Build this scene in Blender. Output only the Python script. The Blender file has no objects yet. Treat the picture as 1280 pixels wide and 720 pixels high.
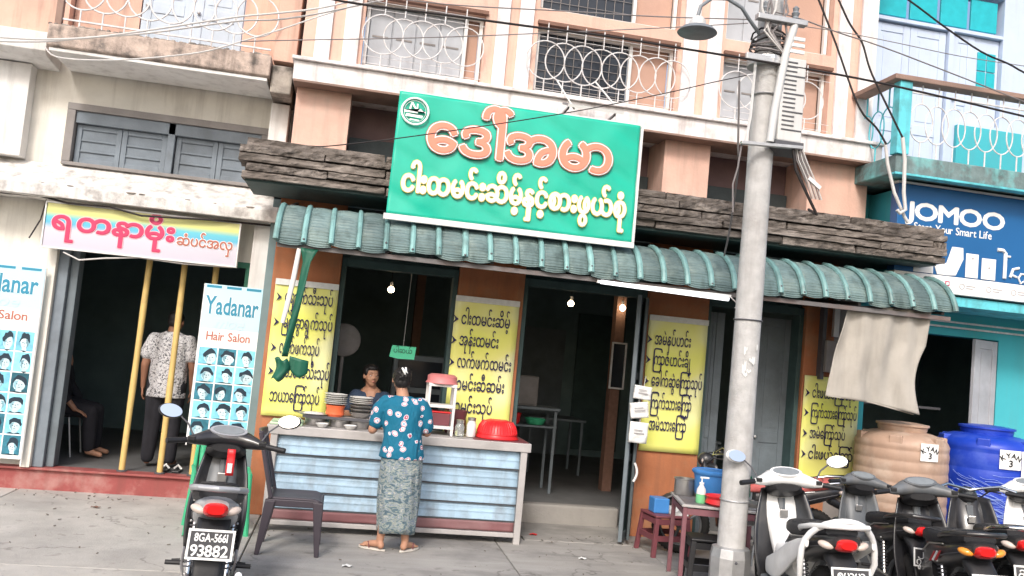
import bpy, bmesh, math, random
from mathutils import Vector, Matrix, Euler, noise
R = math.radians
PI = math.pi
random.seed(7)
sc = bpy.context.scene
COL = sc.collection

# ------------------------------------------------------------------ camera
cam = bpy.data.cameras.new('camera')
cam.sensor_width = 36.0
cam.lens = 36.0 * 1100.0 / 1280.0
cam.clip_start = 0.05
cam.clip_end = 2000
camo = bpy.data.objects.new('camera', cam)
COL.objects.link(camo)
yaw, pitch, roll = R(-10.3), R(4.2), R(5.4)
cy_, sy_, cp_, sp_ = math.cos(yaw), math.sin(yaw), math.cos(pitch), math.sin(pitch)
fw = Vector((-sy_ * cp_, cy_ * cp_, sp_))
rt = Vector((cy_, sy_, 0))
up = rt.cross(fw)
r2 = math.cos(roll) * rt + math.sin(roll) * up
u2 = -math.sin(roll) * rt + math.cos(roll) * up
camo.matrix_world = Matrix(((r2.x, u2.x, -fw.x, 0), (r2.y, u2.y, -fw.y, 0), (r2.z, u2.z, -fw.z, 1.75), (0, 0, 0, 1)))
sc.camera = camo

# ------------------------------------------------------------------ sky, sun, exposure
SUN_EL, SUN_AZ = R(40), R(200)
world = bpy.data.worlds.new('World')
sc.world = world
world.use_nodes = True
wn = world.node_tree
for n in list(wn.nodes):
    wn.nodes.remove(n)
sky = wn.nodes.new('ShaderNodeTexSky')
sky.sky_type = 'NISHITA'
sky.sun_disc = False
sky.sun_elevation = SUN_EL
sky.sun_rotation = SUN_AZ
sky.air_density = 1.0
sky.dust_density = 4.0
sky.ozone_density = 1.0
bg = wn.nodes.new('ShaderNodeBackground')
bg.inputs['Strength'].default_value = 0.15
wo = wn.nodes.new('ShaderNodeOutputWorld')
wn.links.new(sky.outputs[0], bg.inputs[0])
wn.links.new(bg.outputs[0], wo.inputs[0])
sun = bpy.data.lights.new('sun', 'SUN')
sun.energy = 1.3
sun.angle = R(11)
sun.color = (1.0, 0.985, 0.965)
suno = bpy.data.objects.new('sun', sun)
COL.objects.link(suno)
sdir = Vector((math.sin(SUN_AZ) * math.cos(SUN_EL), math.cos(SUN_AZ) * math.cos(SUN_EL), math.sin(SUN_EL)))
suno.rotation_euler = sdir.to_track_quat('Z', 'Y').to_euler()
sc.view_settings.view_transform = 'Standard'
sc.view_settings.look = 'None'
sc.view_settings.exposure = 0.62
sc.view_settings.gamma = 1.0

# ------------------------------------------------------------------ materials
MATS = {}


def mat(name, col, rough=0.7, var=0.12, scale=6.0, bump=0.15, bscale=60.0, dirt=None, damt=0.4, dscale=2.0,
        streak=None, samt=0.4, metal=0.0, rand=0.0, emit=0.0, spec=0.4, trans=0.0, coat=0.0, stretch=None, crack=None):
    """one procedural surface: base colour with cloudy variation, patches of dirt, vertical streaks and fine relief"""
    if name in MATS:
        return MATS[name]
    m = bpy.data.materials.new(name)
    m.use_nodes = True
    nt = m.node_tree
    N, L = nt.nodes, nt.links
    b = N['Principled BSDF']
    b.inputs['Roughness'].default_value = rough
    b.inputs['Metallic'].default_value = metal
    b.inputs['Specular IOR Level'].default_value = spec
    if coat:
        b.inputs['Coat Weight'].default_value = coat
        b.inputs['Coat Roughness'].default_value = 0.1
    if trans:
        b.inputs['Transmission Weight'].default_value = trans
    tc = N.new('ShaderNodeTexCoord')
    vec = tc.outputs['Object']
    if rand:
        oi = N.new('ShaderNodeObjectInfo')
        ad = N.new('ShaderNodeVectorMath')
        ad.operation = 'MULTIPLY_ADD'
        cx = N.new('ShaderNodeCombineXYZ')
        for i in range(3):
            L.new(oi.outputs['Random'], cx.inputs[i])
        L.new(cx.outputs[0], ad.inputs[0])
        ad.inputs[1].default_value = (37, 71, 53)
        L.new(vec, ad.inputs[2])
        vec = ad.outputs[0]

    def noi(s, detail=5, st=None):
        n = N.new('ShaderNodeTexNoise')
        n.inputs['Scale'].default_value = s
        n.inputs['Detail'].default_value = detail
        n.inputs['Roughness'].default_value = 0.6
        if st:
            mp = N.new('ShaderNodeMapping')
            mp.inputs['Scale'].default_value = st
            L.new(vec, mp.inputs[0])
            L.new(mp.outputs[0], n.inputs['Vector'])
        else:
            L.new(vec, n.inputs['Vector'])
        return n.outputs['Fac']

    def ramp(src, a, c):
        r = N.new('ShaderNodeMapRange')
        r.inputs[1].default_value = a
        r.inputs[2].default_value = c
        L.new(src, r.inputs[0])
        return r.outputs[0]

    def mix(fac, a, c, k=1.0):
        x = N.new('ShaderNodeMix')
        x.data_type = 'RGBA'
        if k != 1.0:
            mu = N.new('ShaderNodeMath')
            mu.operation = 'MULTIPLY'
            mu.inputs[1].default_value = k
            L.new(fac, mu.inputs[0])
            fac = mu.outputs[0]
        L.new(fac, x.inputs[0])
        for s, v in ((x.inputs[6], a), (x.inputs[7], c)):
            if isinstance(v, (tuple, list)):
                s.default_value = (*v[:3], 1)
            else:
                L.new(v, s)
        return x.outputs[2]

    lo = tuple(c * (1 - var) for c in col)
    hi = tuple(min(1, c * (1 + var)) for c in col)
    c = mix(ramp(noi(scale, 6, stretch), 0.3, 0.7), lo, hi)
    if rand:
        hs = N.new('ShaderNodeHueSaturation')
        mr = N.new('ShaderNodeMapRange')
        L.new(oi.outputs['Random'], mr.inputs[0])
        mr.inputs[3].default_value = 1 - rand
        mr.inputs[4].default_value = 1 + rand
        L.new(mr.outputs[0], hs.inputs['Value'])
        L.new(c, hs.inputs['Color'])
        c = hs.outputs[0]
    if dirt:
        c = mix(ramp(noi(dscale, 9), 0.48, 0.68), c, dirt, damt)
    if streak:
        c = mix(ramp(noi(1.0, 7, (9, 9, 0.7)), 0.5, 0.72), c, streak, samt)
    if crack:
        vo = N.new('ShaderNodeTexVoronoi'); vo.feature = 'DISTANCE_TO_EDGE'; vo.inputs['Scale'].default_value = 0.9
        wv = N.new('ShaderNodeVectorMath'); wv.operation = 'MULTIPLY_ADD'
        wn_ = N.new('ShaderNodeTexNoise'); wn_.inputs['Scale'].default_value = 2.2; wn_.inputs['Detail'].default_value = 6
        L.new(vec, wn_.inputs['Vector']); L.new(wn_.outputs['Color'], wv.inputs[0]); wv.inputs[1].default_value = (0.9, 0.9, 0.9); L.new(vec, wv.inputs[2])
        L.new(wv.outputs[0], vo.inputs['Vector'])
        m1 = ramp(vo.outputs['Distance'], 0.014, 0.004)
        m2 = ramp(noi(0.8, 2), 0.5, 0.56)
        mm = N.new('ShaderNodeMath'); mm.operation = 'MULTIPLY'; L.new(m1, mm.inputs[0]); L.new(m2, mm.inputs[1])
        c = mix(mm.outputs[0], c, crack, 0.4)
        c = mix(ramp(noi(5.0, 3), 0.62, 0.7), c, tuple(k * 2.2 for k in crack), 0.45)
        c = mix(ramp(noi(26.0, 4), 0.66, 0.72), c, tuple(k * 1.5 for k in crack), 0.5)
    L.new(c, b.inputs['Base Color'])
    if emit:
        L.new(c, b.inputs['Emission Color'])
        b.inputs['Emission Strength'].default_value = emit
    if bump:
        bp = N.new('ShaderNodeBump')
        bp.inputs['Strength'].default_value = bump
        bp.inputs['Distance'].default_value = 0.01
        L.new(noi(bscale, 6), bp.inputs['Height'])
        L.new(bp.outputs[0], b.inputs['Normal'])
    MATS[name] = m
    return m


BLK = (0.03, 0.028, 0.025)
MOSS = (0.07, 0.065, 0.05)
mat('orange_wall', (0.7, 0.45, 0.36), 0.85, 0.1, 3, 0.4, 40, (0.62, 0.52, 0.44), 0.5, 1.9, (0.26, 0.18, 0.15), 0.32)
mat('orange_low', (0.42, 0.155, 0.07), 0.8, 0.12, 4, 0.3, 40, (0.36, 0.22, 0.13), 0.5, 3.0, (0.16, 0.09, 0.06), 0.35)
mat('white_stripe', (0.8, 0.78, 0.78), 0.8, 0.05, 4, 0.3, 40, (0.55, 0.46, 0.42), 0.5, 5, (0.4, 0.34, 0.31), 0.4)
mat('white_band', (0.8, 0.76, 0.75), 0.8, 0.06, 3, 0.4, 30, (0.5, 0.42, 0.38), 0.6, 5, (0.22, 0.18, 0.17), 0.55)
mat('cream_wall', (0.8, 0.77, 0.7), 0.85, 0.08, 2, 0.3, 30, (0.5, 0.44, 0.37), 0.45, 1.2, (0.3, 0.26, 0.22), 0.35)
mat('white_wall', (0.78, 0.77, 0.75), 0.85, 0.08, 2, 0.3, 30, (0.4, 0.36, 0.33), 0.4, 1.2, (0.3, 0.28, 0.26), 0.4)
mat('old_concrete', (0.36, 0.32, 0.28), 0.9, 0.3, 7, 0.8, 40, BLK, 0.85, 5.0, BLK, 0.75)
mat('pale_ledge', (0.72, 0.7, 0.67), 0.9, 0.15, 5, 0.6, 40, (0.14, 0.12, 0.11), 0.55, 9, (0.14, 0.12, 0.11), 0.4)
mat('peach_wall', (0.66, 0.42, 0.33), 0.85, 0.1, 3, 0.3, 40, (0.4, 0.3, 0.25), 0.5, 2, (0.2, 0.15, 0.12), 0.5)
mat('tile_old', (0.15, 0.128, 0.112), 0.95, 0.45, 14, 1.0, 60, (0.4, 0.35, 0.31), 0.6, 9, (0.03, 0.025, 0.02), 0.6, rand=0.2, stretch=(0.5, 1, 3))
mat('mauve_recess', (0.2, 0.13, 0.13), 0.85, 0.15, 4)
mat('dark_wood', (0.06, 0.075, 0.08), 0.7, 0.2, 6, 0.2)
mat('teal_dark', (0.05, 0.09, 0.09), 0.6, 0.2, 6, 0.2)
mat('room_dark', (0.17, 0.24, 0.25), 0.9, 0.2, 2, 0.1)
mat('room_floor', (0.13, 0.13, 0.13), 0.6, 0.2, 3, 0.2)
mat('grey_door', (0.15, 0.18, 0.2), 0.6, 0.12, 6, 0.2, dirt=(0.08, 0.09, 0.1), damt=0.5)
mat('pale_grey_door', (0.4, 0.41, 0.44), 0.6, 0.1, 6, 0.2, dirt=(0.25, 0.25, 0.27), damt=0.4)
mat('blue_grey_shutter', (0.2, 0.235, 0.27), 0.7, 0.12, 6, 0.2, dirt=(0.1, 0.11, 0.12), damt=0.5)
mat('grey_frame', (0.27, 0.25, 0.24), 0.8, 0.12, 6, 0.2, dirt=(0.13, 0.12, 0.11), damt=0.5)
mat('pale_blue_door', (0.48, 0.55, 0.63), 0.6, 0.08, 6, 0.1, streak=(0.3, 0.35, 0.4), samt=0.3)
mat('window_glass_dark', (0.02, 0.026, 0.035), 0.15, 0.2, 3, 0.0, spec=0.5)
mat('grey_curtain', (0.42, 0.44, 0.47), 0.8, 0.12, 3, 0.1)
mat('iron_white', (0.7, 0.69, 0.69), 0.5, 0.08, 20, 0.1, dirt=(0.3, 0.2, 0.14), damt=0.35, dscale=14)
mat('iron_dark', (0.09, 0.09, 0.1), 0.5, 0.1, 20, 0.1)
mat('wood_lintel', (0.2, 0.11, 0.08), 0.8, 0.15, 20, 0.3)
mat('awning', (0.125, 0.185, 0.185), 0.5, 0.22, 7, 0.3, 40, (0.24, 0.3, 0.27), 0.6, 5, (0.04, 0.065, 0.06), 0.7, rand=0.22)
mat('awning_rib', (0.21, 0.39, 0.38), 0.45, 0.12, 9, 0.1, 40, (0.09, 0.12, 0.11), 0.65, 7, rand=0.2)
mat('green_under', (0.03, 0.12, 0.075), 0.6, 0.1, 7, 0.1)
mat('steel_beam', (0.16, 0.15, 0.15), 0.5, 0.2, 9, 0.2, dirt=(0.18, 0.08, 0.05), damt=0.5)
mat('banner_green', (0.015, 0.46, 0.32), 0.28, 0.07, 3, 0.25, 4, spec=0.5)
mat('print_white', (0.85, 0.85, 0.83), 0.5, 0.02, 5, 0)
mat('print_salmon', (0.86, 0.27, 0.18), 0.5, 0.04, 5, 0)
mat('print_cream', (0.88, 0.8, 0.4), 0.5, 0.04, 5, 0)
mat('print_yellowline', (0.8, 0.62, 0.08), 0.5, 0.04, 5, 0)
mat('print_navy', (0.015, 0.012, 0.07), 0.5, 0.04, 5, 0)
mat('print_black', (0.015, 0.015, 0.018), 0.5, 0.04, 5, 0)
mat('print_crimson', (0.55, 0.04, 0.12), 0.5, 0.04, 5, 0)
mat('print_pinkline', (0.9, 0.5, 0.55), 0.5, 0.04, 5, 0)
mat('print_brown', (0.42, 0.14, 0.1), 0.5, 0.04, 5, 0)
mat('print_teal_letter', (0.03, 0.25, 0.38), 0.5, 0.04, 5, 0)
mat('print_grey', (0.35, 0.33, 0.34), 0.5, 0.04, 5, 0)
mat('print_lines', (0.5, 0.62, 0.68), 0.5, 0.04, 5, 0)
mat('photo_cyan', (0.22, 0.6, 0.78), 0.4, 0.3, 14, 0, rand=0.25)
mat('photo_dark', (0.03, 0.16, 0.22), 0.4, 0.4, 20, 0, rand=0.4)
mat('photo_skin', (0.55, 0.72, 0.78), 0.4, 0.2, 30, 0, rand=0.15)
mat('photo_mid', (0.22, 0.4, 0.47), 0.4, 0.2, 30, 0, rand=0.25)
mat('photo_hair', (0.012, 0.03, 0.05), 0.4, 0.2, 14, 0)
mat('jomoo_blue', (0.014, 0.115, 0.31), 0.35, 0.06, 1.5, 0.05)
mat('frame_white', (0.75, 0.75, 0.73), 0.5, 0.05, 6, 0.1)
mat('cyan_wall', (0.06, 0.42, 0.48), 0.8, 0.08, 2, 0.2, 40, (0.03, 0.25, 0.3), 0.3, 2, (0.1, 0.3, 0.33), 0.3)
mat('cyan_bright', (0.13, 0.58, 0.66), 0.7, 0.08, 3, 0.2, 40, (0.08, 0.2, 0.2), 0.55, 5, (0.05, 0.12, 0.12), 0.5)
mat('cyan_pane', (0.02, 0.42, 0.48), 0.3, 0.1, 9, 0)
mat('lavender', (0.52, 0.6, 0.74), 0.6, 0.05, 4, 0.1, streak=(0.4, 0.42, 0.55), samt=0.3)
mat('brown_coping', (0.3, 0.2, 0.16), 0.85, 0.2, 8, 0.4, dirt=(0.12, 0.1, 0.09), damt=0.6)
mat('fascia_dirty', (0.16, 0.22, 0.22), 0.9, 0.3, 6, 0.5, 40, (0.2, 0.62, 0.62), 0.8, 3.2, BLK, 0.4)
mat('pole_concrete', (0.48, 0.475, 0.465), 0.88, 0.13, 9, 0.5, 60, (0.33, 0.31, 0.3), 0.5, 5, (0.28, 0.26, 0.25), 0.45)
mat('paper_scrap', (0.72, 0.72, 0.7), 0.8, 0.1, 20, 0.2)
mat('zinc', (0.5, 0.5, 0.5), 0.45, 0.15, 9, 0.15, metal=0.7)
mat('dull_steel', (0.48, 0.47, 0.46), 0.35, 0.1, 9, 0.1, metal=0.85, dirt=(0.2, 0.19, 0.18), damt=0.3)
mat('chrome', (0.75, 0.75, 0.76), 0.18, 0.05, 9, 0, metal=1.0)
mat('lamp_grey', (0.2, 0.22, 0.24), 0.5, 0.15, 9, 0.1)
mat('box_grey', (0.6, 0.6, 0.59), 0.5, 0.06, 5, 0.1, streak=(0.35, 0.33, 0.3), samt=0.35)
mat('cable_black', (0.025, 0.02, 0.02), 0.6, 0.1, 9, 0)
mat('cable_white', (0.62, 0.6, 0.58), 0.6, 0.1, 9, 0)
mat('cable_grey', (0.22, 0.2, 0.2), 0.6, 0.1, 9, 0)
mat('solar_cell', (0.05, 0.06, 0.09), 0.2, 0.2, 30, 0, spec=0.6)
mat('counter_alu', (0.46, 0.44, 0.43), 0.5, 0.08, 5, 0.15, metal=0.2, dirt=(0.28, 0.26, 0.25), damt=0.4, dscale=4)
mat('counter_blue', (0.31, 0.44, 0.55), 0.5, 0.1, 4, 0.2, 20, (0.2, 0.24, 0.27), 0.6, 6, (0.17, 0.19, 0.21), 0.5, rand=0.1)
mat('counter_maroon', (0.2, 0.085, 0.09), 0.6, 0.12, 6, 0.1, dirt=(0.3, 0.2, 0.2), damt=0.4)
mat('step_red', (0.3, 0.075, 0.07), 0.7, 0.15, 4, 0.25, 30, (0.42, 0.28, 0.25), 0.55, 4, (0.16, 0.06, 0.05), 0.4)
mat('concrete_floor', (0.3, 0.285, 0.265), 0.9, 0.14, 3, 0.35, 60, (0.18, 0.165, 0.15), 0.45, 1.6)
mat('pavement_pale', (0.44, 0.42, 0.39), 0.9, 0.18, 2.5, 0.45, 70, (0.27, 0.255, 0.24), 0.55, 1.1, rand=0.05, crack=(0.07, 0.06, 0.055))
mat('pavement_dark', (0.335, 0.32, 0.3), 0.85, 0.15, 2.5, 0.5, 70, (0.13, 0.125, 0.12), 0.6, 1.3, rand=0.05, stretch=(0.6, 2.2, 1), crack=(0.05, 0.045, 0.04))
mat('asphalt', (0.06, 0.058, 0.056), 0.95, 0.2, 8, 0.6, 120)
mat('joint_dirt', (0.1, 0.085, 0.07), 0.95, 0.2, 8, 0.4, 80)
mat('bamboo_yellow', (0.62, 0.44, 0.16), 0.5, 0.08, 6, 0.1, dirt=(0.4, 0.28, 0.12), damt=0.4, dscale=7)
mat('green_jamb', (0.06, 0.22, 0.15), 0.7, 0.15, 6, 0.2)
mat('canvas', (0.46, 0.43, 0.385), 0.9, 0.08, 2.5, 0.35, 120, (0.3, 0.27, 0.23), 0.4, 2, (0.28, 0.26, 0.23), 0.5)
mat('tan_plastic', (0.42, 0.285, 0.21), 0.55, 0.1, 5, 0.1, dirt=(0.58, 0.47, 0.38), damt=0.6, dscale=4, streak=(0.25, 0.18, 0.14), samt=0.4)
mat('blue_plastic', (0.012, 0.05, 0.45), 0.4, 0.12, 5, 0.06, spec=0.5, dirt=(0.1, 0.16, 0.5), damt=0.4, dscale=5)
mat('pvc_film', (0.3, 0.4, 0.72), 0.25, 0.2, 20, 0)
mat('bucket_blue', (0.06, 0.23, 0.55), 0.4, 0.08, 5, 0.05)
mat('red_plastic', (0.68, 0.025, 0.03), 0.35, 0.06, 5, 0.03)
mat('pink_plastic', (0.6, 0.2, 0.2), 0.45, 0.1, 5, 0.05)
mat('white_plastic', (0.75, 0.72, 0.7), 0.4, 0.05, 9, 0.03)
mat('orange_plastic', (0.8, 0.16, 0.06), 0.4, 0.08, 5, 0.03)
mat('maroon_plastic', (0.17, 0.05, 0.06), 0.5, 0.1, 5, 0.05)
mat('maroon_iron', (0.2, 0.085, 0.1), 0.5, 0.15, 12, 0.15, dirt=(0.12, 0.06, 0.05), damt=0.4)
mat('dark_plastic', (0.055, 0.045, 0.055), 0.45, 0.1, 5, 0.05)
mat('black_plastic', (0.018, 0.018, 0.02), 0.45, 0.15, 5, 0.05)
mat('green_tarp', (0.01, 0.1, 0.06), 0.5, 0.15, 5, 0.2)
mat('pale_green', (0.5, 0.66, 0.45), 0.5, 0.15, 9, 0.1)
mat('ceramic', (0.75, 0.74, 0.71), 0.25, 0.04, 9, 0)
mat('glass_clear', (0.75, 0.8, 0.78), 0.08, 0.02, 9, 0, trans=0.75)
mat('soap_green', (0.2, 0.6, 0.28), 0.2, 0.05, 9, 0)
mat('food_dark', (0.1, 0.06, 0.03), 0.6, 0.5, 40, 0.4)
mat('food_green', (0.1, 0.2, 0.04), 0.6, 0.4, 40, 0.4)
mat('neon_card', (0.12, 0.72, 0.42), 0.6, 0.05, 9, 0)
mat('bulb', (1.0, 0.78, 0.5), 0.3, 0, 5, 0, emit=20)
mat('tube_light', (0.95, 0.97, 1.0), 0.3, 0, 5, 0, emit=1.3)
mat('skin', (0.42, 0.22, 0.14), 0.55, 0.08, 12, 0.05)
mat('skin_dark', (0.27, 0.13, 0.08), 0.55, 0.08, 12, 0.05)
mat('hair', (0.012, 0.01, 0.01), 0.5, 0.3, 30, 0.4, 120)
mat('lips', (0.32, 0.09, 0.075), 0.45, 0.05, 9, 0)
mat('eye_white', (0.7, 0.68, 0.65), 0.3, 0, 5, 0)
mat('shirt_dark', (0.03, 0.05, 0.09), 0.85, 0.3, 9, 0.1)
mat('trouser_dark', (0.02, 0.02, 0.026), 0.85, 0.2, 9, 0.1)
mat('sandal', (0.6, 0.56, 0.5), 0.6, 0.1, 9, 0.1)
mat('bike_black', (0.022, 0.022, 0.025), 0.3, 0.1, 4, 0.03, spec=0.5, coat=0.3, dirt=(0.12, 0.11, 0.1), damt=0.35, dscale=6)
mat('bike_grey', (0.12, 0.13, 0.14), 0.42, 0.15, 8, 0.06, dirt=(0.22, 0.2, 0.18), damt=0.4, dscale=7)
mat('bike_silver', (0.4, 0.41, 0.43), 0.35, 0.06, 4, 0, metal=0.3, coat=0.3)
mat('bike_white', (0.8, 0.8, 0.79), 0.32, 0.04, 4, 0.02, coat=0.35, dirt=(0.55, 0.52, 0.48), damt=0.3, dscale=6)
mat('bike_blue', (0.02, 0.3, 0.6), 0.3, 0.03, 4, 0, coat=0.4)
mat('bike_red', (0.5, 0.015, 0.02), 0.3, 0.03, 4, 0, coat=0.4)
mat('seat_vinyl', (0.025, 0.026, 0.03), 0.55, 0.1, 20, 0.3, 160)
mat('seat_red', (0.5, 0.12, 0.11), 0.55, 0.08, 9, 0.15)
mat('tyre', (0.022, 0.021, 0.02), 0.85, 0.2, 20, 0.4, 90)
mat('lens_red', (0.65, 0.015, 0.015), 0.12, 0.04, 20, 0, coat=0.6)
mat('lens_clear', (0.6, 0.5, 0.44), 0.12, 0.06, 20, 0, coat=0.5)
mat('lens_amber', (0.8, 0.3, 0.04), 0.12, 0.06, 20, 0, coat=0.5)
mat('mirror', (0.85, 0.86, 0.88), 0.06, 0.0, 5, 0, metal=1.0)
mat('plate_black', (0.05, 0.05, 0.055), 0.5, 0.1, 10, 0)
mat('lime', (0.5, 0.65, 0.03), 0.4, 0.05, 5, 0)
mat('green_bag', (0.05, 0.4, 0.2), 0.5, 0.15, 9, 0.2)
mat('meter_glass', (0.22, 0.24, 0.25), 0.25, 0.1, 12, 0, spec=0.6)
mat('leaf_green', (0.05, 0.12, 0.04), 0.6, 0.2, 12, 0.2)


def pattern_mat(name, kind):
    m = bpy.data.materials.new(name)
    m.use_nodes = True
    nt = m.node_tree
    N, L = nt.nodes, nt.links
    b = N['Principled BSDF']
    b.inputs['Roughness'].default_value = 0.85
    tc = N.new('ShaderNodeTexCoord')
    vec = tc.outputs['Object']

    def ramp(src, pts, const=True):
        r = N.new('ShaderNodeValToRGB')
        r.color_ramp.interpolation = 'CONSTANT' if const else 'LINEAR'
        e = r.color_ramp.elements
        e[0].position, e[0].color = pts[0][0], (*pts[0][1], 1)
        e[1].position, e[1].color = pts[1][0], (*pts[1][1], 1)
        for p, c in pts[2:]:
            x = e.new(p)
            x.color = (*c, 1)
        L.new(src, r.inputs[0])
        return r.outputs[0]
    if kind == 'menu':      # printed yellow paper fading from lemon to ochre and cream, as printed
        n = N.new('ShaderNodeTexNoise'); n.inputs['Scale'].default_value = 1.6; n.inputs['Detail'].default_value = 1
        L.new(vec, n.inputs['Vector'])
        out = ramp(n.outputs['Fac'], [(0.3, (0.8, 0.82, 0.13)), (0.5, (0.84, 0.82, 0.24)), (0.62, (0.86, 0.86, 0.5)), (0.72, (0.78, 0.77, 0.1))], False)
        b.inputs['Roughness'].default_value = 0.45
    elif kind == 'salonsign':
        sp = N.new('ShaderNodeSeparateXYZ'); L.new(vec, sp.inputs[0])
        mr = N.new('ShaderNodeMapRange'); L.new(sp.outputs[2], mr.inputs[0])
        mr.inputs[1].default_value = -0.215; mr.inputs[2].default_value = 0.215
        out = ramp(mr.outputs[0], [(0.0, (0.5, 0.48, 0.56)), (0.42, (0.58, 0.55, 0.62)), (0.56, (0.1, 0.42, 0.6)), (0.68, (0.12, 0.5, 0.6)), (0.8, (0.62, 0.64, 0.22)), (1.0, (0.66, 0.64, 0.28))], False)
        b.inputs['Roughness'].default_value = 0.4
    elif kind == 'cyanposter':
        sp = N.new('ShaderNodeSeparateXYZ'); L.new(vec, sp.inputs[0])
        out = ramp(sp.outputs[2], [(0.0, (0.45, 0.7, 0.8)), (1.0, (0.5, 0.72, 0.82)), (0.75, (0.62, 0.78, 0.84))], False)
        b.inputs['Roughness'].default_value = 0.4
    elif kind == 'blouse':
        v = N.new('ShaderNodeTexVoronoi'); v.inputs['Scale'].default_value = 14; v.inputs['Randomness'].default_value = 0.75
        wn1 = N.new('ShaderNodeTexNoise'); wn1.inputs['Scale'].default_value = 13
        wa = N.new('ShaderNodeVectorMath'); wa.operation = 'MULTIPLY_ADD'; wa.inputs[1].default_value = (0.035, 0.035, 0.035)
        L.new(vec, wn1.inputs['Vector']); L.new(wn1.outputs['Color'], wa.inputs[0]); L.new(vec, wa.inputs[2]); L.new(wa.outputs[0], v.inputs['Vector'])
        d = ramp(v.outputs['Distance'], [(0.0, (0.12, 0.3, 0.6)), (0.12, (0.75, 0.78, 0.8)), (0.25, (0.45, 0.1, 0.16)), (0.32, (0.7, 0.7, 0.75)), (0.37, (0.0, 0.125, 0.215))])
        hs = N.new('ShaderNodeMix'); hs.data_type = 'RGBA'
        sepc = N.new('ShaderNodeSeparateColor'); L.new(v.outputs['Color'], sepc.inputs[0])
        gt = N.new('ShaderNodeMath'); gt.operation = 'GREATER_THAN'; gt.inputs[1].default_value = 0.78
        L.new(sepc.outputs[0], gt.inputs[0]); L.new(gt.outputs[0], hs.inputs[0])
        hs.inputs[7].default_value = (0.004, 0.13, 0.22, 1)
        L.new(d, hs.inputs[6])
        out = hs.outputs[2]
    elif kind == 'sarong':
        w = N.new('ShaderNodeTexNoise'); w.inputs['Scale'].default_value = 16; w.inputs['Detail'].default_value = 3
        w.inputs['Distortion'].default_value = 1.6
        mp = N.new('ShaderNodeMapping'); mp.inputs['Scale'].default_value = (1, 1, 1.9)
        L.new(vec, mp.inputs[0]); L.new(mp.outputs[0], w.inputs['Vector'])
        out = ramp(w.outputs['Fac'], [(0.2, (0.04, 0.07, 0.11)), (0.44, (0.11, 0.17, 0.2)), (0.52, (0.34, 0.36, 0.31)), (0.6, (0.13, 0.19, 0.27)), (0.68, (0.42, 0.42, 0.36))], False)
    elif kind == 'greyshirt':
        w = N.new('ShaderNodeTexNoise'); w.inputs['Scale'].default_value = 22; w.inputs['Detail'].default_value = 2
        w.inputs['Distortion'].default_value = 2.5
        L.new(vec, w.inputs['Vector'])
        out = ramp(w.outputs['Fac'], [(0.2, (0.03, 0.03, 0.035)), (0.4, (0.1, 0.1, 0.11)), (0.46, (0.55, 0.54, 0.55)), (0.6, (0.6, 0.59, 0.6)), (0.66, (0.15, 0.15, 0.17))], False)
    if kind in ('blouse', 'sarong', 'greyshirt'):
        bn = N.new('ShaderNodeTexNoise'); bn.inputs['Scale'].default_value = 7; bn.inputs['Detail'].default_value = 3; bn.inputs['Distortion'].default_value = 1.2
        bm_ = N.new('ShaderNodeMapping'); bm_.inputs['Scale'].default_value = (1.4, 1.4, 0.6); bm_.inputs['Rotation'].default_value = (0, 0.35, 0)
        L.new(vec, bm_.inputs[0]); L.new(bm_.outputs[0], bn.inputs['Vector'])
        bu = N.new('ShaderNodeBump'); bu.inputs['Strength'].default_value = 0.9; bu.inputs['Distance'].default_value = 0.035
        L.new(bn.outputs['Fac'], bu.inputs['Height']); L.new(bu.outputs[0], b.inputs['Normal'])
    L.new(out, b.inputs['Base Color'])
    MATS[name] = m
    return m


for nm, k in (('menu_print', 'menu'), ('salon_sign_print', 'salonsign'), ('cyan_poster', 'cyanposter'), ('blouse_cloth', 'blouse'),
              ('sarong_cloth', 'sarong'), ('grey_shirt_cloth', 'greyshirt')):
    pattern_mat(nm, k)

# ------------------------------------------------------------------ building blocks
OFF = {}


def tag(o, label=None, cat=None, group=None, kind=None):
    if label: o['label'] = label
    if cat: o['category'] = cat
    if group: o['group'] = group
    if kind: o['kind'] = kind
    return o


def thing(name, label, cat, loc=(0, 0, 0), rotz=0.0, group=None, local=False, rot=None):
    o = bpy.data.objects.new(name, None)
    o.empty_display_size = 0.2
    COL.objects.link(o)
    o.location = loc
    o.rotation_euler = rot if rot else (0, 0, rotz)
    OFF[o.name] = Vector((0, 0, 0)) if local else Vector(loc)
    return tag(o, label, cat, group)


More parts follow.
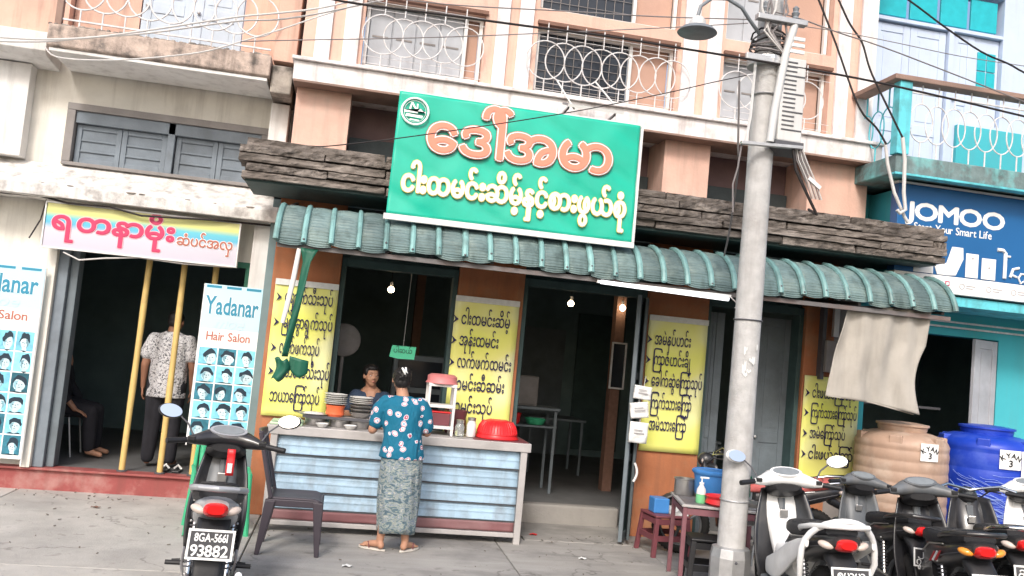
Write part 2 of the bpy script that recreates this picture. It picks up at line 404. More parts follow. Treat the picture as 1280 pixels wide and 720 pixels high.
class MB:
    def __init__(s, M=None):
        s.v, s.f, s.M = [], [], M or Matrix.Identity(4)

    def add(s, vs, fs):
        n = len(s.v)
        s.v += [s.M @ Vector(p) for p in vs]
        s.f += [tuple(i + n for i in f) for f in fs]
        return s

    def box(s, x0, x1, y0, y1, z0, z1):
        return s.add([(x0, y0, z0), (x1, y0, z0), (x1, y1, z0), (x0, y1, z0), (x0, y0, z1), (x1, y0, z1), (x1, y1, z1), (x0, y1, z1)],
                     [(0, 3, 2, 1), (4, 5, 6, 7), (0, 1, 5, 4), (1, 2, 6, 5), (2, 3, 7, 6), (3, 0, 4, 7)])

    def bar(s, p0, p1, w, h):
        """rectangular bar from p0 to p1"""
        p0, p1 = Vector(p0), Vector(p1)
        d = (p1 - p0).normalized()
        a = d.cross(Vector((0, 0, 1)))
        if a.length < 1e-3: a = Vector((1, 0, 0))
        a.normalize()
        b = a.cross(d)
        vs = []
        for p in (p0, p1):
            for sa, sb in ((-1, -1), (1, -1), (1, 1), (-1, 1)):
                vs.append(p + a * (sa * w / 2) + b * (sb * h / 2))
        return s.add(vs, [(0, 1, 2, 3), (7, 6, 5, 4), (0, 4, 5, 1), (1, 5, 6, 2), (2, 6, 7, 3), (3, 7, 4, 0)])

    def loft(s, rings, cap=True, closed=False):
        n = len(rings[0])
        vs = [p for r in rings for p in r]
        fs = []
        m = len(rings)
        for i in range(m if closed else m - 1):
            j = (i + 1) % m
            for k in range(n):
                k2 = (k + 1) % n
                fs.append((i * n + k, i * n + k2, j * n + k2, j * n + k))
        if cap and not closed:
            fs.append(tuple(reversed(range(n))))
            fs.append(tuple((m - 1) * n + k for k in range(n)))
        return s.add(vs, fs)

    def tube(s, pts, r, seg=8, closed=False, cap=True):
        pts = [Vector(p) for p in pts]
        n = len(pts)
        rs = r if isinstance(r, (list, tuple)) else [r] * n
        prev = None
        rings = []
        for i, p in enumerate(pts):
            if closed:
                d = pts[(i + 1) % n] - pts[i - 1]
            else:
                d = pts[min(i + 1, n - 1)] - pts[max(i - 1, 0)]
            d.normalize()
            if prev is None:
                a = d.cross(Vector((0, 0, 1)))
                if a.length < 1e-2: a = d.cross(Vector((0, 1, 0)))
            else:
                a = prev - d * prev.dot(d)
            a.normalize()
            prev = a
            b = d.cross(a)
            rings.append([p + (a * math.cos(2 * PI * k / seg) + b * math.sin(2 * PI * k / seg)) * rs[i] for k in range(seg)])
        return s.loft(rings, cap, closed)

    def lathe(s, prof, c=(0, 0, 0), seg=24, axis='z'):
        c = Vector(c)
        rings = []
        for r, z in prof:
            ring = []
            for k in range(seg):
                a = 2 * PI * k / seg
                x, y = r * math.cos(a), r * math.sin(a)
                if axis == 'z': q = (x, y, z)
                elif axis == 'x': q = (z, x, y)
                else: q = (x, z, -y)
                ring.append(c + Vector(q))
            rings.append(ring)
        return s.loft(rings)

    def ball(s, c, r, seg=12):
        rr = r if isinstance(r, (tuple, list)) else (r, r, r)
        rings = []
        for i in range(1, seg // 2 + 1):
            t = PI * i / (seg // 2 + 1)
            rings.append([Vector((c[0] + rr[0] * math.sin(t) * math.cos(2 * PI * k / seg), c[1] + rr[1] * math.sin(t) * math.sin(2 * PI * k / seg),
                                  c[2] + rr[2] * math.cos(t))) for k in range(seg)])
        return s.loft(list(reversed(rings)))

    def prism(s, poly, y0, y1):
        """polygon in x,z pushed from y0 to y1"""
        n = len(poly)
        vs = [(x, y0, z) for x, z in poly] + [(x, y1, z) for x, z in poly]
        return s.add(vs, [tuple(range(n)), tuple(reversed(range(n, 2 * n)))] + [(i, i + n, (i + 1) % n + n, (i + 1) % n) for i in range(n)])

    def prismx(s, poly, x0, x1):
        """polygon in y,z pushed from x0 to x1"""
        n = len(poly)
        vs = [(x0, y, z) for y, z in poly] + [(x1, y, z) for y, z in poly]
        return s.add(vs, [tuple(range(n)), tuple(reversed(range(n, 2 * n)))] + [(i, i + n, (i + 1) % n + n, (i + 1) % n) for i in range(n)])

    def sheet(s, fn, nu, nv, th=0.0):
        vs = [Vector(fn(i / nu, j / nv)) for j in range(nv + 1) for i in range(nu + 1)]
        fs = [(j * (nu + 1) + i, j * (nu + 1) + i + 1, (j + 1) * (nu + 1) + i + 1, (j + 1) * (nu + 1) + i) for j in range(nv) for i in range(nu)]
        if th:
            n = len(vs)
            vs2 = [p + Vector((0, th, 0)) for p in vs]
            edge = [i for i in range(nu)]
            fs2 = [tuple(reversed([k + n for k in f])) for f in fs]
            w = nu + 1
            rim = []
            for i in range(nu): rim += [(i, i + n, i + 1 + n, i + 1), (nv * w + i + 1, nv * w + i + 1 + n, nv * w + i + n, nv * w + i)]
            for j in range(nv): rim += [((j + 1) * w, (j + 1) * w + n, j * w + n, j * w), (j * w + nu, j * w + nu + n, (j + 1) * w + nu + n, (j + 1) * w + nu)]
            return s.add(vs + vs2, fs + fs2 + rim)
        return s.add(vs, fs)

    def build(s, name, material, parent=None, smooth=False, bevel=0.0, at=None):
        off = OFF[parent.name] if parent is not None else Vector((0, 0, 0))
        base = off if at is None else Vector(at)
        me = bpy.data.meshes.new(name)
        me.from_pydata([p - base for p in s.v], [], s.f)
        bm = bmesh.new(); bm.from_mesh(me)
        bmesh.ops.recalc_face_normals(bm, faces=bm.faces)
        bm.to_mesh(me); bm.free()
        me.materials.append(MATS[material] if isinstance(material, str) else material)
        if smooth:
            for p in me.polygons: p.use_smooth = True
            if smooth != 2: me.set_sharp_from_angle(angle=R(42))
        o = bpy.data.objects.new(name, me)
        COL.objects.link(o)
        o.location = base - off
        if parent is not None: o.parent = parent
        OFF[o.name] = base if parent is not None else Vector((0, 0, 0))
        if bevel:
            b = o.modifiers.new('bevel', 'BEVEL'); b.width = bevel; b.segments = 2; b.limit_method = 'ANGLE'; b.angle_limit = R(40)
        return o


def box(name, m, parent, x0, x1, y0, y1, z0, z1, bevel=0.004):
    return MB().box(x0, x1, y0, y1, z0, z1).build(name, m, parent, bevel=bevel)


def copy_tree(o, parent=None):
    c = o.copy(); COL.objects.link(c)
    OFF[c.name] = OFF.get(o.name, Vector((0, 0, 0)))
    if parent is not None: c.parent = parent
    for ch in list(o.children): copy_tree(ch, c)
    return c


def piece(src, parent, loc, rot=(0, 0, 0), scale=(1, 1, 1)):
    """another piece sharing src's mesh, loc in world coordinates"""
    c = src.copy(); COL.objects.link(c)
    c.parent = parent
    c.location = Vector(loc) - OFF[parent.name]
    c.rotation_euler = rot; c.scale = scale
    OFF[c.name] = Vector(loc)
    return c


def wall_grid(b, x0, x1, z0, z1, y0, y1, holes):
    xs = sorted({x0, x1, *[h[i] for h in holes for i in (0, 1)]})
    zs = sorted({z0, z1, *[h[i] for h in holes for i in (2, 3)]})
    xs = [x for x in xs if x0 <= x <= x1]; zs = [z for z in zs if z0 <= z <= z1]
    for i in range(len(xs) - 1):
        for j in range(len(zs) - 1):
            cx, cz = (xs[i] + xs[i + 1]) / 2, (zs[j] + zs[j + 1]) / 2
            if not any(h[0] < cx < h[1] and h[2] < cz < h[3] for h in holes):
                b.box(xs[i], xs[i + 1], y0, y1, zs[j], zs[j + 1])
    return b


def ring_pts(cx, y, cz, rx, rz, n=28):
    return [(cx + rx * math.cos(2 * PI * k / n), y, cz + rz * math.sin(2 * PI * k / n)) for k in range(n)]


# ------------------------------------------------------------------ lettering
GC = {}


def glyph(ch, bold):
    k = (ch, bold)
    if k not in GC:
        cu = bpy.data.curves.new('glyph', 'FONT')
        cu.body = ch
        cu.resolution_u = 3
        cu.offset = bold
        o = bpy.data.objects.new('glyph', cu)
        COL.objects.link(o)
        dg = bpy.context.evaluated_depsgraph_get()
        me = o.evaluated_get(dg).to_mesh()
        GC[k] = ([(v.co.x, v.co.y) for v in me.vertices], [tuple(p.vertices) for p in me.polygons])
        o.evaluated_get(dg).to_mesh_clear()
        bpy.data.objects.remove(o)
        bpy.data.curves.remove(cu)
    return GC[k]


def bbox(ch):
    v = glyph(ch, 0.0)[0]
    if not v: return (0, 0.25, 0, 0)
    return min(p[0] for p in v), max(p[0] for p in v), min(p[1] for p in v), max(p[1] for p in v)


MARKS = set('\u103b\u103c\u103d\u103e\u102b\u102c\u102d\u102e\u102f\u1030\u1031\u1032\u1036\u1037\u1038\u103a')


def layout(text):
    out = []; x = 0.0; i = 0
    while i < len(text):
        c = text[i]
        if c == ' ': x += 0.3; i += 1; continue
        if not ('\u1000' <= c <= '\u109f'):
            b = bbox(c); out.append((c, x - b[0], 0, 1)); x += b[1] - b[0] + 0.07; i += 1; continue
        ms = []; i += 1
        while i < len(text) and text[i] in MARKS: ms.append(text[i]); i += 1
        b = bbox(c); w = b[1] + 0.05
        if '\u1031' in ms: out.append(('\u1031', x, 0, 1)); x += 0.62
        if '\u103c' in ms:
            rb = bbox('\u103c'); s = (w + 0.12) / (rb[1] - rb[0])
            out.append(('\u103c', x - rb[0] * s + 0.04, 0, s)); x += 0.13
        out.append((c, x, 0, 1)); x0 = x; x += w
        ctr = x0 + w / 2 + (0.16 if w > 0.9 else 0)
        low = False; last = ctr
        for m in ms:
            mb = bbox(m); mc = (mb[0] + mb[1]) / 2
            if m == '\u103b': out.append((m, x, 0, 1)); x += 0.2; last = x - 0.2
            elif m in '\u103d\u103e': out.append((m, ctr - mc, 0, 1)); low = True
            elif m == '\u102b': out.append((m, x + 0.03, 0, 1)); x += 0.22; last = x - 0.05
            elif m == '\u102c': out.append((m, x, 0, 1)); x += 0.43; last = x - 0.25
            elif m in '\u102d\u102e\u1032\u1036': out.append((m, ctr - mc, 0, 1))
            elif m == '\u103a': out.append((m, last - mc, 0, 1))
            elif m == '\u102f':
                if low or c in '\u1014\u101b' or '\u103c' in ms or '\u103b' in ms: out.append((m, x + 0.3, 0, 1)); x += 0.16
                else: out.append((m, x0 + w - 0.12 - (mb[1]), 0, 1))
                low = True
            elif m == '\u1037': out.append((m, (x - 0.08 if low or c in '\u1014' else ctr) - mc, 0, 1))
            elif m == '\u1038': out.append((m, x, 0, 1)); x += 0.31
    return out, x


def lettering(text, parent, m, x, z, y, size=None, width=None, bold=0.0, xs=1.0, name='lettering', slant=0.0, spread=0.0):
    """flat lettering standing on a sign that faces -Y; (x, z) is the left end of the baseline"""
    lay, w = layout(text)
    if width: xs = width / (w * size)
    vs, fs = [], []
    k_ = 0
    for ch, gx, gy, gs in lay:
        gv, gf = glyph(ch, min(bold, 0.02) if spread else bold)
        k_ += 1
        sh = [(0, 0)] + ([(spread * math.cos(a * PI / 4), spread * math.sin(a * PI / 4)) for a in range(8)] if spread else [])
        for si, (dx, dz) in enumerate(sh):      # broad strokes: the letter printed in a small circle of shifts
            n = len(vs)
            yy = y + 0.00025 * si + (0.00012 if k_ % 2 else 0)
            vs += [(x + (gx + px * gs) * size * xs + slant * (gy + py) * size + dx * size, yy, z + (gy + py + dz) * size) for px, py in gv]
            fs += [tuple(k + n for k in f) for f in gf]
    b = MB(); b.add(vs, fs)
    o = b.build(name, m, parent)
    return o, w * size * xs

# ================================================================== GROUND
mat('grit', (0.16, 0.14, 0.12), 0.95, 0.4, 20, 0.3)
g = MB().box(-300, 300, -40, 6.0, -0.4, -0.12); g.build('road', 'asphalt').__setitem__('kind', 'structure')
g = MB().box(-300, 300, 6.0, 300, -0.4, -0.022); g.build('ground', 'joint_dirt').__setitem__('kind', 'structure')
g = MB().box(-300, 300, -60, -40, -0.4, -0.022); g.build('far_ground', 'joint_dirt').__setitem__('kind', 'structure')
pv = MB().box(-30, 30, 5.2, 6.0, -0.35, -0.03).build('pavement', 'joint_dirt'); pv['kind'] = 'structure'
OFF[pv.name] = Vector((0, 0, 0))
random.seed(3)


def slab(x0, x1, y0, y1, m, z=0.0):
    dz = random.uniform(-0.003, 0.003)
    MB().box(x0, x1, y0, y1, -0.1, z + dz).build('concrete_slab', m, pv, bevel=0.008)


for xa, xb in ((-14, -9), (-8.99, -5.6), (-5.59, -2.95), (-2.94, -0.62)):
    slab(xa, xb, 6.62, 9.7, 'pavement_pale')
for xa, xb in ((-14, -9), (-8.99, -5.6), (-5.59, -2.75), (-2.74, -0.2), (-0.19, 2.4), (2.41, 4.9), (4.91, 7.5), (7.51, 12), (12.01, 17)):
    slab(xa, xb, 5.25, 6.605, 'pavement_pale' if xa < -0.5 else 'pavement_dark')
for xa, xb in ((-0.61, 1.55), (1.56, 3.0), (3.01, 5.6)):
    slab(xa, xb, 6.615, 8.3, 'pavement_dark')
for xa, xb in ((-0.61, 1.85), (1.86, 5.6)):
    slab(xa, xb, 8.31, 9.4, 'pavement_dark')
slab(5.61, 9, 6.615, 9.6, 'pavement_dark'); slab(9.01, 17, 6.615, 9.6, 'pavement_dark')
kerb = MB()
for i in range(24):
    kerb.box(-14 + i * 1.25, -14 + i * 1.25 + 1.24, 5.02, 5.24, -0.3, 0.005)
kerb.build('kerb', 'pavement_pale').__setitem__('kind', 'structure')

random.seed(77)
lit = MB()
for k in range(260):
    x, y = random.uniform(-3.5, 5.5), random.uniform(6.0, 9.25)
    if random.random() < 0.5: y = 9.3 - abs(random.gauss(0, 0.25)) if x < -1 else 8.6 - abs(random.gauss(0, 0.3))
    r = random.uniform(0.004, 0.014)
    a = random.uniform(0, PI)
    lit.bar((x - r * math.cos(a), y - r * math.sin(a), 0.006), (x + r * math.cos(a), y + r * math.sin(a), 0.008 + random.uniform(0, 0.004)), r, 0.004)
lit.build('grit', 'grit').__setitem__('kind', 'stuff')
lv = [('small torn white paper scrap lying near the chair legs', 'paper_scrap', (0.15, 6.95)), ('brown dry leaf on the pale pavement before the salon step', 'wood_lintel', (-2.1, 8.6)), ('crumpled pale wrapper on the ground before the shop doorway', 'paper_scrap', (2.2, 7.6)), ('small red wrapper on the dark pavement right of the counter', 'red_plastic', (1.95, 8.5))]
for lab_, m_, (x, y) in lv:
    q = MB().sheet(lambda u, v: (x + 0.07 * u + 0.01 * v, y + 0.05 * v, 0.008 + 0.012 * math.sin(4 * u + 3 * v) ** 2), 5, 4).build('litter_scrap', m_, smooth=2)
    tag(q, lab_, 'litter')

# ================================================================== SHOP BUILDING
S = thing('shop_building', 'two-storey peach building with white stripes and ringed window grilles above the green food banner', 'building', (2.4, 9.0, 0))
# ground floor piers
for xa, xb in ((-0.76, -0.12), (1.05, 1.72), (3.05, 3.72), (4.84, 5.18)):
    box('pier', 'orange_low', S, xa, xb, 8.75, 9.06, 0, 3.05, 0.008)
box('pier', 'grey_frame', S, 5.185, 5.48, 8.77, 9.06, 0, 3.05, 0.008)
for xa, xb in ((-0.118, 1.048), (1.722, 3.048), (3.722, 4.838)):
    box('lintel', 'teal_dark', S, xa, xb, 8.86, 9.04, 2.53, 3.04)
    for k in range(1, 4):
        xm = xa + (xb - xa) * k / 4
        box('transom_bar', 'dark_wood', S, xm - 0.02, xm + 0.02, 8.83, 8.858, 2.56, 3.03)
box('room_floor', 'room_floor', S, -0.117, 1.047, 8.83, 9.3, 0.0, 0.188)
# door frames
for xa, xb in ((-0.118, 1.048), (1.722, 3.048), (3.722, 4.838)):
    z0 = 0.19 if xa < 0 else 0.0
    for xx in (xa, xb - 0.05):
        box('door_jamb', 'teal_dark', S, xx, xx + 0.05, 8.8, 8.98 if xa > 0 else 8.97, z0 + 0.001, 2.528)
    box('door_head', 'teal_dark', S, xa + 0.051, xb - 0.051, 8.8, 8.95, 2.45, 2.528)
# step and room
box('door_step', 'concrete_floor', S, 1.72, 3.05, 9.16, 9.3, -0.02, 0.198, 0.02)
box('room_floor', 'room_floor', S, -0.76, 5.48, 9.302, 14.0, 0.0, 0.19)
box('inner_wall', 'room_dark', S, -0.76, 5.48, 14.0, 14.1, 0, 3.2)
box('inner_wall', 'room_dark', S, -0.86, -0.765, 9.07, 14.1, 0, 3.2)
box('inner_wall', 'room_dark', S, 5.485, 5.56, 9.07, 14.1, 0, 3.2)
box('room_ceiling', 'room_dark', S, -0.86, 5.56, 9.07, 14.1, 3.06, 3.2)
box('inner_pillar', 'wood_lintel', S, 3.22, 3.34, 10.4, 10.55, 0.19, 3.05)
box('inner_pillar', 'wood_lintel', S, 0.9, 1.02, 12.4, 12.6, 0.19, 3.05)
box('inner_beam', 'dark_wood', S, -0.7, 5.4, 10.62, 10.75, 2.75, 3.05)
box('back_door', 'grey_door', S, 2.6, 3.5, 13.94, 13.995, 0.19, 2.2)
box('back_door', 'teal_dark', S, 3.7, 4.5, 13.94, 13.995, 0.3, 2.5)


def panel_door(name, m, parent, x0, x1, y, z0, z1, th=0.04, split=0.45, handle=True, M=None):
    """two-panel wooden leaf facing -Y"""
    b = MB(M)
    st = 0.09
    b.box(x0, x0 + st, y, y + th, z0, z1); b.box(x1 - st, x1, y, y + th, z0, z1)
    zm = z0 + (z1 - z0) * split
    for a, c in ((z0, z0 + 0.14), (zm - 0.06, zm + 0.06), (z1 - 0.1, z1)):
        b.box(x0 + st + 0.001, x1 - st - 0.001, y + 0.002, y + th - 0.002, a + 0.001, c - 0.001)
    d = b.build(name, m, parent, bevel=0.004)
    for a, c in ((z0 + 0.14, zm - 0.06), (zm + 0.06, z1 - 0.1)):
        p = MB(M); p.box(x0 + st - 0.005, x1 - st + 0.005, y + 0.012, y + th - 0.012, a, c)
        p.box(x0 + st + 0.04, x1 - st - 0.04, y + 0.006, y + 0.011, a + 0.05, c - 0.05)
        p.build('door_panel', m, d)
    if handle:
        MB(M).ball((x0 + 0.05, y - 0.02, zm), 0.02, 8).build('handle', 'zinc', d, smooth=True)
    return d


panel_door('door_leaf', 'grey_door', S, 4.4, 4.82, 8.99, 0.03, 2.4)
panel_door('door_leaf', 'grey_door', S, 3.79, 4.02, 9.0, 0.03, 2.4, handle=False)
# folded iron door leaves by the entrance
Mh = Matrix.Translation((3.03, 8.74, 0)) @ Matrix.Rotation(R(62), 4, 'Z')
dl = MB(Mh); dl.box(-0.5, -0.45, -0.02, 0.02, 0.03, 2.44); dl.box(-0.06, -0.01, -0.02, 0.02, 0.03, 2.44)
for z in (0.04, 0.8, 1.6, 2.36): dl.box(-0.449, -0.061, -0.018, 0.018, z, z + 0.07)
dleaf = dl.build('iron_door_leaf', 'grey_door', S, bevel=0.003)
MB(Mh).box(-0.455, -0.055, -0.006, 0.006, 0.1, 2.38).build('door_panel', 'teal_dark', dleaf)
Mh2 = Matrix.Translation((3.0, 8.72, 0)) @ Matrix.Rotation(R(75), 4, 'Z')
MB(Mh2).box(-0.44, 0, 0.0, 0.025, 0.05, 2.42).build('iron_door_leaf', 'dark_wood', S, bevel=0.003)
MB().tube([(2.86, 8.27, 0.66 + 0.03 * math.sin(k)) if 0 else (2.87 + 0.03 * math.sin(k / 6 * PI), 8.26, 0.62 + 0.03 * k) for k in range(7)], 0.012, 6).build('door_handle', 'white_plastic', dleaf, smooth=True)

# ledge of layered tile courses
lc = MB().prismx([(8.75, 3.06), (7.99, 3.06), (7.99, 3.36), (8.75, 3.5)], -1.03, 5.8).build('ledge_core', 'tile_old', S)
soff = MB().box(-1.02, 5.79, 7.97, 8.748, 3.035, 3.058).build('soffit', 'teal_dark', S)


def rough_tile(w, d, h, seed):
    b = MB()
    nu, nv, nw = 34, 2, 3
    def P(i, j, k):
        x, y, z = -w / 2 + w * i / nu, -d / 2 + d * j / nv, -h / 2 + h * k / nw
        n = noise.noise_vector(Vector((x * 34 + seed, y * 9, z * 26 + seed * 3)))
        front = 1.0 if j == 0 else 0.35
        return (x + n.x * 0.004, y + (n.y * 0.014 + n.z * 0.016) * front, z + n.z * 0.007)
    idx = {}
    vs = []
    for i in range(nu + 1):
        for j in range(nv + 1):
            for k in range(nw + 1):
                if i in (0, nu) or j in (0, nv) or k in (0, nw):
                    idx[i, j, k] = len(vs); vs.append(P(i, j, k))
    fs = []
    for i in range(nu):
        for j in range(nv):
            for k in (0, nw): fs.append((idx[i, j, k], idx[i + 1, j, k], idx[i + 1, j + 1, k], idx[i, j + 1, k]))
    for i in range(nu):
        for k in range(nw):
            for j in (0, nv): fs.append((idx[i, j, k], idx[i + 1, j, k], idx[i + 1, j, k + 1], idx[i, j, k + 1]))
    for j in range(nv):
        for k in range(nw):
            for i in (0, nu): fs.append((idx[i, j, k], idx[i, j + 1, k], idx[i, j + 1, k + 1], idx[i, j, k + 1]))
    b.add(vs, fs)
    return b


srcs = [rough_tile(0.47, 0.3, 0.066, 3.1 * q + 1).build('ledge_tile', 'tile_old', S, smooth=False, at=(0, 0, 0)) for q in range(5)]
for q in srcs: q.location = Vector((0, 0, -0.5)) - OFF[S.name]
random.seed(11)
used = set()
for row in range(5):
    z = 3.085 + row * 0.073
    x = -1.1 + random.uniform(0, 0.1)
    yo = 8.03 + (0.025 if row == 0 else 0.0) + (0.02 if row in (2,) else 0) + (0.05 if row == 4 else 0)
    while x < 5.82:
        w = random.uniform(0.7, 1.7)
        w = min(w, 5.84 - x)
        if w < 0.12: break
        q = random.randrange(5)
        loc = (x + w / 2, yo + random.uniform(-0.01, 0.01), z + random.uniform(-0.004, 0.004))
        sc_ = (w / 0.47 * 0.985, 1, random.uniform(0.82, 1.08))
        rt_ = (random.uniform(-0.03, 0.03), random.uniform(-0.012, 0.012), random.uniform(-0.01, 0.01))
        if q not in used:
            o = srcs[q]; used.add(q)
            o.location = Vector(loc) - OFF[S.name]; o.rotation_euler = rt_; o.scale = sc_
        else:
            piece(srcs[q], S, loc, rt_, sc_)
        x += w

# recessed level between the ledge and the white band
for xa, xb in ((-0.73, -0.2), (1.2, 1.62), (3.09, 3.6), (4.75, 5.46)):
    box('upper_pier', 'orange_wall', S, xa, xb, 8.76, 9.28, 3.4, 4.17)
box('recess_wall', 'mauve_recess', S, -0.72, 5.45, 9.285, 9.4, 3.2, 4.3)
for xa, xb in ((-0.19, 1.19), (1.63, 3.08), (3.61, 4.74)):
    box('recess_window', 'dark_wood', S, xa, xb, 9.2, 9.284, 3.3, 3.82)
band = box('floor_band', 'white_band', S, -0.77, 5.5, 8.58, 9.42, 4.172, 4.36, 0.006)
box('band_lip', 'white_band', S, -0.79, 5.52, 8.54, 9.0, 4.361, 4.395, 0.006)
box('band_lip', 'brown_coping', S, -0.76, 5.49, 8.56, 9.0, 4.148, 4.171, 0.004)
# upper wall
holes = [(-0.15, 1.06, 4.46, 5.17), (1.61, 3.14, 4.46, 5.17), (3.67, 4.92, 4.46, 5.17),
         (-0.15, 1.06, 5.34, 6.4), (1.61, 3.14, 5.34, 6.4), (3.67, 4.92, 5.34, 6.4)]
wall_grid(MB(), -0.73, 5.46, 4.396, 6.9, 8.76, 9.0, holes).build('upper_wall', 'orange_wall', S)
box('side_wall', 'peach_wall', S, -0.73, -0.5, 9.42, 14, 3.22, 6.9)
box('side_wall', 'peach_wall', S, 5.23, 5.46, 9.42, 14, 3.22, 6.9)
box('roof', 'old_concrete', S, -0.9, 5.6, 8.5, 14.1, 6.9, 7.05)
for xa, xb in ((-0.61, -0.46), (-0.34, -0.19), (1.17, 1.3), (1.4, 1.55), (3.19, 3.36), (3.46, 3.62), (4.98, 5.13), (5.25, 5.44)):
    box('white_stripe', 'white_stripe', S, xa, xb, 8.72, 8.757, 4.397, 6.9, 0.003)
ringm = MB().tube(ring_pts(0, 0, 0, 0.2, 0.2), 0.007, 6, closed=True)


def upper_window(x0, x1, z0, z1, glass, centres, rails=True, split=None, bars=False):
    w = MB()
    fr = 0.035
    w.box(x0, x1, 8.86, 8.9, z0, z0 + fr); w.box(x0, x1, 8.86, 8.9, z1 - fr, z1)
    xs = [x0, x1 - fr] + ([split] if split else [])
    for xx in xs: w.box(xx, xx + fr, 8.855, 8.905, z0 + fr + 0.001, z1 - fr - 0.001)
    fo = w.build('window', 'frame_white' if split else 'grey_curtain', S)
    xe = split if split else x1 - fr
    MB().box(x0 + fr, xe, 8.91, 8.93, z0 + 0.01, z1 - 0.01).build('pane', glass, fo)
    if split: MB().box(xe + fr, x1 - fr, 8.93, 8.97, z0 + 0.01, z1 - 0.01).build('recess_panel', 'recess_tan', fo)
    if bars:
        nb = int((xe - x0) / 0.1)
        mb = MB()
        for k in range(1, nb): mb.tube([(x0 + fr + (xe - x0 - fr) * k / nb, 8.9, z0 + 0.02), (x0 + fr + (xe - x0 - fr) * k / nb, 8.9, z1 - 0.02)], 0.004, 5)
        for k in range(1, 8): mb.tube([(x0 + fr, 8.895, z0 + (z1 - z0) * k / 8), (xe, 8.895, z0 + (z1 - z0) * k / 8)], 0.003, 5)
        mb.build('mesh_bars', 'grey_frame', fo)
    elif glass == 'grey_curtain':
        n = max(2, int((xe - x0) / 0.24))
        for k in range(n):
            xa = x0 + fr + (xe - x0 - fr) * k / n; xb = x0 + fr + (xe - x0 - fr) * (k + 1) / n
            MB().box(xa + 0.008, xb - 0.008, 8.895, 8.909, z0 + 0.05, z1 - 0.05).build('shutter_leaf', 'grey_curtain', fo, bevel=0.003)
            MB().box(xa + 0.04, xb - 0.04, 8.888, 8.894, (z0 + z1) / 2 - 0.01, (z0 + z1) / 2 + 0.008).build('shutter_slot', 'grey_frame', fo)
    MB().box(x0 - 0.02, x1 + 0.03, 8.72, 8.79, z1 - 0.002, z1 + 0.035).build('lintel', 'wood_lintel', fo)
    if rails:
        first = None
        for i, cx in enumerate(centres):
            if first is None:
                first = ringm.build('grille_ring', 'iron_white', fo, smooth=True, at=(0, 0, 0))
                first.location = Vector((cx, 8.66, 4.765)) - OFF[fo.name]
                OFF[first.name] = Vector((0, 0, 0))
            else:
                piece(first, fo, (cx + random.uniform(-0.006, 0.006), 8.66 + (0.008 if i % 2 else -0.004), 4.765 + random.uniform(-0.005, 0.005)), (random.uniform(-0.03, 0.03), random.uniform(-0.5, 0.5), random.uniform(-0.05, 0.05)), (random.uniform(0.97, 1.03), 1, random.uniform(0.97, 1.03)))
            for a, c in ((4.965, z1 - 0.01), (4.41, 4.565)):
                MB().tube([(cx, 8.66, a), (cx, 8.66, c)], 0.0065, 6).build('grille_bar', 'iron_white', fo, smooth=True)
            if i:
                xm = cx - 0.1
        gb = MB()
        for zz in (4.47, 4.56 - 0.02, 5.02, 5.1): gb.tube([(x0, 8.7, zz), (x1, 8.7, zz)], 0.003, 5)
        gb.build('grille_wire', 'iron_white', fo)
    return fo


mat('recess_tan', (0.5, 0.32, 0.25), 0.85, 0.1, 4, 0.2, dirt=(0.4, 0.24, 0.17), damt=0.4)
upper_window(-0.14, 1.05, 4.47, 5.165, 'grey_curtain', [0.04, 0.24, 0.44, 0.64, 0.85], split=0.86)
upper_window(1.62, 3.13, 4.47, 5.165, 'window_glass_dark', [1.70, 1.9, 2.1, 2.3, 2.5, 2.7, 2.9, 3.08], split=2.64, bars=True)
upper_window(3.68, 4.91, 4.47, 5.165, 'grey_curtain', [3.8, 4.0, 4.2, 4.4, 4.6], split=4.12)
upper_window(-0.14, 1.05, 5.35, 6.39, 'grey_curtain', [], rails=False, split=0.86)
upper_window(1.62, 3.13, 5.35, 6.39, 'window_glass_dark', [], rails=False, split=2.64, bars=True)
upper_window(3.68, 4.91, 5.35, 6.39, 'grey_curtain', [], rails=False, split=4.12)

# ================================================================== AWNING
A = thing('corrugated_awning', 'long weathered teal awning of curved corrugated sheets over the food counter', 'awning', (2.5, 8.0, 2.5))
PROF = [(8.12, 2.905), (8.0, 2.885), (7.88, 2.84), (7.77, 2.77), (7.69, 2.68), (7.645, 2.59), (7.63, 2.54)]


def prof(t):
    t = t * (len(PROF) - 1); i = min(int(t), len(PROF) - 2); f = t - i
    a, c = PROF[i], PROF[i + 1]
    return Vector((0, a[0] + (c[0] - a[0]) * f, a[1] + (c[1] - a[1]) * f))


NP, AX0, AX1 = 28, -0.67, 5.78
pw = (AX1 - AX0) / NP


def awn_pt(u, v):
    p = prof(v)
    d = (prof(min(1, v + 0.02)) - prof(max(0, v - 0.02))).normalized()
    nrm = Vector((0, -d.z * -1, 0)); nrm = Vector((0, d.z, -d.y))
    if nrm.z < 0: nrm = -nrm
    r = 0.0045 * math.sin(v * 2 * PI * 19)
    sag = 0.012 * math.sin(u * PI)
    drop = 0.02 * math.sin(u * PI) * max(0, v - 0.8) * 5
    return Vector(((u - 0.5) * pw, p.y - 8.0, p.z - 2.5 - drop)) + nrm * (r + sag)


def awn_pt2(u, v):
    q = awn_pt(u, v)
    return q


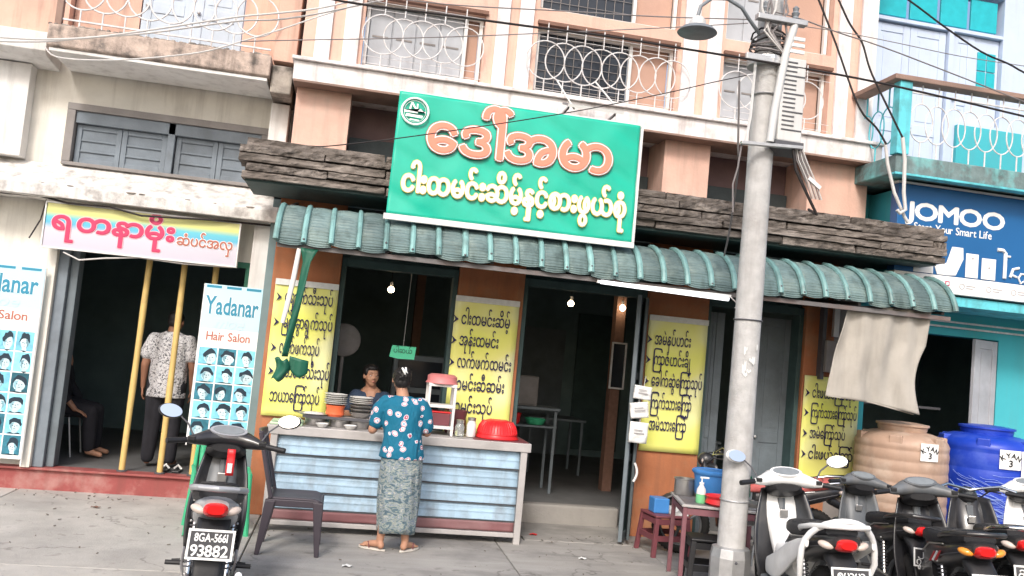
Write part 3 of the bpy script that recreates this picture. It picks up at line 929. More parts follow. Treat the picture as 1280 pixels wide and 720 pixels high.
sheetm = MB(); sheetm.sheet(awn_pt, 4, 110)
sheetm.v = [Vector((p.x, p.y + 0, p.z)) for p in sheetm.v]
firstp = sheetm.build('awning_panel', 'awning', A, smooth=2, at=(0, 0, 0)); firstp.data.update()
so = firstp.modifiers.new('thickness', 'SOLIDIFY'); so.thickness = 0.004
ribm = MB()
rp = []
for k in range(13):
    p = prof(k / 12)
    rp.append(Vector((0, p.y - 8.0 - 0.008, p.z - 2.5 + 0.008)))
ribm.tube(rp, [0.026] * 13, 8)
firstr = ribm.build('awning_rib', 'awning_rib', A, smooth=True, at=(0, 0, 0))
random.seed(5)
zline = lambda x: 0.03 * (x - AX0) / (AX1 - AX0) - 0.025 + 0.01 * math.sin(x * 1.7)
for i in range(NP):
    x = AX0 + pw * (i + 0.5)
    loc = Vector((x, 8.0 + random.uniform(-0.008, 0.008), 2.5 + zline(x)))
    rr = (random.uniform(-0.05, 0.05), random.uniform(-0.02, 0.02), 0)
    if i == 0: firstp.location = loc - OFF[A.name]; firstp.rotation_euler = rr
    else: piece(firstp, A, loc, rr)
for i in range(NP + 1):
    x = AX0 + pw * i
    loc = Vector((x, 8.0 + random.uniform(-0.006, 0.006), 2.5 + zline(x)))
    rr = (random.uniform(-0.02, 0.02), random.uniform(-0.03, 0.03), 0)
    sx = (random.uniform(0.85, 1.15), 1, 1)
    if i == 0: firstr.location = loc - OFF[A.name]; firstr.rotation_euler = rr
    else: piece(firstr, A, loc, rr, sx)
scm = None
for i in range(1, NP + 1):
    if random.random() < 0.55:
        p_ = prof(0.9 if i % 2 else 0.8)
        loc = Vector((AX0 + pw * i, p_.y - 0.036, p_.z + zline(AX0 + pw * i) + 0.0))
        if scm is None:
            scm = MB().ball((0, 0, 0), (0.011, 0.009, 0.011), 8).build('awning_screw', 'iron_dark', A, smooth=True, at=(0, 0, 0)); scm.location = loc - OFF[A.name]
        else: piece(scm, A, loc)
MB().box(-0.66, 5.76, 7.665, 7.69, 2.46, 2.5).build('front_beam', 'steel_beam', A)
MB().box(-0.66, 5.76, 8.05, 8.09, 2.83, 2.87).build('rear_beam', 'steel_beam', A)
for i in range(8):
    x = -0.6 + i * 0.9
    MB().bar((x, 8.72, 2.62), (x, 7.7, 2.53), 0.03, 0.03).build('rafter', 'steel_beam', A)
    MB().bar((x, 8.72, 2.99), (x, 8.08, 2.87), 0.03, 0.03).build('rafter', 'steel_beam', A)
MB().sheet(lambda u, v: (-0.64 + 6.36 * u, 7.72 + 0.98 * v, 2.505 + 0.1 * v), 12, 2).build('green_lining', 'green_under', A)

# ================================================================== SALON BUILDING
N_ = thing('salon_building', 'old cream building with grey shuttered window and stained balcony over the hair salon', 'building', (-3.0, 9.5, 0))
wall_grid(MB(), -6.5, -0.8, 2.84, 4.4, 9.42, 9.62, [(-2.97, -1.0, 3.23, 3.83)]).build('upper_wall', 'cream_wall', N_)
wall_grid(MB(), -6.5, -0.8, 0, 2.838, 9.43, 9.62, [(-2.95, -1.04, -1, 2.42)]).build('lower_wall', 'cream_wall', N_)
MB().prismx([(9.418, 3.2), (9.02, 2.95), (9.0, 2.93), (9.0, 2.82), (9.418, 2.82)], -6.5, -0.8).build('stained_ledge', 'pale_ledge', N_, bevel=0.006)
random.seed(21)
crm = MB()
for k in range(60):
    x = random.uniform(-5, -0.9); s = random.uniform(0.01, 0.03)
    crm.ball((x, 9.01 + random.uniform(0, 0.05), 2.94), (s * 1.8, s, s * 0.5), 6)
crm.build('ledge_crumbs', 'old_concrete', N_).__setitem__('kind', 'stuff')
for xa, xb in ((-5.2, -4.3), (-3.32, -3.3)):
    pass
box('pilaster', 'white_wall', N_, -4.6, -3.31, 9.25, 9.418, 3.21, 4.13, 0.006)
box('pilaster', 'white_wall', N_, -0.99, -0.81, 9.1, 9.418, 3.21, 4.04, 0.006)
MB().prismx([(9.42, 4.13), (9.0, 4.16), (8.95, 4.2), (8.95, 4.38), (9.42, 4.4)], -6.5, -3.1).build('cornice', 'white_wall', N_, bevel=0.008)
MB().box(-0.99, -0.79, 8.78, 9.4, 4.06, 4.34).build('corbel', 'old_concrete', N_, bevel=0.015)
# balcony
MB().prismx([(9.41, 4.185), (8.72, 4.185), (8.70, 4.2), (8.70, 4.4), (9.41, 4.4)], -3.02, -1.0).build('balcony_slab', 'balcony_stain', N_, bevel=0.01) if mat('balcony_stain', (0.5, 0.4, 0.34), 0.9, 0.25, 9, 0.9, 40, (0.13, 0.115, 0.105), 0.85, 8, BLK, 0.7) else None
MB().box(-3.0, -1.02, 8.73, 9.4, 4.15, 4.183).build('balcony_soffit', 'white_wall', N_, bevel=0.004)
random.seed(4)
bt = MB()
for k in range(40):
    x = -3.0 + 2.0 * k / 40 + random.uniform(-.02, .02)
    bt.ball((x, 8.73, 4.4), (random.uniform(0.02, 0.05), 0.035, random.uniform(0.008, 0.025)), 6)
bt.build('broken_plaster', 'old_concrete', N_).__setitem__('kind', 'stuff')
wall_grid(MB(), -3.04, -0.78, 4.402, 6.9, 9.43, 9.62, [(-2.42, -1.4, 4.3, 6.3)]).build('upper_wall', 'peach_wall', N_)
MB().box(-6.5, -3.05, 9.3, 9.62, 4.402, 6.9).build('upper_wall', 'peach_wall', N_)
MB().box(-1.0, -0.78, 8.85, 9.428, 4.402, 6.9).build('balcony_pier', 'peach_wall', N_, bevel=0.006)
panel_door('balcony_door', 'pale_blue_door', N_, -2.41, -1.91, 9.44, 4.42, 6.2, split=0.3)
panel_door('balcony_door', 'pale_blue_door', N_, -1.905, -1.41, 9.44, 4.42, 6.2, split=0.3)
rl = MB().tube(ring_pts(0, 0, 0, 0.2, 0.2), 0.009, 6, closed=True)
rfirst = None
for i in range(9):
    cx = -2.78 + 0.2 * i
    if rfirst is None:
        rfirst = rl.build('railing_ring', 'iron_white', N_, smooth=True, at=(0, 0, 0)); rfirst.location = Vector((cx, 8.78, 4.79)) - OFF[N_.name]
    else: piece(rfirst, N_, (cx, 8.78 + (0.008 if i % 2 else 0), 4.79))
    MB().tube([(cx, 8.78, 4.4), (cx, 8.78, 4.59)], 0.008, 6).build('railing_bar', 'iron_white', N_, smooth=True)
MB().box(-2.98, -1.02, 8.77, 8.79, 4.47, 4.485).build('railing_rail', 'iron_white', N_)
MB().box(-2.98, -1.02, 8.77, 8.79, 5.1, 5.13).build('railing_rail', 'iron_white', N_)
MB().box(-2.99, -2.93, 8.75, 8.81, 4.4, 5.2).build('railing_post', 'brown_coping', N_, bevel=0.006)
# window with two pairs of shutters
wf = MB()
wf.box(-2.97, -1.0, 9.36, 9.5, 3.76, 3.83); wf.box(-2.97, -1.0, 9.36, 9.5, 3.2, 3.235)
for xx in (-2.97, -1.08): wf.box(xx, xx + 0.08, 9.362, 9.498, 3.236, 3.759)
win = wf.build('window', 'grey_frame', N_, bevel=0.006)
MB().box(-2.0, -1.93, 9.39, 9.5, 3.237, 3.758).build('mullion', 'blue_grey_shutter', win, bevel=0.004)
MB().box(-2.888, -1.082, 9.39, 9.5, 3.64, 3.757).build('transom', 'blue_grey_shutter', win, bevel=0.004)
MB().box(-2.88, -1.09, 9.51, 9.6, 3.22, 3.8).build('back_board', 'dark_wood', win)
for xa, xb in ((-2.88, -2.45), (-2.445, -2.01), (-1.92, -1.51), (-1.505, -1.09)):
    panel_door('shutter', 'blue_grey_shutter', win, xa, xb, 9.44, 3.24, 3.63, th=0.03, split=0.5, handle=False) if 0 else None
    b = MB()
    b.box(xa, xa + 0.05, 9.44, 9.47, 3.24, 3.635); b.box(xb - 0.05, xb, 9.44, 9.47, 3.24, 3.635)
    for z in (3.24, 3.36, 3.47, 3.585): b.box(xa + 0.051, xb - 0.051, 9.442, 9.468, z, z + (0.05 if z in (3.24, 3.585) else 0.018))
    b.box(xa + 0.045, xb - 0.045, 9.458, 9.465, 3.26, 3.6)
    b.build('shutter', 'blue_grey_shutter', win, bevel=0.003)
# salon room, step and door posts
box('entrance_step', 'step_red', N_, -6.0, -1.02, 9.34, 9.44, -0.02, 0.19, 0.012)
box('entrance_step', 'step_red', N_, -6.0, -1.02, 9.30, 9.5, 0.191, 0.215, 0.008)
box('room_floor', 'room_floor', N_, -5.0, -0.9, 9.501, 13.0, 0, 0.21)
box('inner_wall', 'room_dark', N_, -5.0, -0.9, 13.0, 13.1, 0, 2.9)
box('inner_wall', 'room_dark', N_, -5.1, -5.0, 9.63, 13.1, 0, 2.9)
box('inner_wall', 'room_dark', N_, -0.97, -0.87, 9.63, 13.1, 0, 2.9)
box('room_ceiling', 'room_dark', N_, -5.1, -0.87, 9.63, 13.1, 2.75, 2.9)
box('door_head', 'green_jamb', N_, -2.95, -1.04, 9.44, 9.5, 2.36, 2.42)
box('door_post', 'cream_wall', N_, -2.95, -2.86, 9.28, 9.5, 0.216, 2.36, 0.006)
box('door_post', 'blue_grey_shutter', N_, -2.858, -2.76, 9.34, 9.5, 0.216, 2.36, 0.006)
box('door_post', 'grey_door', N_, -2.757, -2.68, 9.4, 9.56, 0.216, 2.36, 0.006)
box('door_post', 'green_jamb', N_, -1.09, -1.045, 9.4, 9.5, 0.216, 2.36, 0.006)
box('end_post', 'white_wall', N_, -1.03, -0.83, 9.22, 9.4, 0, 2.82, 0.006)

# ================================================================== BLUE BUILDING
Bb = thing('blue_building', 'turquoise building with ring-railed balcony above the dark blue bathroom shop sign', 'building', (7.0, 9.3, 0))
wall_grid(MB(), 5.56, 11.5, 3.92, 7.2, 9.25, 9.45, [(5.75, 6.72, 4.2, 6.1), (6.78, 7.45, 5.0, 6.1), (5.75, 7.45, 6.14, 6.6)]).build('upper_wall', 'lavender', Bb)
box('wall_panel', 'cyan_wall', Bb, 7.85, 11.5, 9.18, 9.245, 4.16, 7.2)
box('lower_panel', 'cyan_wall', Bb, 6.85, 7.75, 9.19, 9.246, 4.16, 4.95)
panel_door('upper_door', 'lavender', Bb, 5.76, 6.23, 9.3, 4.17, 6.08, split=0.35)
panel_door('upper_door', 'lavender', Bb, 6.235, 6.71, 9.3, 4.17, 6.08, split=0.35)
panel_door('upper_shutter', 'lavender', Bb, 6.79, 7.1, 9.3, 5.01, 6.09, split=0.25)
pn = box('upper_window', 'lavender', Bb, 7.105, 7.44, 9.31, 9.34, 5.01, 6.09)
for a in (0, 1):
    for c in (0, 1):
        MB().box(7.15 + a * 0.13, 7.265 + a * 0.13, 9.295, 9.309, 5.45 + c * 0.24, 5.675 + c * 0.24).build('pane', 'cyan_pane', pn, bevel=0.002)
for k in range(4):
    MB().box(5.8 + k * 0.41, 6.16 + k * 0.41, 9.3, 9.33, 6.18, 6.56).build('fanlight_pane', 'cyan_pane', Bb, bevel=0.004)
box('balcony_slab', 'fascia_dirty', Bb, 5.3, 11.5, 8.02, 9.24, 3.95, 4.14, 0.01)
box('balcony_lip', 'cyan_bright', Bb, 5.28, 11.5, 7.99, 8.1, 3.925, 3.949, 0.004)
cp = box('coping', 'brown_coping', Bb, 5.2, 11.5, 7.96, 8.12, 4.90, 4.955, 0.008)
box('coping', 'brown_coping', Bb, 5.2, 5.36, 8.125, 9.2, 4.90, 4.955, 0.008)
box('corner_post', 'cyan_bright', Bb, 5.28, 5.42, 7.99, 8.11, 4.141, 4.899, 0.006)
box('balcony_post', 'cyan_bright', Bb, 8.5, 8.64, 7.99, 8.11, 4.141, 4.899, 0.006)
re_ = MB().tube(ring_pts(0, 0, 0, 0.135, 0.2), 0.0075, 6, closed=True)
rb = None
for i in range(21):
    cx = 5.57 + 0.19 * i if i < 15 else 8.77 + 0.19 * (i - 15)
    if rb is None:
        rb = re_.build('railing_ring', 'iron_white', Bb, smooth=True, at=(0, 0, 0)); rb.location = Vector((cx, 8.04, 4.5)) - OFF[Bb.name]
    else: piece(rb, Bb, (cx, 8.04 + (0.008 if i % 2 else 0), 4.5))
    for a, c in ((4.7, 4.9), (4.14, 4.3)):
        MB().tube([(cx, 8.04, a), (cx, 8.04, c)], 0.008, 6).build('railing_bar', 'iron_white', Bb, smooth=True)
for i in range(5):
    cy = 8.28 + 0.2 * i
    q = piece(rb, Bb, (5.35, cy, 4.5), (0, 0, PI / 2))
    q.data = q.data.copy(); q.data.materials.clear(); q.data.materials.append(MATS['cyan_bright'])
    for a, c in ((4.7, 4.9), (4.14, 4.3)):
        MB().tube([(5.35, cy, a), (5.35, cy, c)], 0.01, 6).build('railing_bar', 'cyan_bright', Bb, smooth=True)
box('railing_rail', 'iron_white', Bb, 5.43, 11.4, 8.03, 8.05, 4.8, 4.815)
# ground floor
wall_grid(MB(), 5.57, 11.5, 0, 3.92, 9.02, 9.25, [(5.75, 7.42, -1, 2.42)]).build('lower_wall', 'cyan_wall', Bb)
box('sign_shelf', 'cyan_bright', Bb, 5.6, 11.5, 8.28, 9.0, 2.68, 2.78, 0.006)
box('sign_backing', 'cyan_wall', Bb, 5.65, 11.5, 8.4, 8.99, 2.785, 3.9)
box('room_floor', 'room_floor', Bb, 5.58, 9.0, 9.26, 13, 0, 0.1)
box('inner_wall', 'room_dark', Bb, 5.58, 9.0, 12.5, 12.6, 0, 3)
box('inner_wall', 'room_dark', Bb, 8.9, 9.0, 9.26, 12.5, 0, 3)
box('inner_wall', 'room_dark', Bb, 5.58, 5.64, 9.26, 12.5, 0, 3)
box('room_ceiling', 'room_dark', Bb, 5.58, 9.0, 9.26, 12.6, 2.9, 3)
box('railing_bar', 'iron_dark', Bb, 5.75, 7.0, 9.4, 9.43, 1.55, 1.58)
Md = Matrix.Translation((7.4, 9.0, 0)) @ Matrix.Rotation(R(20), 4, 'Z')
panel_door('door_leaf', 'pale_grey_door', Bb, -0.44, -0.01, 0.0, 0.1, 2.4, split=0.45, M=Md)
for z in (2.52, 2.58):
    MB().tube([(5.6, 8.99, z + 0.0), (11, 8.99, z - 0.02)], 0.012, 6).build('conduit', 'iron_white', Bb, smooth=True)
WIRES = [
    ('thick black cable crossing the whole picture in front of the upper windows', 'cable_black', 0.0110, [(-0.71, 6.20, 4.14), (-0.28, 6.20, 4.10), (0.41, 6.20, 4.12), (1.13, 6.20, 4.14), (1.67, 6.20, 4.16), (2.18, 6.20, 4.16), (2.96, 6.20, 4.16), (3.73, 6.20, 4.15), (4.49, 6.20, 4.11), (5.22, 6.20, 4.06), (6.14, 6.20, 3.99)]),
    ('thin dark wire running level to the pole just above the left ring grille', 'cable_grey', 0.0051, [(-0.93, 6.22, 3.71), (-0.67, 6.22, 3.76), (0.43, 6.22, 3.96), (1.61, 6.22, 4.20), (2.23, 6.22, 4.33), (2.78, 6.22, 4.45)]),
    ('dark wire running to the pole near its lamp arm', 'cable_grey', 0.0059, [(-0.27, 6.22, 4.18), (0.47, 6.22, 4.21), (1.29, 6.22, 4.30), (2.04, 6.22, 4.38), (2.78, 6.22, 4.48)]),
    ('thin wire crossing the green banner and rising to the pole', 'cable_black', 0.0051, [(-0.35, 6.22, 3.05), (-0.20, 6.22, 3.08), (0.33, 6.22, 3.22), (1.37, 6.22, 3.53), (2.15, 6.22, 3.80), (2.52, 6.22, 3.94), (2.80, 6.22, 4.04)]),
    ('upper white cable over the salon balcony', 'cable_white', 0.0110, [(-3.34, 7.90, 3.96), (-3.10, 7.90, 3.97), (-2.73, 7.90, 4.01), (-2.36, 7.90, 4.09), (-1.94, 7.90, 4.22), (-1.28, 7.90, 4.44), (-0.95, 7.90, 4.53), (-0.54, 7.90, 4.65), (-0.06, 7.90, 4.85)]),
    ('lower white cable over the salon balcony', 'cable_white', 0.0100, [(-3.36, 7.95, 3.94), (-3.11, 7.95, 3.95), (-2.74, 7.95, 4.01), (-2.44, 7.95, 4.09), (-1.95, 7.95, 4.21), (-1.25, 7.95, 4.43), (-0.91, 7.95, 4.50), (-0.54, 7.95, 4.62), (0.01, 7.95, 4.84)]),
    ('drooping white cable below the salon balcony slab', 'cable_white', 0.0090, [(-2.89, 8.30, 4.06), (-2.78, 8.30, 3.98), (-2.45, 8.30, 4.00), (-2.05, 8.30, 4.08), (-1.58, 8.30, 4.21), (-1.25, 8.30, 4.36), (-0.91, 8.30, 4.53), (-0.56, 8.30, 4.72), (-0.28, 8.30, 4.86)]),
    ('grey wire from the pole passing below the lavender door to the balcony coping', 'cable_grey', 0.0068, [(2.98, 6.25, 4.59), (3.22, 6.25, 4.57), (3.57, 6.25, 4.51), (3.93, 6.25, 4.46), (4.51, 6.25, 4.35), (5.26, 6.25, 4.20), (5.72, 6.25, 4.11)]),
    ('thin grey wire passing level in front of the lavender door', 'cable_grey', 0.0043, [(3.13, 6.25, 4.51), (3.59, 6.25, 4.52), (4.07, 6.25, 4.51), (4.64, 6.25, 4.49), (5.24, 6.25, 4.50), (5.70, 6.25, 4.51)]),
    ('dark wire sagging across the cyan shutter pane at the top right corner', 'cable_black', 0.0093, [(3.72, 6.10, 4.94), (4.06, 6.10, 4.80), (4.38, 6.10, 4.64), (4.72, 6.10, 4.49), (4.97, 6.10, 4.43), (5.12, 6.10, 4.38), (5.49, 6.10, 4.28)]),
    ('black drop wire reaching the ledge corner left of the blue sign', 'cable_black', 0.0120, [(3.97, 7.60, 5.61), (4.10, 7.60, 5.39), (4.31, 7.60, 4.99), (4.59, 7.60, 4.42), (4.79, 7.60, 4.24), (4.91, 7.60, 4.09)]),
    ('knotted black drop wire passing the corner of the turquoise balcony', 'cable_black', 0.0120, [(4.08, 7.50, 5.66), (4.25, 7.50, 5.38), (4.38, 7.50, 5.17), (4.52, 7.50, 5.01), (4.60, 7.50, 4.81), (4.68, 7.50, 4.66), (4.86, 7.50, 4.38), (5.01, 7.50, 4.15)]),
    ('grey wire hanging down the left side of the pole to the awning', 'cable_grey', 0.0102, [(2.78, 6.30, 4.02), (2.90, 6.50, 3.56), (2.96, 6.60, 3.47), (3.13, 7.00, 3.30), (3.28, 7.40, 3.02), (3.38, 7.70, 2.84)]),
]
HOSES = [
    ('left white hose hanging in front of the blue sign', 'cable_white', 0.0160, [(4.96, 7.70, 4.14), (5.00, 7.70, 3.93), (5.09, 7.70, 3.66), (5.22, 7.70, 3.43), (5.26, 7.70, 3.38)]),
    ('right white hose hanging in front of the blue sign', 'cable_white', 0.0180, [(5.11, 7.65, 4.20), (5.15, 7.65, 3.98), (5.16, 7.65, 3.66), (5.19, 7.65, 3.49), (5.13, 7.65, 3.45), (5.10, 7.65, 3.48)]),
]

# ================================================================== SIGNS
# green food banner
G_ = thing('shop_banner', 'big green food banner with salmon Burmese name over a cream line and round white logo', 'banner', (1.35, 7.72, 2.85))


def ban(u, v):
    x, z = 0.235 + 2.235 * u, 2.865 + 1.095 * v
    w = 0.007 * math.sin(9 * u + 4 * v) * math.sin(5 * v + 2) + 0.0045 * abs(math.sin(11 * (u * 0.9 + v * 0.8))) ** 6 * 2 - 0.006 * abs(math.sin(7 * (u * 1.1 - v * 0.5) + 1)) ** 9
    w += 0.006 * noise.noise(Vector((u * 5, v * 3, 1)))
    return (x + (0.02 * (1 - v)) * (u - 0.5), 7.728 + w, z)


MB().sheet(ban, 80, 44, th=0.004).build('banner_cloth', 'banner_green', G_, smooth=2)
MB().box(0.205, 2.5, 7.712, 7.75, 2.81, 2.862).build('frame_strip', 'frame_white', G_, bevel=0.003)
MB().box(2.476, 2.5, 7.712, 7.75, 2.863, 3.955).build('frame_strip', 'frame_white', G_, bevel=0.003)
MB().box(0.23, 2.475, 7.735, 7.76, 3.962, 3.975).build('frame_strip', 'frame_white', G_, bevel=0.002)
for z in (3.0, 3.5, 3.9): MB().box(0.3, 2.4, 7.76, 7.79, z, z + 0.03).build('frame_bar', 'steel_beam', G_)
for x in (0.5, 2.2): MB().bar((x, 7.77, 2.85), (x, 8.5, 3.5), 0.03, 0.03).build('frame_bar', 'steel_beam', G_)
DAW = '\u1012\u1031\u102b\u103a\u1021\u1019\u102c'
for m, y, bo, nm in (('print_brown', 7.7055, 0.06, 'name_shadow'), ('print_white', 7.7005, 0.046, 'name_outline'), ('print_salmon', 7.6955, 0.022, 'name_lettering')):
    lettering(DAW, G_, m, 0.5, 3.465, y, size=0.46, width=1.72, bold=0.0, spread=bo, name=nm)
FOOD = '\u1004\u102b\u1038\u1011\u1019\u1004\u103a\u1038\u1006\u102d\u1019\u103a\u1037\u1014\u103e\u1004\u103a\u1037\u1005\u102c\u1038\u1016\u103d\u101a\u103a\u1005\u102f\u1036'
for m, y, bo, nm in (('print_yellowline', 7.704, 0.05, 'line_shadow'), ('print_white', 7.7, 0.028, 'line_lettering')):
    lettering(FOOD, G_, m, 0.325, 3.075, y, size=0.275, width=2.07, bold=0.0, spread=bo, name=nm)
lg = MB()
lg.tube(ring_pts(0.385, 7.705, 3.79, 0.118, 0.118, 32), 0.010, 6, closed=True)
lg.tube(ring_pts(0.385, 7.705, 3.79, 0.095, 0.095, 32), 0.002, 4, closed=True)
lg.prism([(0.33, 3.81), (0.345, 3.87), (0.36, 3.87), (0.395, 3.815), (0.395, 3.86), (0.408, 3.86), (0.408, 3.795), (0.392, 3.795), (0.352, 3.85), (0.348, 3.8)], 7.704, 7.706)
lg.prism([(0.29, 3.775), (0.29, 3.795), (0.48, 3.795), (0.48, 3.78), (0.43, 3.82), (0.41, 3.8), (0.41, 3.775)], 7.704, 7.706)
lg.prism([(0.305, 3.74), (0.31, 3.765), (0.46, 3.758), (0.45, 3.735)], 7.704, 7.706)
lg.prism([(0.34, 3.71), (0.345, 3.722), (0.43, 3.718), (0.42, 3.706)], 7.704, 7.706)
lg.build('logo', 'print_white', G_)


# yellow menus
def menu(label, x0, x1, z0, z1, lines, size=0.17, strip=True):
    t = thing('menu_banner', label, 'menu sign', ((x0 + x1) / 2, 8.74, z0), group='yellow menu banners on the shop front')
    seed = x0 * 7
    MB().sheet(lambda u, v: (x0 + (x1 - x0) * u, 8.722 + 0.006 * noise.noise(Vector((u * 2.5 + seed, v * 5, 0))), z0 + (z1 - z0) * v), 10, 22, th=0.004).build('menu_sheet', 'menu_print', t, smooth=2)
    if strip: MB().box(x0, x1, 8.705, 8.712, z1 - 0.055, z1 + 0.002).build('white_strip', 'paper_scrap', t)
    for s, x, z, w, arrow in lines:
        if arrow:
            MB().prism([(x - 0.01, z + 0.0), (x + 0.045, z + 0.045), (x - 0.01, z + 0.09), (x + 0.012, z + 0.045)], 8.708, 8.7085).build('arrow_mark', 'print_navy', t)
        lettering(s, t, 'print_navy', x + 0.07, z, 8.707, size=size, width=w, bold=0.01)
    return t


B = lambda s: s.encode().decode('unicode_escape') if '\\u' in s else s
menu('leftmost yellow menu banner with five lines of salads behind the hanging green strap', -0.72, -0.12, 0.94, 2.25, [
    ('\u101b\u103e\u1031\u102c\u1000\u103a\u101e\u102e\u1038\u101e\u102f\u1015\u103a', -0.69, 2.03, 0.46, 1),
    ('\u1019\u103c\u1004\u103a\u1038\u1001\u103d\u102c\u101b\u103d\u1000\u103a\u101e\u102f\u1015\u103a', -0.69, 1.79, 0.48, 1),
    ('\u101c\u1000\u103a\u1016\u1000\u103a\u101e\u102f\u1015\u103a', -0.69, 1.545, 0.38, 1),
    ('\u1011\u1031\u102c\u1015\u1010\u103a\u101e\u102e\u1038\u101e\u102f\u1015\u103a', -0.69, 1.32, 0.5, 1),
    ('\u1018\u101a\u102c\u1000\u103c\u1031\u102c\u103a\u101e\u102f\u1015\u103a', -0.73, 1.08, 0.47, 0)])
menu('yellow menu banner in the middle with five rice dishes behind the red colander', 1.03, 1.68, 0.92, 2.27, [
    ('\u1004\u102b\u1038\u1011\u1019\u1004\u103a\u1038\u1006\u102d\u1019\u1037\u103a', 1.03, 1.99, 0.5, 1),
    ('\u1021\u102f\u1014\u103a\u1038\u1011\u1019\u1004\u103a\u1038', 1.03, 1.78, 0.4, 1),
    ('\u101c\u1000\u103a\u1016\u1000\u103a\u1011\u1019\u1004\u103a\u1038', 1.03, 1.56, 0.55, 1),
    ('\u1011\u1019\u1004\u103a\u1038\u1006\u102e\u1006\u1019\u103a\u1038', 1.0, 1.34, 0.53, 0),
    ('\u1011\u1019\u1004\u103a\u1038\u101e\u102f\u1015\u103a', 1.0, 1.12, 0.43, 0)])
menu('yellow menu banner with five meat dishes right of the iron door leaf', 3.06, 3.71, 0.88, 2.28, [
    ('\u1021\u1019\u1032\u1014\u1015\u103a\u101f\u1004\u103a\u1038', 3.06, 1.98, 0.4, 1),
    ('\u1000\u103c\u102c\u1007\u1036\u101f\u1004\u103a\u1038\u1001\u103b\u102d\u102f', 3.06, 1.77, 0.42, 1),
    ('\u1001\u1031\u102b\u1000\u103a\u1006\u103d\u1032\u1000\u103c\u1031\u102c\u103a\u101e\u102f\u1015\u103a', 3.06, 1.55, 0.56, 1),
    ('\u1000\u103c\u1000\u103a\u101e\u102c\u1038\u1000\u103c\u1031\u102c\u103a', 3.07, 1.32, 0.45, 0),
    ('\u1021\u1019\u1032\u101e\u102c\u1038\u1000\u103c\u1031\u102c\u103a', 3.07, 1.1, 0.41, 0)])
menu('rightmost yellow menu banner with four lines partly behind the hanging canvas', 4.85, 5.5, 0.55, 1.81, [
    ('\u1004\u102b\u1038\u1016\u101a\u103a\u1000\u103c\u1031\u102c\u103a\u101e\u102f\u1015\u103a', 4.87, 1.58, 0.52, 1),
    ('\u1000\u103c\u1000\u103a\u101e\u102c\u1038\u1000\u103c\u1031\u102c\u103a\u101e\u102f\u1015\u103a', 4.87, 1.37, 0.54, 1),
    ('\u1021\u1019\u1032\u1000\u103c\u1031\u102c\u103a\u101e\u102f\u1015\u103a', 4.87, 1.15, 0.42, 1),
    ('\u1004\u102b\u1038\u1016\u101a\u103a\u1000\u103c\u1031\u102c\u103a', 4.87, 0.93, 0.52, 1)], strip=False, size=0.155)

# salon sign board
t = thing('salon_sign', 'long salon sign with crimson Burmese name on a yellow, blue and lilac ground', 'shop sign', (-2.07, 9.12, 2.56))
sb = MB().box(-2.95, -1.16, 9.1, 9.16, 2.345, 2.775).build('sign_board', 'salon_sign_print', t, bevel=0.005, at=(-2.07, 9.12, 2.56))
for xx, zz, ww, hh in ((-2.965, 2.335, 1.82, 0.014), (-2.965, 2.772, 1.82, 0.014)):
    MB().box(xx, xx + ww, 9.09, 9.165, zz, zz + hh).build('sign_frame', 'frame_white', t)
for xx in (-2.966, -1.159):
    MB().box(xx, xx + 0.013, 9.09, 9.165, 2.35, 2.771).build('sign_frame', 'frame_white', t)
YD = '\u101b\u1010\u1014\u102c\u1019\u102d\u102f\u1038'
for m, y, bo, nm in (('print_pinkline', 9.0955, 0.065, 'name_outline'), ('print_crimson', 9.092, 0.035, 'name_lettering')):
    lettering(YD, t, m, -2.9, 2.525, y, size=0.245, width=1.14, bold=0.0, spread=bo, name=nm)
HB = '\u1006\u1036\u1015\u1004\u103a\u1021\u101c\u103e'
for m, y, bo, nm in (('print_white', 9.0965, 0.05, 'line_outline'), ('print_brown', 9.094, 0.015, 'line_lettering')):
    lettering(HB, t, m, -1.74, 2.5, y, size=0.14, width=0.54, bold=0.01, spread=bo, name=nm)


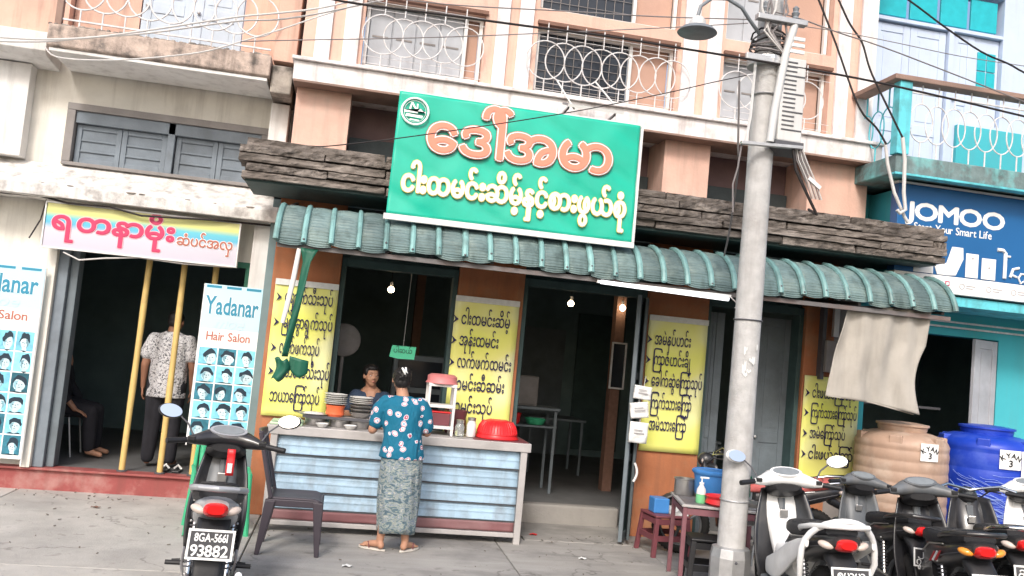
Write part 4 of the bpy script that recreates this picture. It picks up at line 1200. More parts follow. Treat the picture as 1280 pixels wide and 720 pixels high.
# salon banners with haircut photographs
def head_print(parent, cx, cz, w, h, y, rng):
    """one flat printed haircut photograph: ground, neck and shoulders, face, hair"""
    pic = MB().box(cx - w / 2, cx + w / 2, y - 0.001, y, cz - h / 2, cz + h / 2).build('haircut_photo', 'photo_dark' if rng.random() < 0.4 else 'photo_cyan', parent)
    sx = w * rng.uniform(0.24, 0.34); sz = h * rng.uniform(0.3, 0.38)
    ox = w * rng.uniform(-0.16, 0.16); oz = -h * 0.06; sd = rng.choice((-1, 1))
    b = MB()
    b.prism([(cx + ox - sx * 0.5, cz - h / 2 + 0.002), (cx + ox + sx * 0.5, cz - h / 2 + 0.002), (cx + ox + sx * 0.5, cz + oz), (cx + ox - sx * 0.5, cz + oz)], y - 0.0016, y - 0.0015)
    n = 14
    b.prism([(cx + ox + sx * math.cos(2 * PI * k / n) * (1.0 + 0.25 * sd * math.sin(2 * PI * k / n)), cz + oz + sz * math.sin(2 * PI * k / n)) for k in range(n)], y - 0.0019, y - 0.0018)
    b.build('face_print', 'photo_skin', pic)
    hr = MB()
    tilt_ = rng.uniform(-0.35, 0.35)
    pts = []
    for k in range(11):
        a = R(-15) + R(205) * k / 10
        rr = 1.12 + rng.uniform(-0.08, 0.22)
        pts.append((cx + ox + sx * rr * math.cos(a) * 1.05, cz + oz + sz * rr * math.sin(a) + 0.01))
    for k in range(6):
        a = R(180) - R(170) * k / 5
        pts.append((cx + ox + sx * 0.85 * math.cos(a) - sd * sx * 0.12, cz + oz + sz * (0.15 + tilt_ * (math.cos(a)) + 0.4 * math.sin(a))))
    hr.prism(pts, y - 0.0023, y - 0.0022)
    ey = cz + oz - sz * 0.05
    for s in (-1, 1):
        hr.prism([(cx + ox + s * sx * 0.42 - sx * 0.17, ey), (cx + ox + s * sx * 0.42, ey - sz * 0.06), (cx + ox + s * sx * 0.42 + sx * 0.17, ey), (cx + ox + s * sx * 0.42, ey + sz * 0.1)], y - 0.0023, y - 0.0022)
    hr.prism([(cx + ox - sx * 0.25, cz + oz - sz * 0.55), (cx + ox + sx * 0.25, cz + oz - sz * 0.55), (cx + ox + sx * 0.15, cz + oz - sz * 0.48), (cx + ox - sx * 0.15, cz + oz - sz * 0.48)], y - 0.0023, y - 0.0022)
    hr.prism([(cx + ox - sx * 0.05 * sd, cz + oz - sz * 0.25), (cx + ox + sx * 0.1 * sd, cz + oz - sz * 0.28), (cx + ox + sx * 0.02 * sd, cz + oz + sz * 0.1)], y - 0.0023, y - 0.0022)
    hr.prism([(cx - w * 0.46, cz - h / 2 + 0.002), (cx + w * 0.46, cz - h / 2 + 0.002), (cx + ox + sx * 0.75, cz + oz - sz * 1.12), (cx + ox, cz + oz - sz * 1.35), (cx + ox - sx * 0.75, cz + oz - sz * 1.12)], y - 0.0021, y - 0.002)
    hr.build('hair_print', 'photo_hair', pic)
    md = MB()
    md.prism([(cx + ox + sd * sx * 0.15, cz + oz + sz * 0.5), (cx + ox + sd * sx * 0.95, cz + oz + sz * 0.3), (cx + ox + sd * sx * 0.9, cz + oz - sz * 0.35), (cx + ox + sd * sx * 0.4, cz + oz - sz * 0.92), (cx + ox + sd * sx * 0.5, cz + oz - sz * 0.2)], y - 0.00205, y - 0.00198)
    md.build('shadow_print', 'photo_mid', pic)


def salon_banner(label, x0, x1, z0, z1, y, ztxt, rows, cols, zgrid, s, lean=0.0, seed=1):
    t = thing('salon_banner', label, 'banner', ((x0 + x1) / 2, y, z0), group='salon banners')
    MB().box(x0, x1, y, y + 0.006, z0, z1).build('banner_sheet', 'cyan_poster', t)
    MB().box(x0, x1, y - 0.001, y - 0.0003, z0, ztxt[1] - 0.01).build('white_ground', 'print_white', t)
    for k in range(3): MB().box(x0 + 0.02 + k * (x1 - x0) / 3, x0 + (k + 0.85) * (x1 - x0) / 3, y - 0.001, y - 0.0003, z1 - 0.035, z1 - 0.01).build('top_bar', 'print_teal_letter', t)
    W = x1 - x0
    lettering('Yadanar', t, 'print_white', x0 + 0.05 * W, ztxt[0], y - 0.002, size=0.25, width=0.9 * W, bold=0, spread=0.035, name='name_outline')
    lettering('Yadanar', t, 'print_teal_letter', x0 + 0.05 * W, ztxt[0], y - 0.003, size=0.25, width=0.9 * W, bold=0.02)
    lettering('moe', t, 'print_lines', x0 + 0.22 * W, ztxt[0] - 0.14, y - 0.003, size=0.16, width=0.5 * W, bold=0.02, slant=0.4)
    lettering('Hair Salon', t, 'print_brown', x0 + 0.12 * W, ztxt[1] - 0.12, y - 0.003, size=0.12, width=0.74 * W, bold=0.015)
    rng = random.Random(seed)
    gw, gh = W * 0.96 / cols, (zgrid - z0 - 0.03) / rows
    for r in range(rows):
        for c in range(cols):
            head_print(t, x0 + W * 0.02 + gw * (c + 0.5), zgrid - gh * (r + 0.5), gw * 0.93, gh * 0.94, y - 0.0015, rng)
    for xx in (x0 - 0.008, x1 - 0.004): MB().box(xx, xx + 0.012, y + 0.007, y + 0.02, z0 - 0.06, z1).build('banner_frame', 'frame_white', t)
    return t


tb = salon_banner('light blue hair salon banner with twelve haircut photos between yellow posts and menu', -1.42, -0.85, 0.62, 2.15, 9.1, (1.86, 1.72), 5, 3, 1.53, 1, seed=5)
salon_banner('hair salon banner with haircut photos cut off by the left edge, beside the salon door', -3.62, -2.92, 0.3, 2.14, 9.2, (1.88, 1.74), 6, 4, 1.52, 1, seed=9)

# bathroom shop sign
t = thing('bathroom_shop_sign', 'dark blue bathroom shop sign with large white JOMOO letters under the turquoise balcony', 'shop sign', (7.2, 8.25, 2.8))
MB().box(5.5, 9.2, 8.24, 8.37, 2.985, 3.905).build('sign_board', 'jomoo_blue', t, bevel=0.006)
MB().box(5.5, 9.2, 8.235, 8.372, 2.8, 2.983).build('white_strip', 'print_white', t, bevel=0.006)
MB().box(5.48, 9.22, 8.22, 8.36, 3.906, 3.925).build('sign_edge', 'frame_white', t)
lettering('JOMOO', t, 'print_white', 5.6, 3.545, 8.237, size=0.25, width=1.19, bold=0.0, spread=0.04)
lettering('Start Your Smart Life', t, 'print_white', 5.7, 3.43, 8.237, size=0.115, width=0.93, bold=0.0, spread=0.012)
pr = MB()
pr.prism([(6.0, 2.99), (5.96, 3.08), (6.1, 3.12), (6.16, 3.3), (6.29, 3.3), (6.3, 3.18), (6.22, 3.0), (6.12, 2.99)], 8.233, 8.238)
pr.build('toilet_picture', 'print_white', t, bevel=0.002)
MB().box(6.33, 6.48, 8.233, 8.238, 2.995, 3.25).build('heater_picture', 'print_white', t, bevel=0.004)
MB().box(6.52, 6.69, 8.233, 8.238, 2.995, 3.22).build('heater_picture', 'print_white', t, bevel=0.004)
MB().box(5.72, 5.95, 8.233, 8.238, 2.99, 3.1).build('basin_picture', 'print_white', t, bevel=0.004)
MB().ball((6.61, 8.232, 3.12), (0.012, 0.002, 0.012), 8).build('picture_dot', 'print_grey', t)
MB().ball((6.41, 8.232, 3.2), (0.012, 0.002, 0.012), 8).build('picture_dot', 'print_grey', t)
fc = MB()
fc.tube([(6.8, 8.235, 3.03), (6.8, 8.235, 3.3), (6.77, 8.235, 3.33), (6.7, 8.235, 3.33)], 0.02, 6)
fc.tube([(6.8, 8.235, 3.27), (6.86, 8.235, 3.27)], 0.012, 6)
fc.tube([(6.87, 8.235, 3.05), (6.9, 8.235, 3.14), (6.97, 8.235, 3.16)], 0.016, 6)
fc.tube([(6.88, 8.235, 3.08), (6.95, 8.235, 3.06)], 0.012, 6)
fc.tube([(7.08, 8.235, 3.75), (7.08, 8.235, 3.2), (7.05, 8.235, 3.03), (7.0, 8.235, 3.0), (6.97, 8.235, 3.05), (7.0, 8.235, 3.1), (7.06, 8.235, 3.1)], 0.011, 6)
fc.build('tap_picture', 'print_white', t, smooth=True)
MB().box(6.1, 6.15, 8.232, 8.2345, 2.88, 2.93).build('logo_square', 'print_crimson', t)
MB().box(6.11, 6.14, 8.2305, 8.232, 2.89, 2.92).build('logo_square', 'print_white', t)
for i, x in enumerate((6.3, 6.62, 6.92)):
    MB().tube(ring_pts(x, 8.234, 2.89, 0.028, 0.028, 16), 0.004, 5, closed=True).build('strip_icon', 'print_grey', t)
    MB().box(x + 0.05, x + 0.16, 8.233, 8.2345, 2.895, 2.905).build('strip_text', 'print_grey', t)
    MB().box(x + 0.05, x + 0.13, 8.233, 8.2345, 2.87, 2.88).build('strip_text', 'print_grey', t)

# ================================================================== UTILITY POLE AND WHAT HANGS ON IT
P_ = thing('utility_pole', 'tall grey concrete utility pole standing at the kerb before the food shop', 'utility pole', (3.585, 7.53, 0))
pb = []
for k in range(16):
    z = k * 0.48 - 0.33
    pb.append((0.127 - 0.0016 * k + (0.003 if k % 3 == 0 else 0), z))
MB().lathe(pb, (3.585, 7.53, 0), 28).build('shaft', 'pole_concrete', P_, smooth=2)
MB().lathe([(0.18, -0.33), (0.185, 0.12), (0.17, 0.2), (0.13, 0.215)], (3.585, 7.53, 0), 10).build('foot_collar', 'zinc', P_, bevel=0.004)
MB().ball((3.56, 7.355, 0.1), 0.014, 8).build('bolt', 'iron_dark', P_, smooth=True)
for z in (0.62, 2.25, 4.35): MB().lathe([(0.13, z - 0.006), (0.134, z), (0.13, z + 0.006)], (3.585, 7.53, 0), 28).build('band_wire', 'iron_dark' if z == 2.25 else 'zinc', P_, smooth=True)
random.seed(12)
for k in range(9):
    a = R(random.uniform(-125, -70)); z = random.uniform(1.62, 2.0); w = random.uniform(0.1, 0.35); h = random.uniform(0.02, 0.09)
    MB().sheet(lambda u, v: (3.585 + 0.13 * math.cos(a + w * u), 7.53 + 0.13 * math.sin(a + w * u), z + h * v + 0.01 * math.sin(u * 9)), 5, 2).build('paper_scrap', 'paper_scrap', P_)
mt = MB()
mt.lathe([(0.17, 4.62), (0.175, 4.66), (0.17, 4.7)], (3.57, 7.53, 0), 20)
mt.box(3.3, 3.86, 7.36, 7.4, 4.62, 4.68)
mt.build('clamp', 'zinc', P_, bevel=0.005)
MB().box(3.36, 3.85, 7.3, 7.38, 4.99, 5.04).build('crossarm', 'zinc', P_, bevel=0.005)
for k, x in enumerate((3.45, 3.75)):
    MB().lathe([(0.02, 5.04), (0.036, 5.06), (0.024, 5.08), (0.038, 5.11), (0.024, 5.13), (0.03, 5.16), (0.01, 5.18)], (x, 7.36, 0), 14).build('insulator', 'lamp_grey', P_, smooth=True)
for k in range(7):
    zz = 4.72 + 0.035 * k
    pts = [(3.585 + (0.165 + 0.01 * math.sin(k)) * math.cos(a / 10 * 2 * PI), 7.53 + 0.17 * math.sin(a / 10 * 2 * PI), zz + 0.02 * math.sin(a * 1.3 + k)) for a in range(10)]
    MB().tube(pts, 0.009, 5, closed=True).build('wound_cable', 'cable_grey' if k % 2 else 'cable_black', P_, smooth=True)
for k in range(6):
    x = 3.4 + 0.05 * k
    MB().tube([(x, 7.34, 5.3), (x + 0.06 * math.sin(k * 2), 7.33, 5.1), (x + 0.1 * math.cos(k), 7.36, 4.9), (3.66, 7.36, 4.72)], 0.011, 6).build('loose_cable', 'cable_grey' if k % 3 else 'cable_white', P_, smooth=True)
MB().tube([(3.415, 7.41, 4.62), (3.40, 7.40, 4.1), (3.375, 7.4, 3.86)], 0.014, 6).build('side_pipe', 'box_grey', P_, smooth=True)
MB().tube([(3.74, 7.34, 5.0), (3.67, 7.34, 4.7), (3.60, 7.33, 4.2), (3.575, 7.33, 3.87)], 0.036, 10).build('side_pipe', 'box_grey', P_, smooth=True)
MB().bar((3.3, 7.34, 3.83), (3.9, 7.34, 3.86), 0.05, 0.03).build('lower_bracket', 'zinc', P_, bevel=0.004)
MB().tube([(3.32, 7.36, 3.84), (3.3, 7.37, 3.6), (3.27, 7.38, 3.45), (3.3, 7.4, 3.2)], 0.008, 6).build('loose_cable', 'cable_grey', P_, smooth=True)

t = thing('meter_box', 'pale louvred electricity box mounted on the right side of the pole', 'electricity box', (3.77, 7.42, 3.9))
MB().box(3.64, 3.88, 7.33, 7.5, 3.9, 4.68).build('box_body', 'box_grey', t, bevel=0.012)
MB().prismx([(7.32, 3.9), (7.32, 3.86), (7.52, 3.8), (7.52, 3.9)], 3.62, 3.9).build('bottom_tray', 'iron_dark', t)
for k in range(16):
    z = 4.0 + k * 0.042
    wd = 0.12 if k % 4 else 0.2
    MB().box(3.67, 3.67 + wd, 7.3245, 7.329, z, z + 0.012).build('vent_slot', 'iron_dark', t)
for k in range(3): MB().box(3.7, 3.84, 7.31, 7.33, 4.72 + 0.06 * k, 4.755 + 0.06 * k).build('fuse_carrier', 'frame_white', t, bevel=0.005)
t = thing('cable_bundle', 'bundle of tied grey cables hanging below the louvred box', 'cable bundle', (3.95, 7.4, 3.8))
for k in range(6):
    MB().tube([(3.83 + 0.012 * k, 7.36, 3.9), (3.87 + 0.02 * k, 7.37, 3.75), (3.99 + 0.02 * k, 7.38, 3.55), (4.06 + 0.02 * k, 7.4, 3.42)], 0.006, 5).build('cable', 'cable_white' if k % 2 else 'cable_grey', t, smooth=True)
MB().tube([(3.8, 7.35, 3.9), (3.86, 7.36, 3.66), (4.0, 7.38, 3.45), (4.12, 7.4, 3.28), (4.2, 7.7, 3.38)], 0.014, 6).build('cable', 'cable_black', t, smooth=True)
MB().bar((4.0, 7.37, 3.6), (4.12, 7.37, 3.52), 0.02, 0.035).build('cable_tag', 'white_plastic', t)

t = thing('street_lamp', 'grey dish-shaped street lamp on a curved arm left of the pole', 'street lamp', (2.78, 7.3, 4.75))
MB().tube([(3.45, 7.45, 4.9), (3.3, 7.36, 4.98), (3.2, 7.32, 5.06), (3.05, 7.3, 5.11), (2.9, 7.3, 5.09), (2.8, 7.3, 5.0), (2.775, 7.3, 4.88)], 0.017, 8).build('arm', 'lamp_grey', t, smooth=True)
MB().lathe([(0.17, 4.745), (0.178, 4.752), (0.15, 4.785), (0.08, 4.815), (0.03, 4.83)], (2.785, 7.3, 0), 28).build('shade', 'lamp_grey', t, smooth=True)
MB().lathe([(0.075, 4.815), (0.072, 4.86), (0.045, 4.895), (0.02, 4.9)], (2.785, 7.3, 0), 18).build('socket_cap', 'box_grey', t, smooth=True)
MB().lathe([(0.14, 4.746), (0.1, 4.76), (0.001, 4.765)], (2.785, 7.3, 0), 20).build('lamp_underside', 'iron_dark', t, smooth=True)

# the pole and its fittings stand out by the kerb
for nm_, loc_ in (('utility_pole', (3.029, 6.363, 0.271)), ('meter_box', (3.186, 6.270, 3.567)), ('cable_bundle', (3.338, 6.253, 3.482)), ('street_lamp', (2.349, 6.169, 4.285))):
    o_ = bpy.data.objects[nm_]
    o_.location = loc_
    o_.scale = (0.845, 0.845, 0.845)

# ================================================================== WIRES
for lab, m, r, pts in WIRES:
    V = [Vector(p) for p in pts]
    sm = []
    for i in range(len(V) - 1):     # smooth the run through its support points
        p0, p1, p2, p3 = V[max(i - 1, 0)], V[i], V[i + 1], V[min(i + 2, len(V) - 1)]
        for k in range(4):
            q = k / 4
            sm.append(0.5 * ((2 * p1) + (p2 - p0) * q + (2 * p0 - 5 * p1 + 4 * p2 - p3) * q * q + (3 * p1 - p0 - 3 * p2 + p3) * q ** 3))
    sm.append(V[-1])
    tag(MB().tube(sm, r * 0.8, 6).build('overhead_wire', m, smooth=True), lab, 'wire', 'overhead wires')
for lab, m, r, pts in HOSES:
    tag(MB().tube(pts, r, 8).build('hanging_hose', m, smooth=True), lab, 'hose')
tag(MB().tube([(-3.6, 9.15, 2.81), (-3.4, 9.15, 2.82), (-3.04, 9.15, 2.83), (-2.75, 9.05, 2.78), (-2.38, 9.05, 2.79), (-2.08, 9.05, 2.74), (-1.7, 9.05, 2.76), (-1.4, 9.05, 2.78), (-0.82, 9.15, 2.8)], 0.011, 6).build('sign_cable', 'cable_black', smooth=True), 'black cable draped along the top edge of the salon sign', 'wire')
tag(MB().tube([(-2.98, 9.15, 2.8), (-3.0, 9.12, 2.6), (-3.08, 9.12, 2.41)], 0.007, 6).build('sign_cable', 'cable_black', smooth=True), 'short thin wire dangling left of the salon sign', 'wire')
tag(MB().tube([(-2.76, 9.12, 2.31), (-2.61, 9.12, 2.25), (-2.4, 9.12, 2.29), (-2.07, 9.12, 2.335), (-1.65, 9.12, 2.32), (-1.19, 9.12, 2.335)], 0.008, 6).build('sign_cable', 'cable_white', smooth=True), 'pale cable looping along the bottom edge of the salon sign', 'wire')

# ================================================================== AWNING FITTINGS
t = thing('tube_lamp', 'long white fluorescent tube lamp hanging under the awning edge', 'tube lamp', (2.9, 7.9, 2.44))
MB().tube([(2.19, 7.62, 2.46), (3.42, 7.62, 2.43)], 0.018, 10).build('tube', 'tube_light', t, smooth=True)
MB().box(2.16, 3.45, 7.63, 7.66, 2.45, 2.475).build('batten', 'frame_white', t)
MB().tube([(3.45, 7.63, 2.45), (3.52, 7.64, 2.4), (3.6, 7.64, 2.42), (3.5, 7.65, 2.36), (3.6, 7.66, 2.33)], 0.006, 6).build('lead', 'cable_white', t, smooth=True)

t = thing('hanging_strap', 'twisted green tarp strap and white tube hanging from the left end of the awning', 'strap', (-0.45, 7.66, 2.45))
MB().tube([(-0.47, 7.66, 2.46), (-0.49, 7.66, 2.2), (-0.52, 7.66, 1.95), (-0.54, 7.66, 1.82)], [0.02, 0.022, 0.022, 0.018], 8).build('white_tube', 'white_plastic', t, smooth=True)
MB().sheet(lambda u, v: (-0.385 - 0.09 * v + (0.07 + 0.08 * max(0, 0.12 - v) / 0.12) * (u - 0.5) * (1 - 0.3 * v) - 0.03 * max(0, v - 0.5), 7.64 + 0.02 * math.sin(5 * v + 3 * u), 2.47 - 0.93 * v), 4, 24, th=0.012).build('green_strip', 'green_tarp', t, smooth=2)
MB().sheet(lambda u, v: (-0.57 + 0.12 * u * (1 - 0.3 * abs(v - 0.5)) + 0.02 * math.sin(4 * v), 7.63 + 0.03 * math.sin(6 * u + 2 * v), 1.52 - 0.18 * v + 0.015 * math.sin(7 * u)), 8, 8, th=0.02).build('tarp_end', 'green_tarp', t, smooth=2)
MB().sheet(lambda u, v: (-0.45 + 0.16 * u, 7.64 + 0.015 * math.sin(8 * u), 1.55 - 0.16 * v * (0.6 + 0.4 * math.sin(3 * u)) - 0.03 * u), 6, 6, th=0.01).build('tarp_end', 'green_tarp', t, smooth=2)

t = thing('canvas_sheet', 'weathered grey-beige canvas sheet hanging from the right end of the awning', 'canvas', (5.1, 7.72, 2.5))


def cv(u, v):
    xl = 4.70 - 0.12 * v - 0.02 * math.sin(3 * v); xr = 5.58 - 0.06 * v + 0.05 * v * v
    if v > 0.35: xr -= 0.08 * math.sin((v - 0.35) / 0.65 * PI)
    zt = 2.5 + 0.06 * u
    zb = 1.62 - 0.10 * u + 0.05 * math.sin(u * PI) * 0.4
    x = xl + (xr - xl) * u
    z = zt + (zb - zt) * v
    fold = 0.035 * math.sin(9 * u + 2.5 * v) * (0.25 + 0.75 * v) + 0.02 * math.sin(23 * u - 3 * v) * (1 - 0.5 * v) + 0.02 * noise.noise(Vector((u * 4, v * 3, 0)))
    return (x, 7.72 + fold + 0.08 * v, z)


MB().sheet(cv, 60, 40, th=0.004).build('cloth', 'canvas', t, smooth=2)
MB().tube([(4.66, 7.72, 2.49), (5.64, 7.72, 2.57)], 0.014, 8).build('rod', 'iron_dark', t, smooth=True)
MB().tube([(4.58, 7.78, 1.625), (5.05, 7.81, 1.6), (5.53, 7.82, 1.52)], 0.006, 6).build('hem', 'canvas', t, smooth=True)

t = thing('solar_panel', 'small solar panel with thin struts resting on the white band above the green banner', 'solar panel', (2.15, 8.3, 4.2))
Ms = Matrix.Translation((2.14, 8.3, 4.22)) @ Matrix.Rotation(R(18), 4, 'X')
MB(Ms).box(-0.27, 0.27, -0.16, 0.16, 0, 0.02).build('panel', 'solar_cell', t)
MB(Ms).box(-0.28, 0.28, -0.175, -0.161, -0.005, 0.025).build('panel_frame', 'frame_white', t)
MB().bar((1.74, 8.2, 4.42), (1.93, 8.16, 4.15), 0.014, 0.014).build('strut', 'frame_white', t)
MB().bar((2.13, 8.22, 4.47), (2.33, 8.2, 4.27), 0.014, 0.014).build('strut', 'frame_white', t)
MB().bar((1.9, 8.3, 4.2), (1.9, 8.56, 4.2), 0.02, 0.02).build('strut', 'zinc', t)
MB().bar((2.38, 8.3, 4.2), (2.38, 8.56, 4.2), 0.02, 0.02).build('strut', 'zinc', t)

# ================================================================== COUNTER AND WHAT STANDS ON IT
t = thing('food_counter', 'food counter clad in pale blue corrugated sheets with a grey metal top', 'counter', (0.6, 8.35, 0))
MB().box(-0.6, 1.79, 8.06, 8.68, 0.845, 0.925).build('counter_top', 'counter_alu', t, bevel=0.006)
MB().box(1.25, 1.77, 8.09, 8.66, 0.926, 0.931).build('red_mat', 'maroon_plastic', t)
for x in (-0.56, 1.7): 
    MB().box(x, x + 0.06, 8.07, 8.13, 0.0, 0.844).build('leg', 'counter_alu', t, bevel=0.004)
    MB().box(x, x + 0.06, 8.6, 8.66, 0.0, 0.844).build('leg', 'counter_alu', t, bevel=0.004)
MB().box(-0.499, 1.699, 8.075, 8.12, 0.06, 0.1).build('bottom_rail', 'counter_alu', t, bevel=0.004)
zt = 0.835
for k, h in enumerate((0.165, 0.165, 0.16, 0.15)):
    zb = zt - h

    def cl(u, v, zt=zt, zb=zb, k=k):
        x = -0.497 + 2.194 * u
        yy = 8.125 - 0.034 * (1 - v) - 0.008 * math.exp(-((v - 0.5) / 0.05) ** 2) - 0.006 * math.exp(-((v - 0.82) / 0.04) ** 2)
        yy += 0.004 * noise.noise(Vector((x * 3, v * 2, k)))
        return (x, yy, zb + 0.012 + (zt - zb - 0.012) * v + 0.004 * noise.noise(Vector((x * 2, 5, k))))
    MB().sheet(cl, 40, 20, th=0.003).build('cladding_panel', 'counter_blue', t, smooth=2)
    MB().box(-0.495, 1.695, 8.1, 8.13, zb - 0.002, zb + 0.009).build('panel_gap', 'iron_dark', t)
    zt = zb
MB().sheet(lambda u, v: (-0.497 + 2.194 * u, 8.1 + 0.01 * noise.noise(Vector((u * 14, v, 0))), 0.105 + 0.085 * v + 0.008 * noise.noise(Vector((u * 9, 3, 0))) * (1 - v)), 50, 4, th=0.003).build('skirt_panel', 'counter_maroon', t, smooth=2)
MB().box(-0.5, 1.7, 8.62, 8.64, 0.1, 0.84).build('back_panel', 'counter_alu', t)


def bowl(name, label, cat, c, r, h, m, foot=0.55, group=None, th=0.004, seg=28, inverted=False, extra=None):
    c = Vector(c)
    t = thing(name, label, cat, c, group=group)
    pr = [(r * foot, 0), (r * (foot + 0.2), h * 0.2), (r * 0.93, h * 0.7), (r, h), (r + 0.008, h), (r + 0.008, h - 0.006)]
    pr = [(r * foot, 0), (r * (foot + 0.22), h * 0.22), (r * 0.93, h * 0.7), (r + 0.006, h), (r + 0.002, h + 0.003), (r * 0.93 - th, h * 0.7), (r * (foot + 0.2) - th, h * 0.22 + th), (0.001, th)]
    if inverted: pr = [(a, h - z) for a, z in pr]
    MB().lathe(pr, c, seg).build('bowl', m, t, smooth=True)
    return t


def plate_stack(label, c, r, n, m='ceramic'):
    c = Vector(c)
    t = thing('plate_stack', label, 'plates', c, group='stacks of plates on the counter')
    src = None
    for k in range(n):
        z = k * 0.017
        if src is None:
            src = MB().lathe([(r * 0.5, 0), (r * 0.62, 0.004), (r, 0.016), (r, 0.019), (r * 0.62, 0.009), (0.001, 0.006)], (0, 0, 0), 24).build('plate', m, t, smooth=True, at=(0, 0, 0))
            src.location = (0, 0, 0)
        else:
            piece(src, t, c + Vector((random.uniform(-0.004, 0.004), random.uniform(-0.004, 0.004), z)), (random.uniform(-.02, .02), random.uniform(-.02, .02), 0))
    return t


random.seed(8)
# cooking pots under a long board
for i, (x, m, lab) in enumerate(((-0.2, 'dull_steel', 'steel pot under the left end of the board on the counter'),
                                 (0.02, 'dull_steel', 'black-mouthed steel pot under the middle of the board on the counter'), (0.2, 'dull_steel', 'wide steel pot beside the customer\'s left hand on the counter'))):
    t = thing('cooking_pot', lab, 'pot', (x, 8.3, 0.926), group='pots under the board')
    MB().lathe([(0.075, 0.926), (0.088, 0.94), (0.092, 0.99), (0.098, 0.994), (0.098, 0.998), (0.088, 0.998), (0.084, 0.94), (0.001, 0.935)], (x, 8.3, 0), 24).build('pot_body', m, t, smooth=True)
    MB().lathe([(0.083, 0.97), (0.001, 0.972)], (x, 8.3, 0), 20).build('food', 'food_dark' if i else 'food_green', t)
t = thing('serving_board', 'long board laid over the pots on the food counter', 'board', (0.0, 8.3, 1.0))
MB().box(-0.3, 0.34, 8.2, 8.5, 1.0, 1.016).build('board', 'counter_alu', t, bevel=0.003)
MB().box(-0.31, 0.35, 8.19, 8.199, 0.998, 1.022).build('board_edge', 'iron_dark', t)
t = bowl('orange_tub', 'orange plastic tub carrying plates on the board', 'tub', (-0.03, 8.32, 1.017), 0.085, 0.1, 'orange_plastic', 0.8)
plate_stack('taller stack of white plates standing on the orange tub', (-0.03, 8.32, 1.121), 0.105, 6)
plate_stack('stack of white plates on the steel bowls left of the customer\'s head', (0.2, 8.36, 1.14), 0.11, 4)
for k, lab in enumerate(('lowest steel bowl in the pile beside the orange tub', 'middle steel bowl in the pile beside the orange tub', 'topmost steel bowl in the pile beside the orange tub')):
    bowl('steel_bowl', lab, 'bowl', (0.2, 8.36, 1.017 + 0.032 * k), 0.1, 0.05, 'dull_steel', 0.5, group='pile of steel bowls')
t = thing('tray', 'round steel tray with food lying on the pot at the left of the counter', 'tray', (-0.33, 8.32, 1.0))
MB().lathe([(0.12, 1.017), (0.145, 1.03), (0.147, 1.033), (0.12, 1.022), (0.001, 1.021)], (-0.22, 8.33, 0), 28).build('tray_rim', 'dull_steel', t, smooth=True)
MB().lathe([(0.1, 1.022), (0.08, 1.04), (0.03, 1.046), (0.001, 1.047)], (-0.22, 8.33, 0), 16).build('food', 'ceramic', t, smooth=True)
t = thing('green_tray', 'pale green flat tray at the left end of the counter', 'tray', (-0.45, 8.28, 0.926))
MB().box(-0.58, -0.3, 8.12, 8.44, 0.926, 0.946).build('tray_base', 'pale_green', t, bevel=0.006)
MB().sheet(lambda u, v: (-0.57 + 0.27 * u, 8.15 + 0.27 * v, 0.952 + 0.02 * noise.noise(Vector((u * 5, v * 5, 2)))), 14, 12).build('leaf_wrap', 'pale_green', t, smooth=2)
for k, (x, y, lab) in enumerate(((-0.38, 8.2, 'small white bowl on the green tray'), (-0.13, 8.14, 'small white saucer bowl at the front of the counter'), (0.12, 8.14, 'white bowl in front of the pots next to the customer'))):
    bowl('small_bowl', lab, 'bowl', (x, y, 0.95 if k == 0 else 0.926), 0.055, 0.035, 'ceramic', 0.5, group='small white bowls')
# rack of shelves
t = thing('plastic_rack', 'small white and pink plastic shelf rack right of the customer', 'rack', (0.95, 8.3, 0.926))
for x in (0.8, 1.04):
    for y in (8.22, 8.44): MB().box(x, x + 0.025, y, y + 0.025, 0.926, 1.39).build('post', 'white_plastic' if x > 1 else 'pink_plastic' if y < 8.3 and 0 else 'white_plastic', t, bevel=0.003)
for z in (0.985, 1.18, 1.375): MB().box(0.8, 1.066, 8.215, 8.47, z, z + 0.028).build('shelf', 'white_plastic', t, bevel=0.003)
t = bowl('pink_bowl', 'dusty pink plastic bowl upside down on top of the rack', 'bowl', (0.93, 8.33, 1.404), 0.15, 0.085, 'pink_plastic', 0.72, inverted=True)
t = thing('red_box', 'dark red plastic box inside the white rack', 'box', (0.93, 8.34, 1.014))
MB().box(0.835, 1.03, 8.25, 8.43, 1.014, 1.13).build('box_body', 'maroon_plastic', t, bevel=0.008)
MB().box(0.828, 1.037, 8.243, 8.437, 1.131, 1.145).build('lid', 'red_plastic', t, bevel=0.004)
t = bowl('brown_pot', 'dark reddish pot standing behind the white rack', 'pot', (1.12, 8.56, 0.926), 0.11, 0.22, 'maroon_plastic', 0.8)
for i, (x, h, m, lab) in enumerate(((1.13, 0.13, 'glass_clear', 'glass jar with metal lid beside the white rack'), (1.24, 0.16, 'white_plastic', 'white canister between the glass jar and the red colander'))):
    t = thing('jar', lab, 'jar', (x, 8.26, 0.932))
    MB().lathe([(0.04, 0.932), (0.045, 0.94), (0.045, 0.92 + h * 0.8), (0.035, 0.92 + h * 0.9), (0.033, 0.925 + h)], (x, 8.26, 0), 20).build('jar_body', m, t, smooth=True)
    MB().lathe([(0.038, 0.925 + h), (0.038, 0.95 + h), (0.03, 0.953 + h)], (x, 8.26, 0), 20).build('lid', 'dull_steel', t, smooth=True)
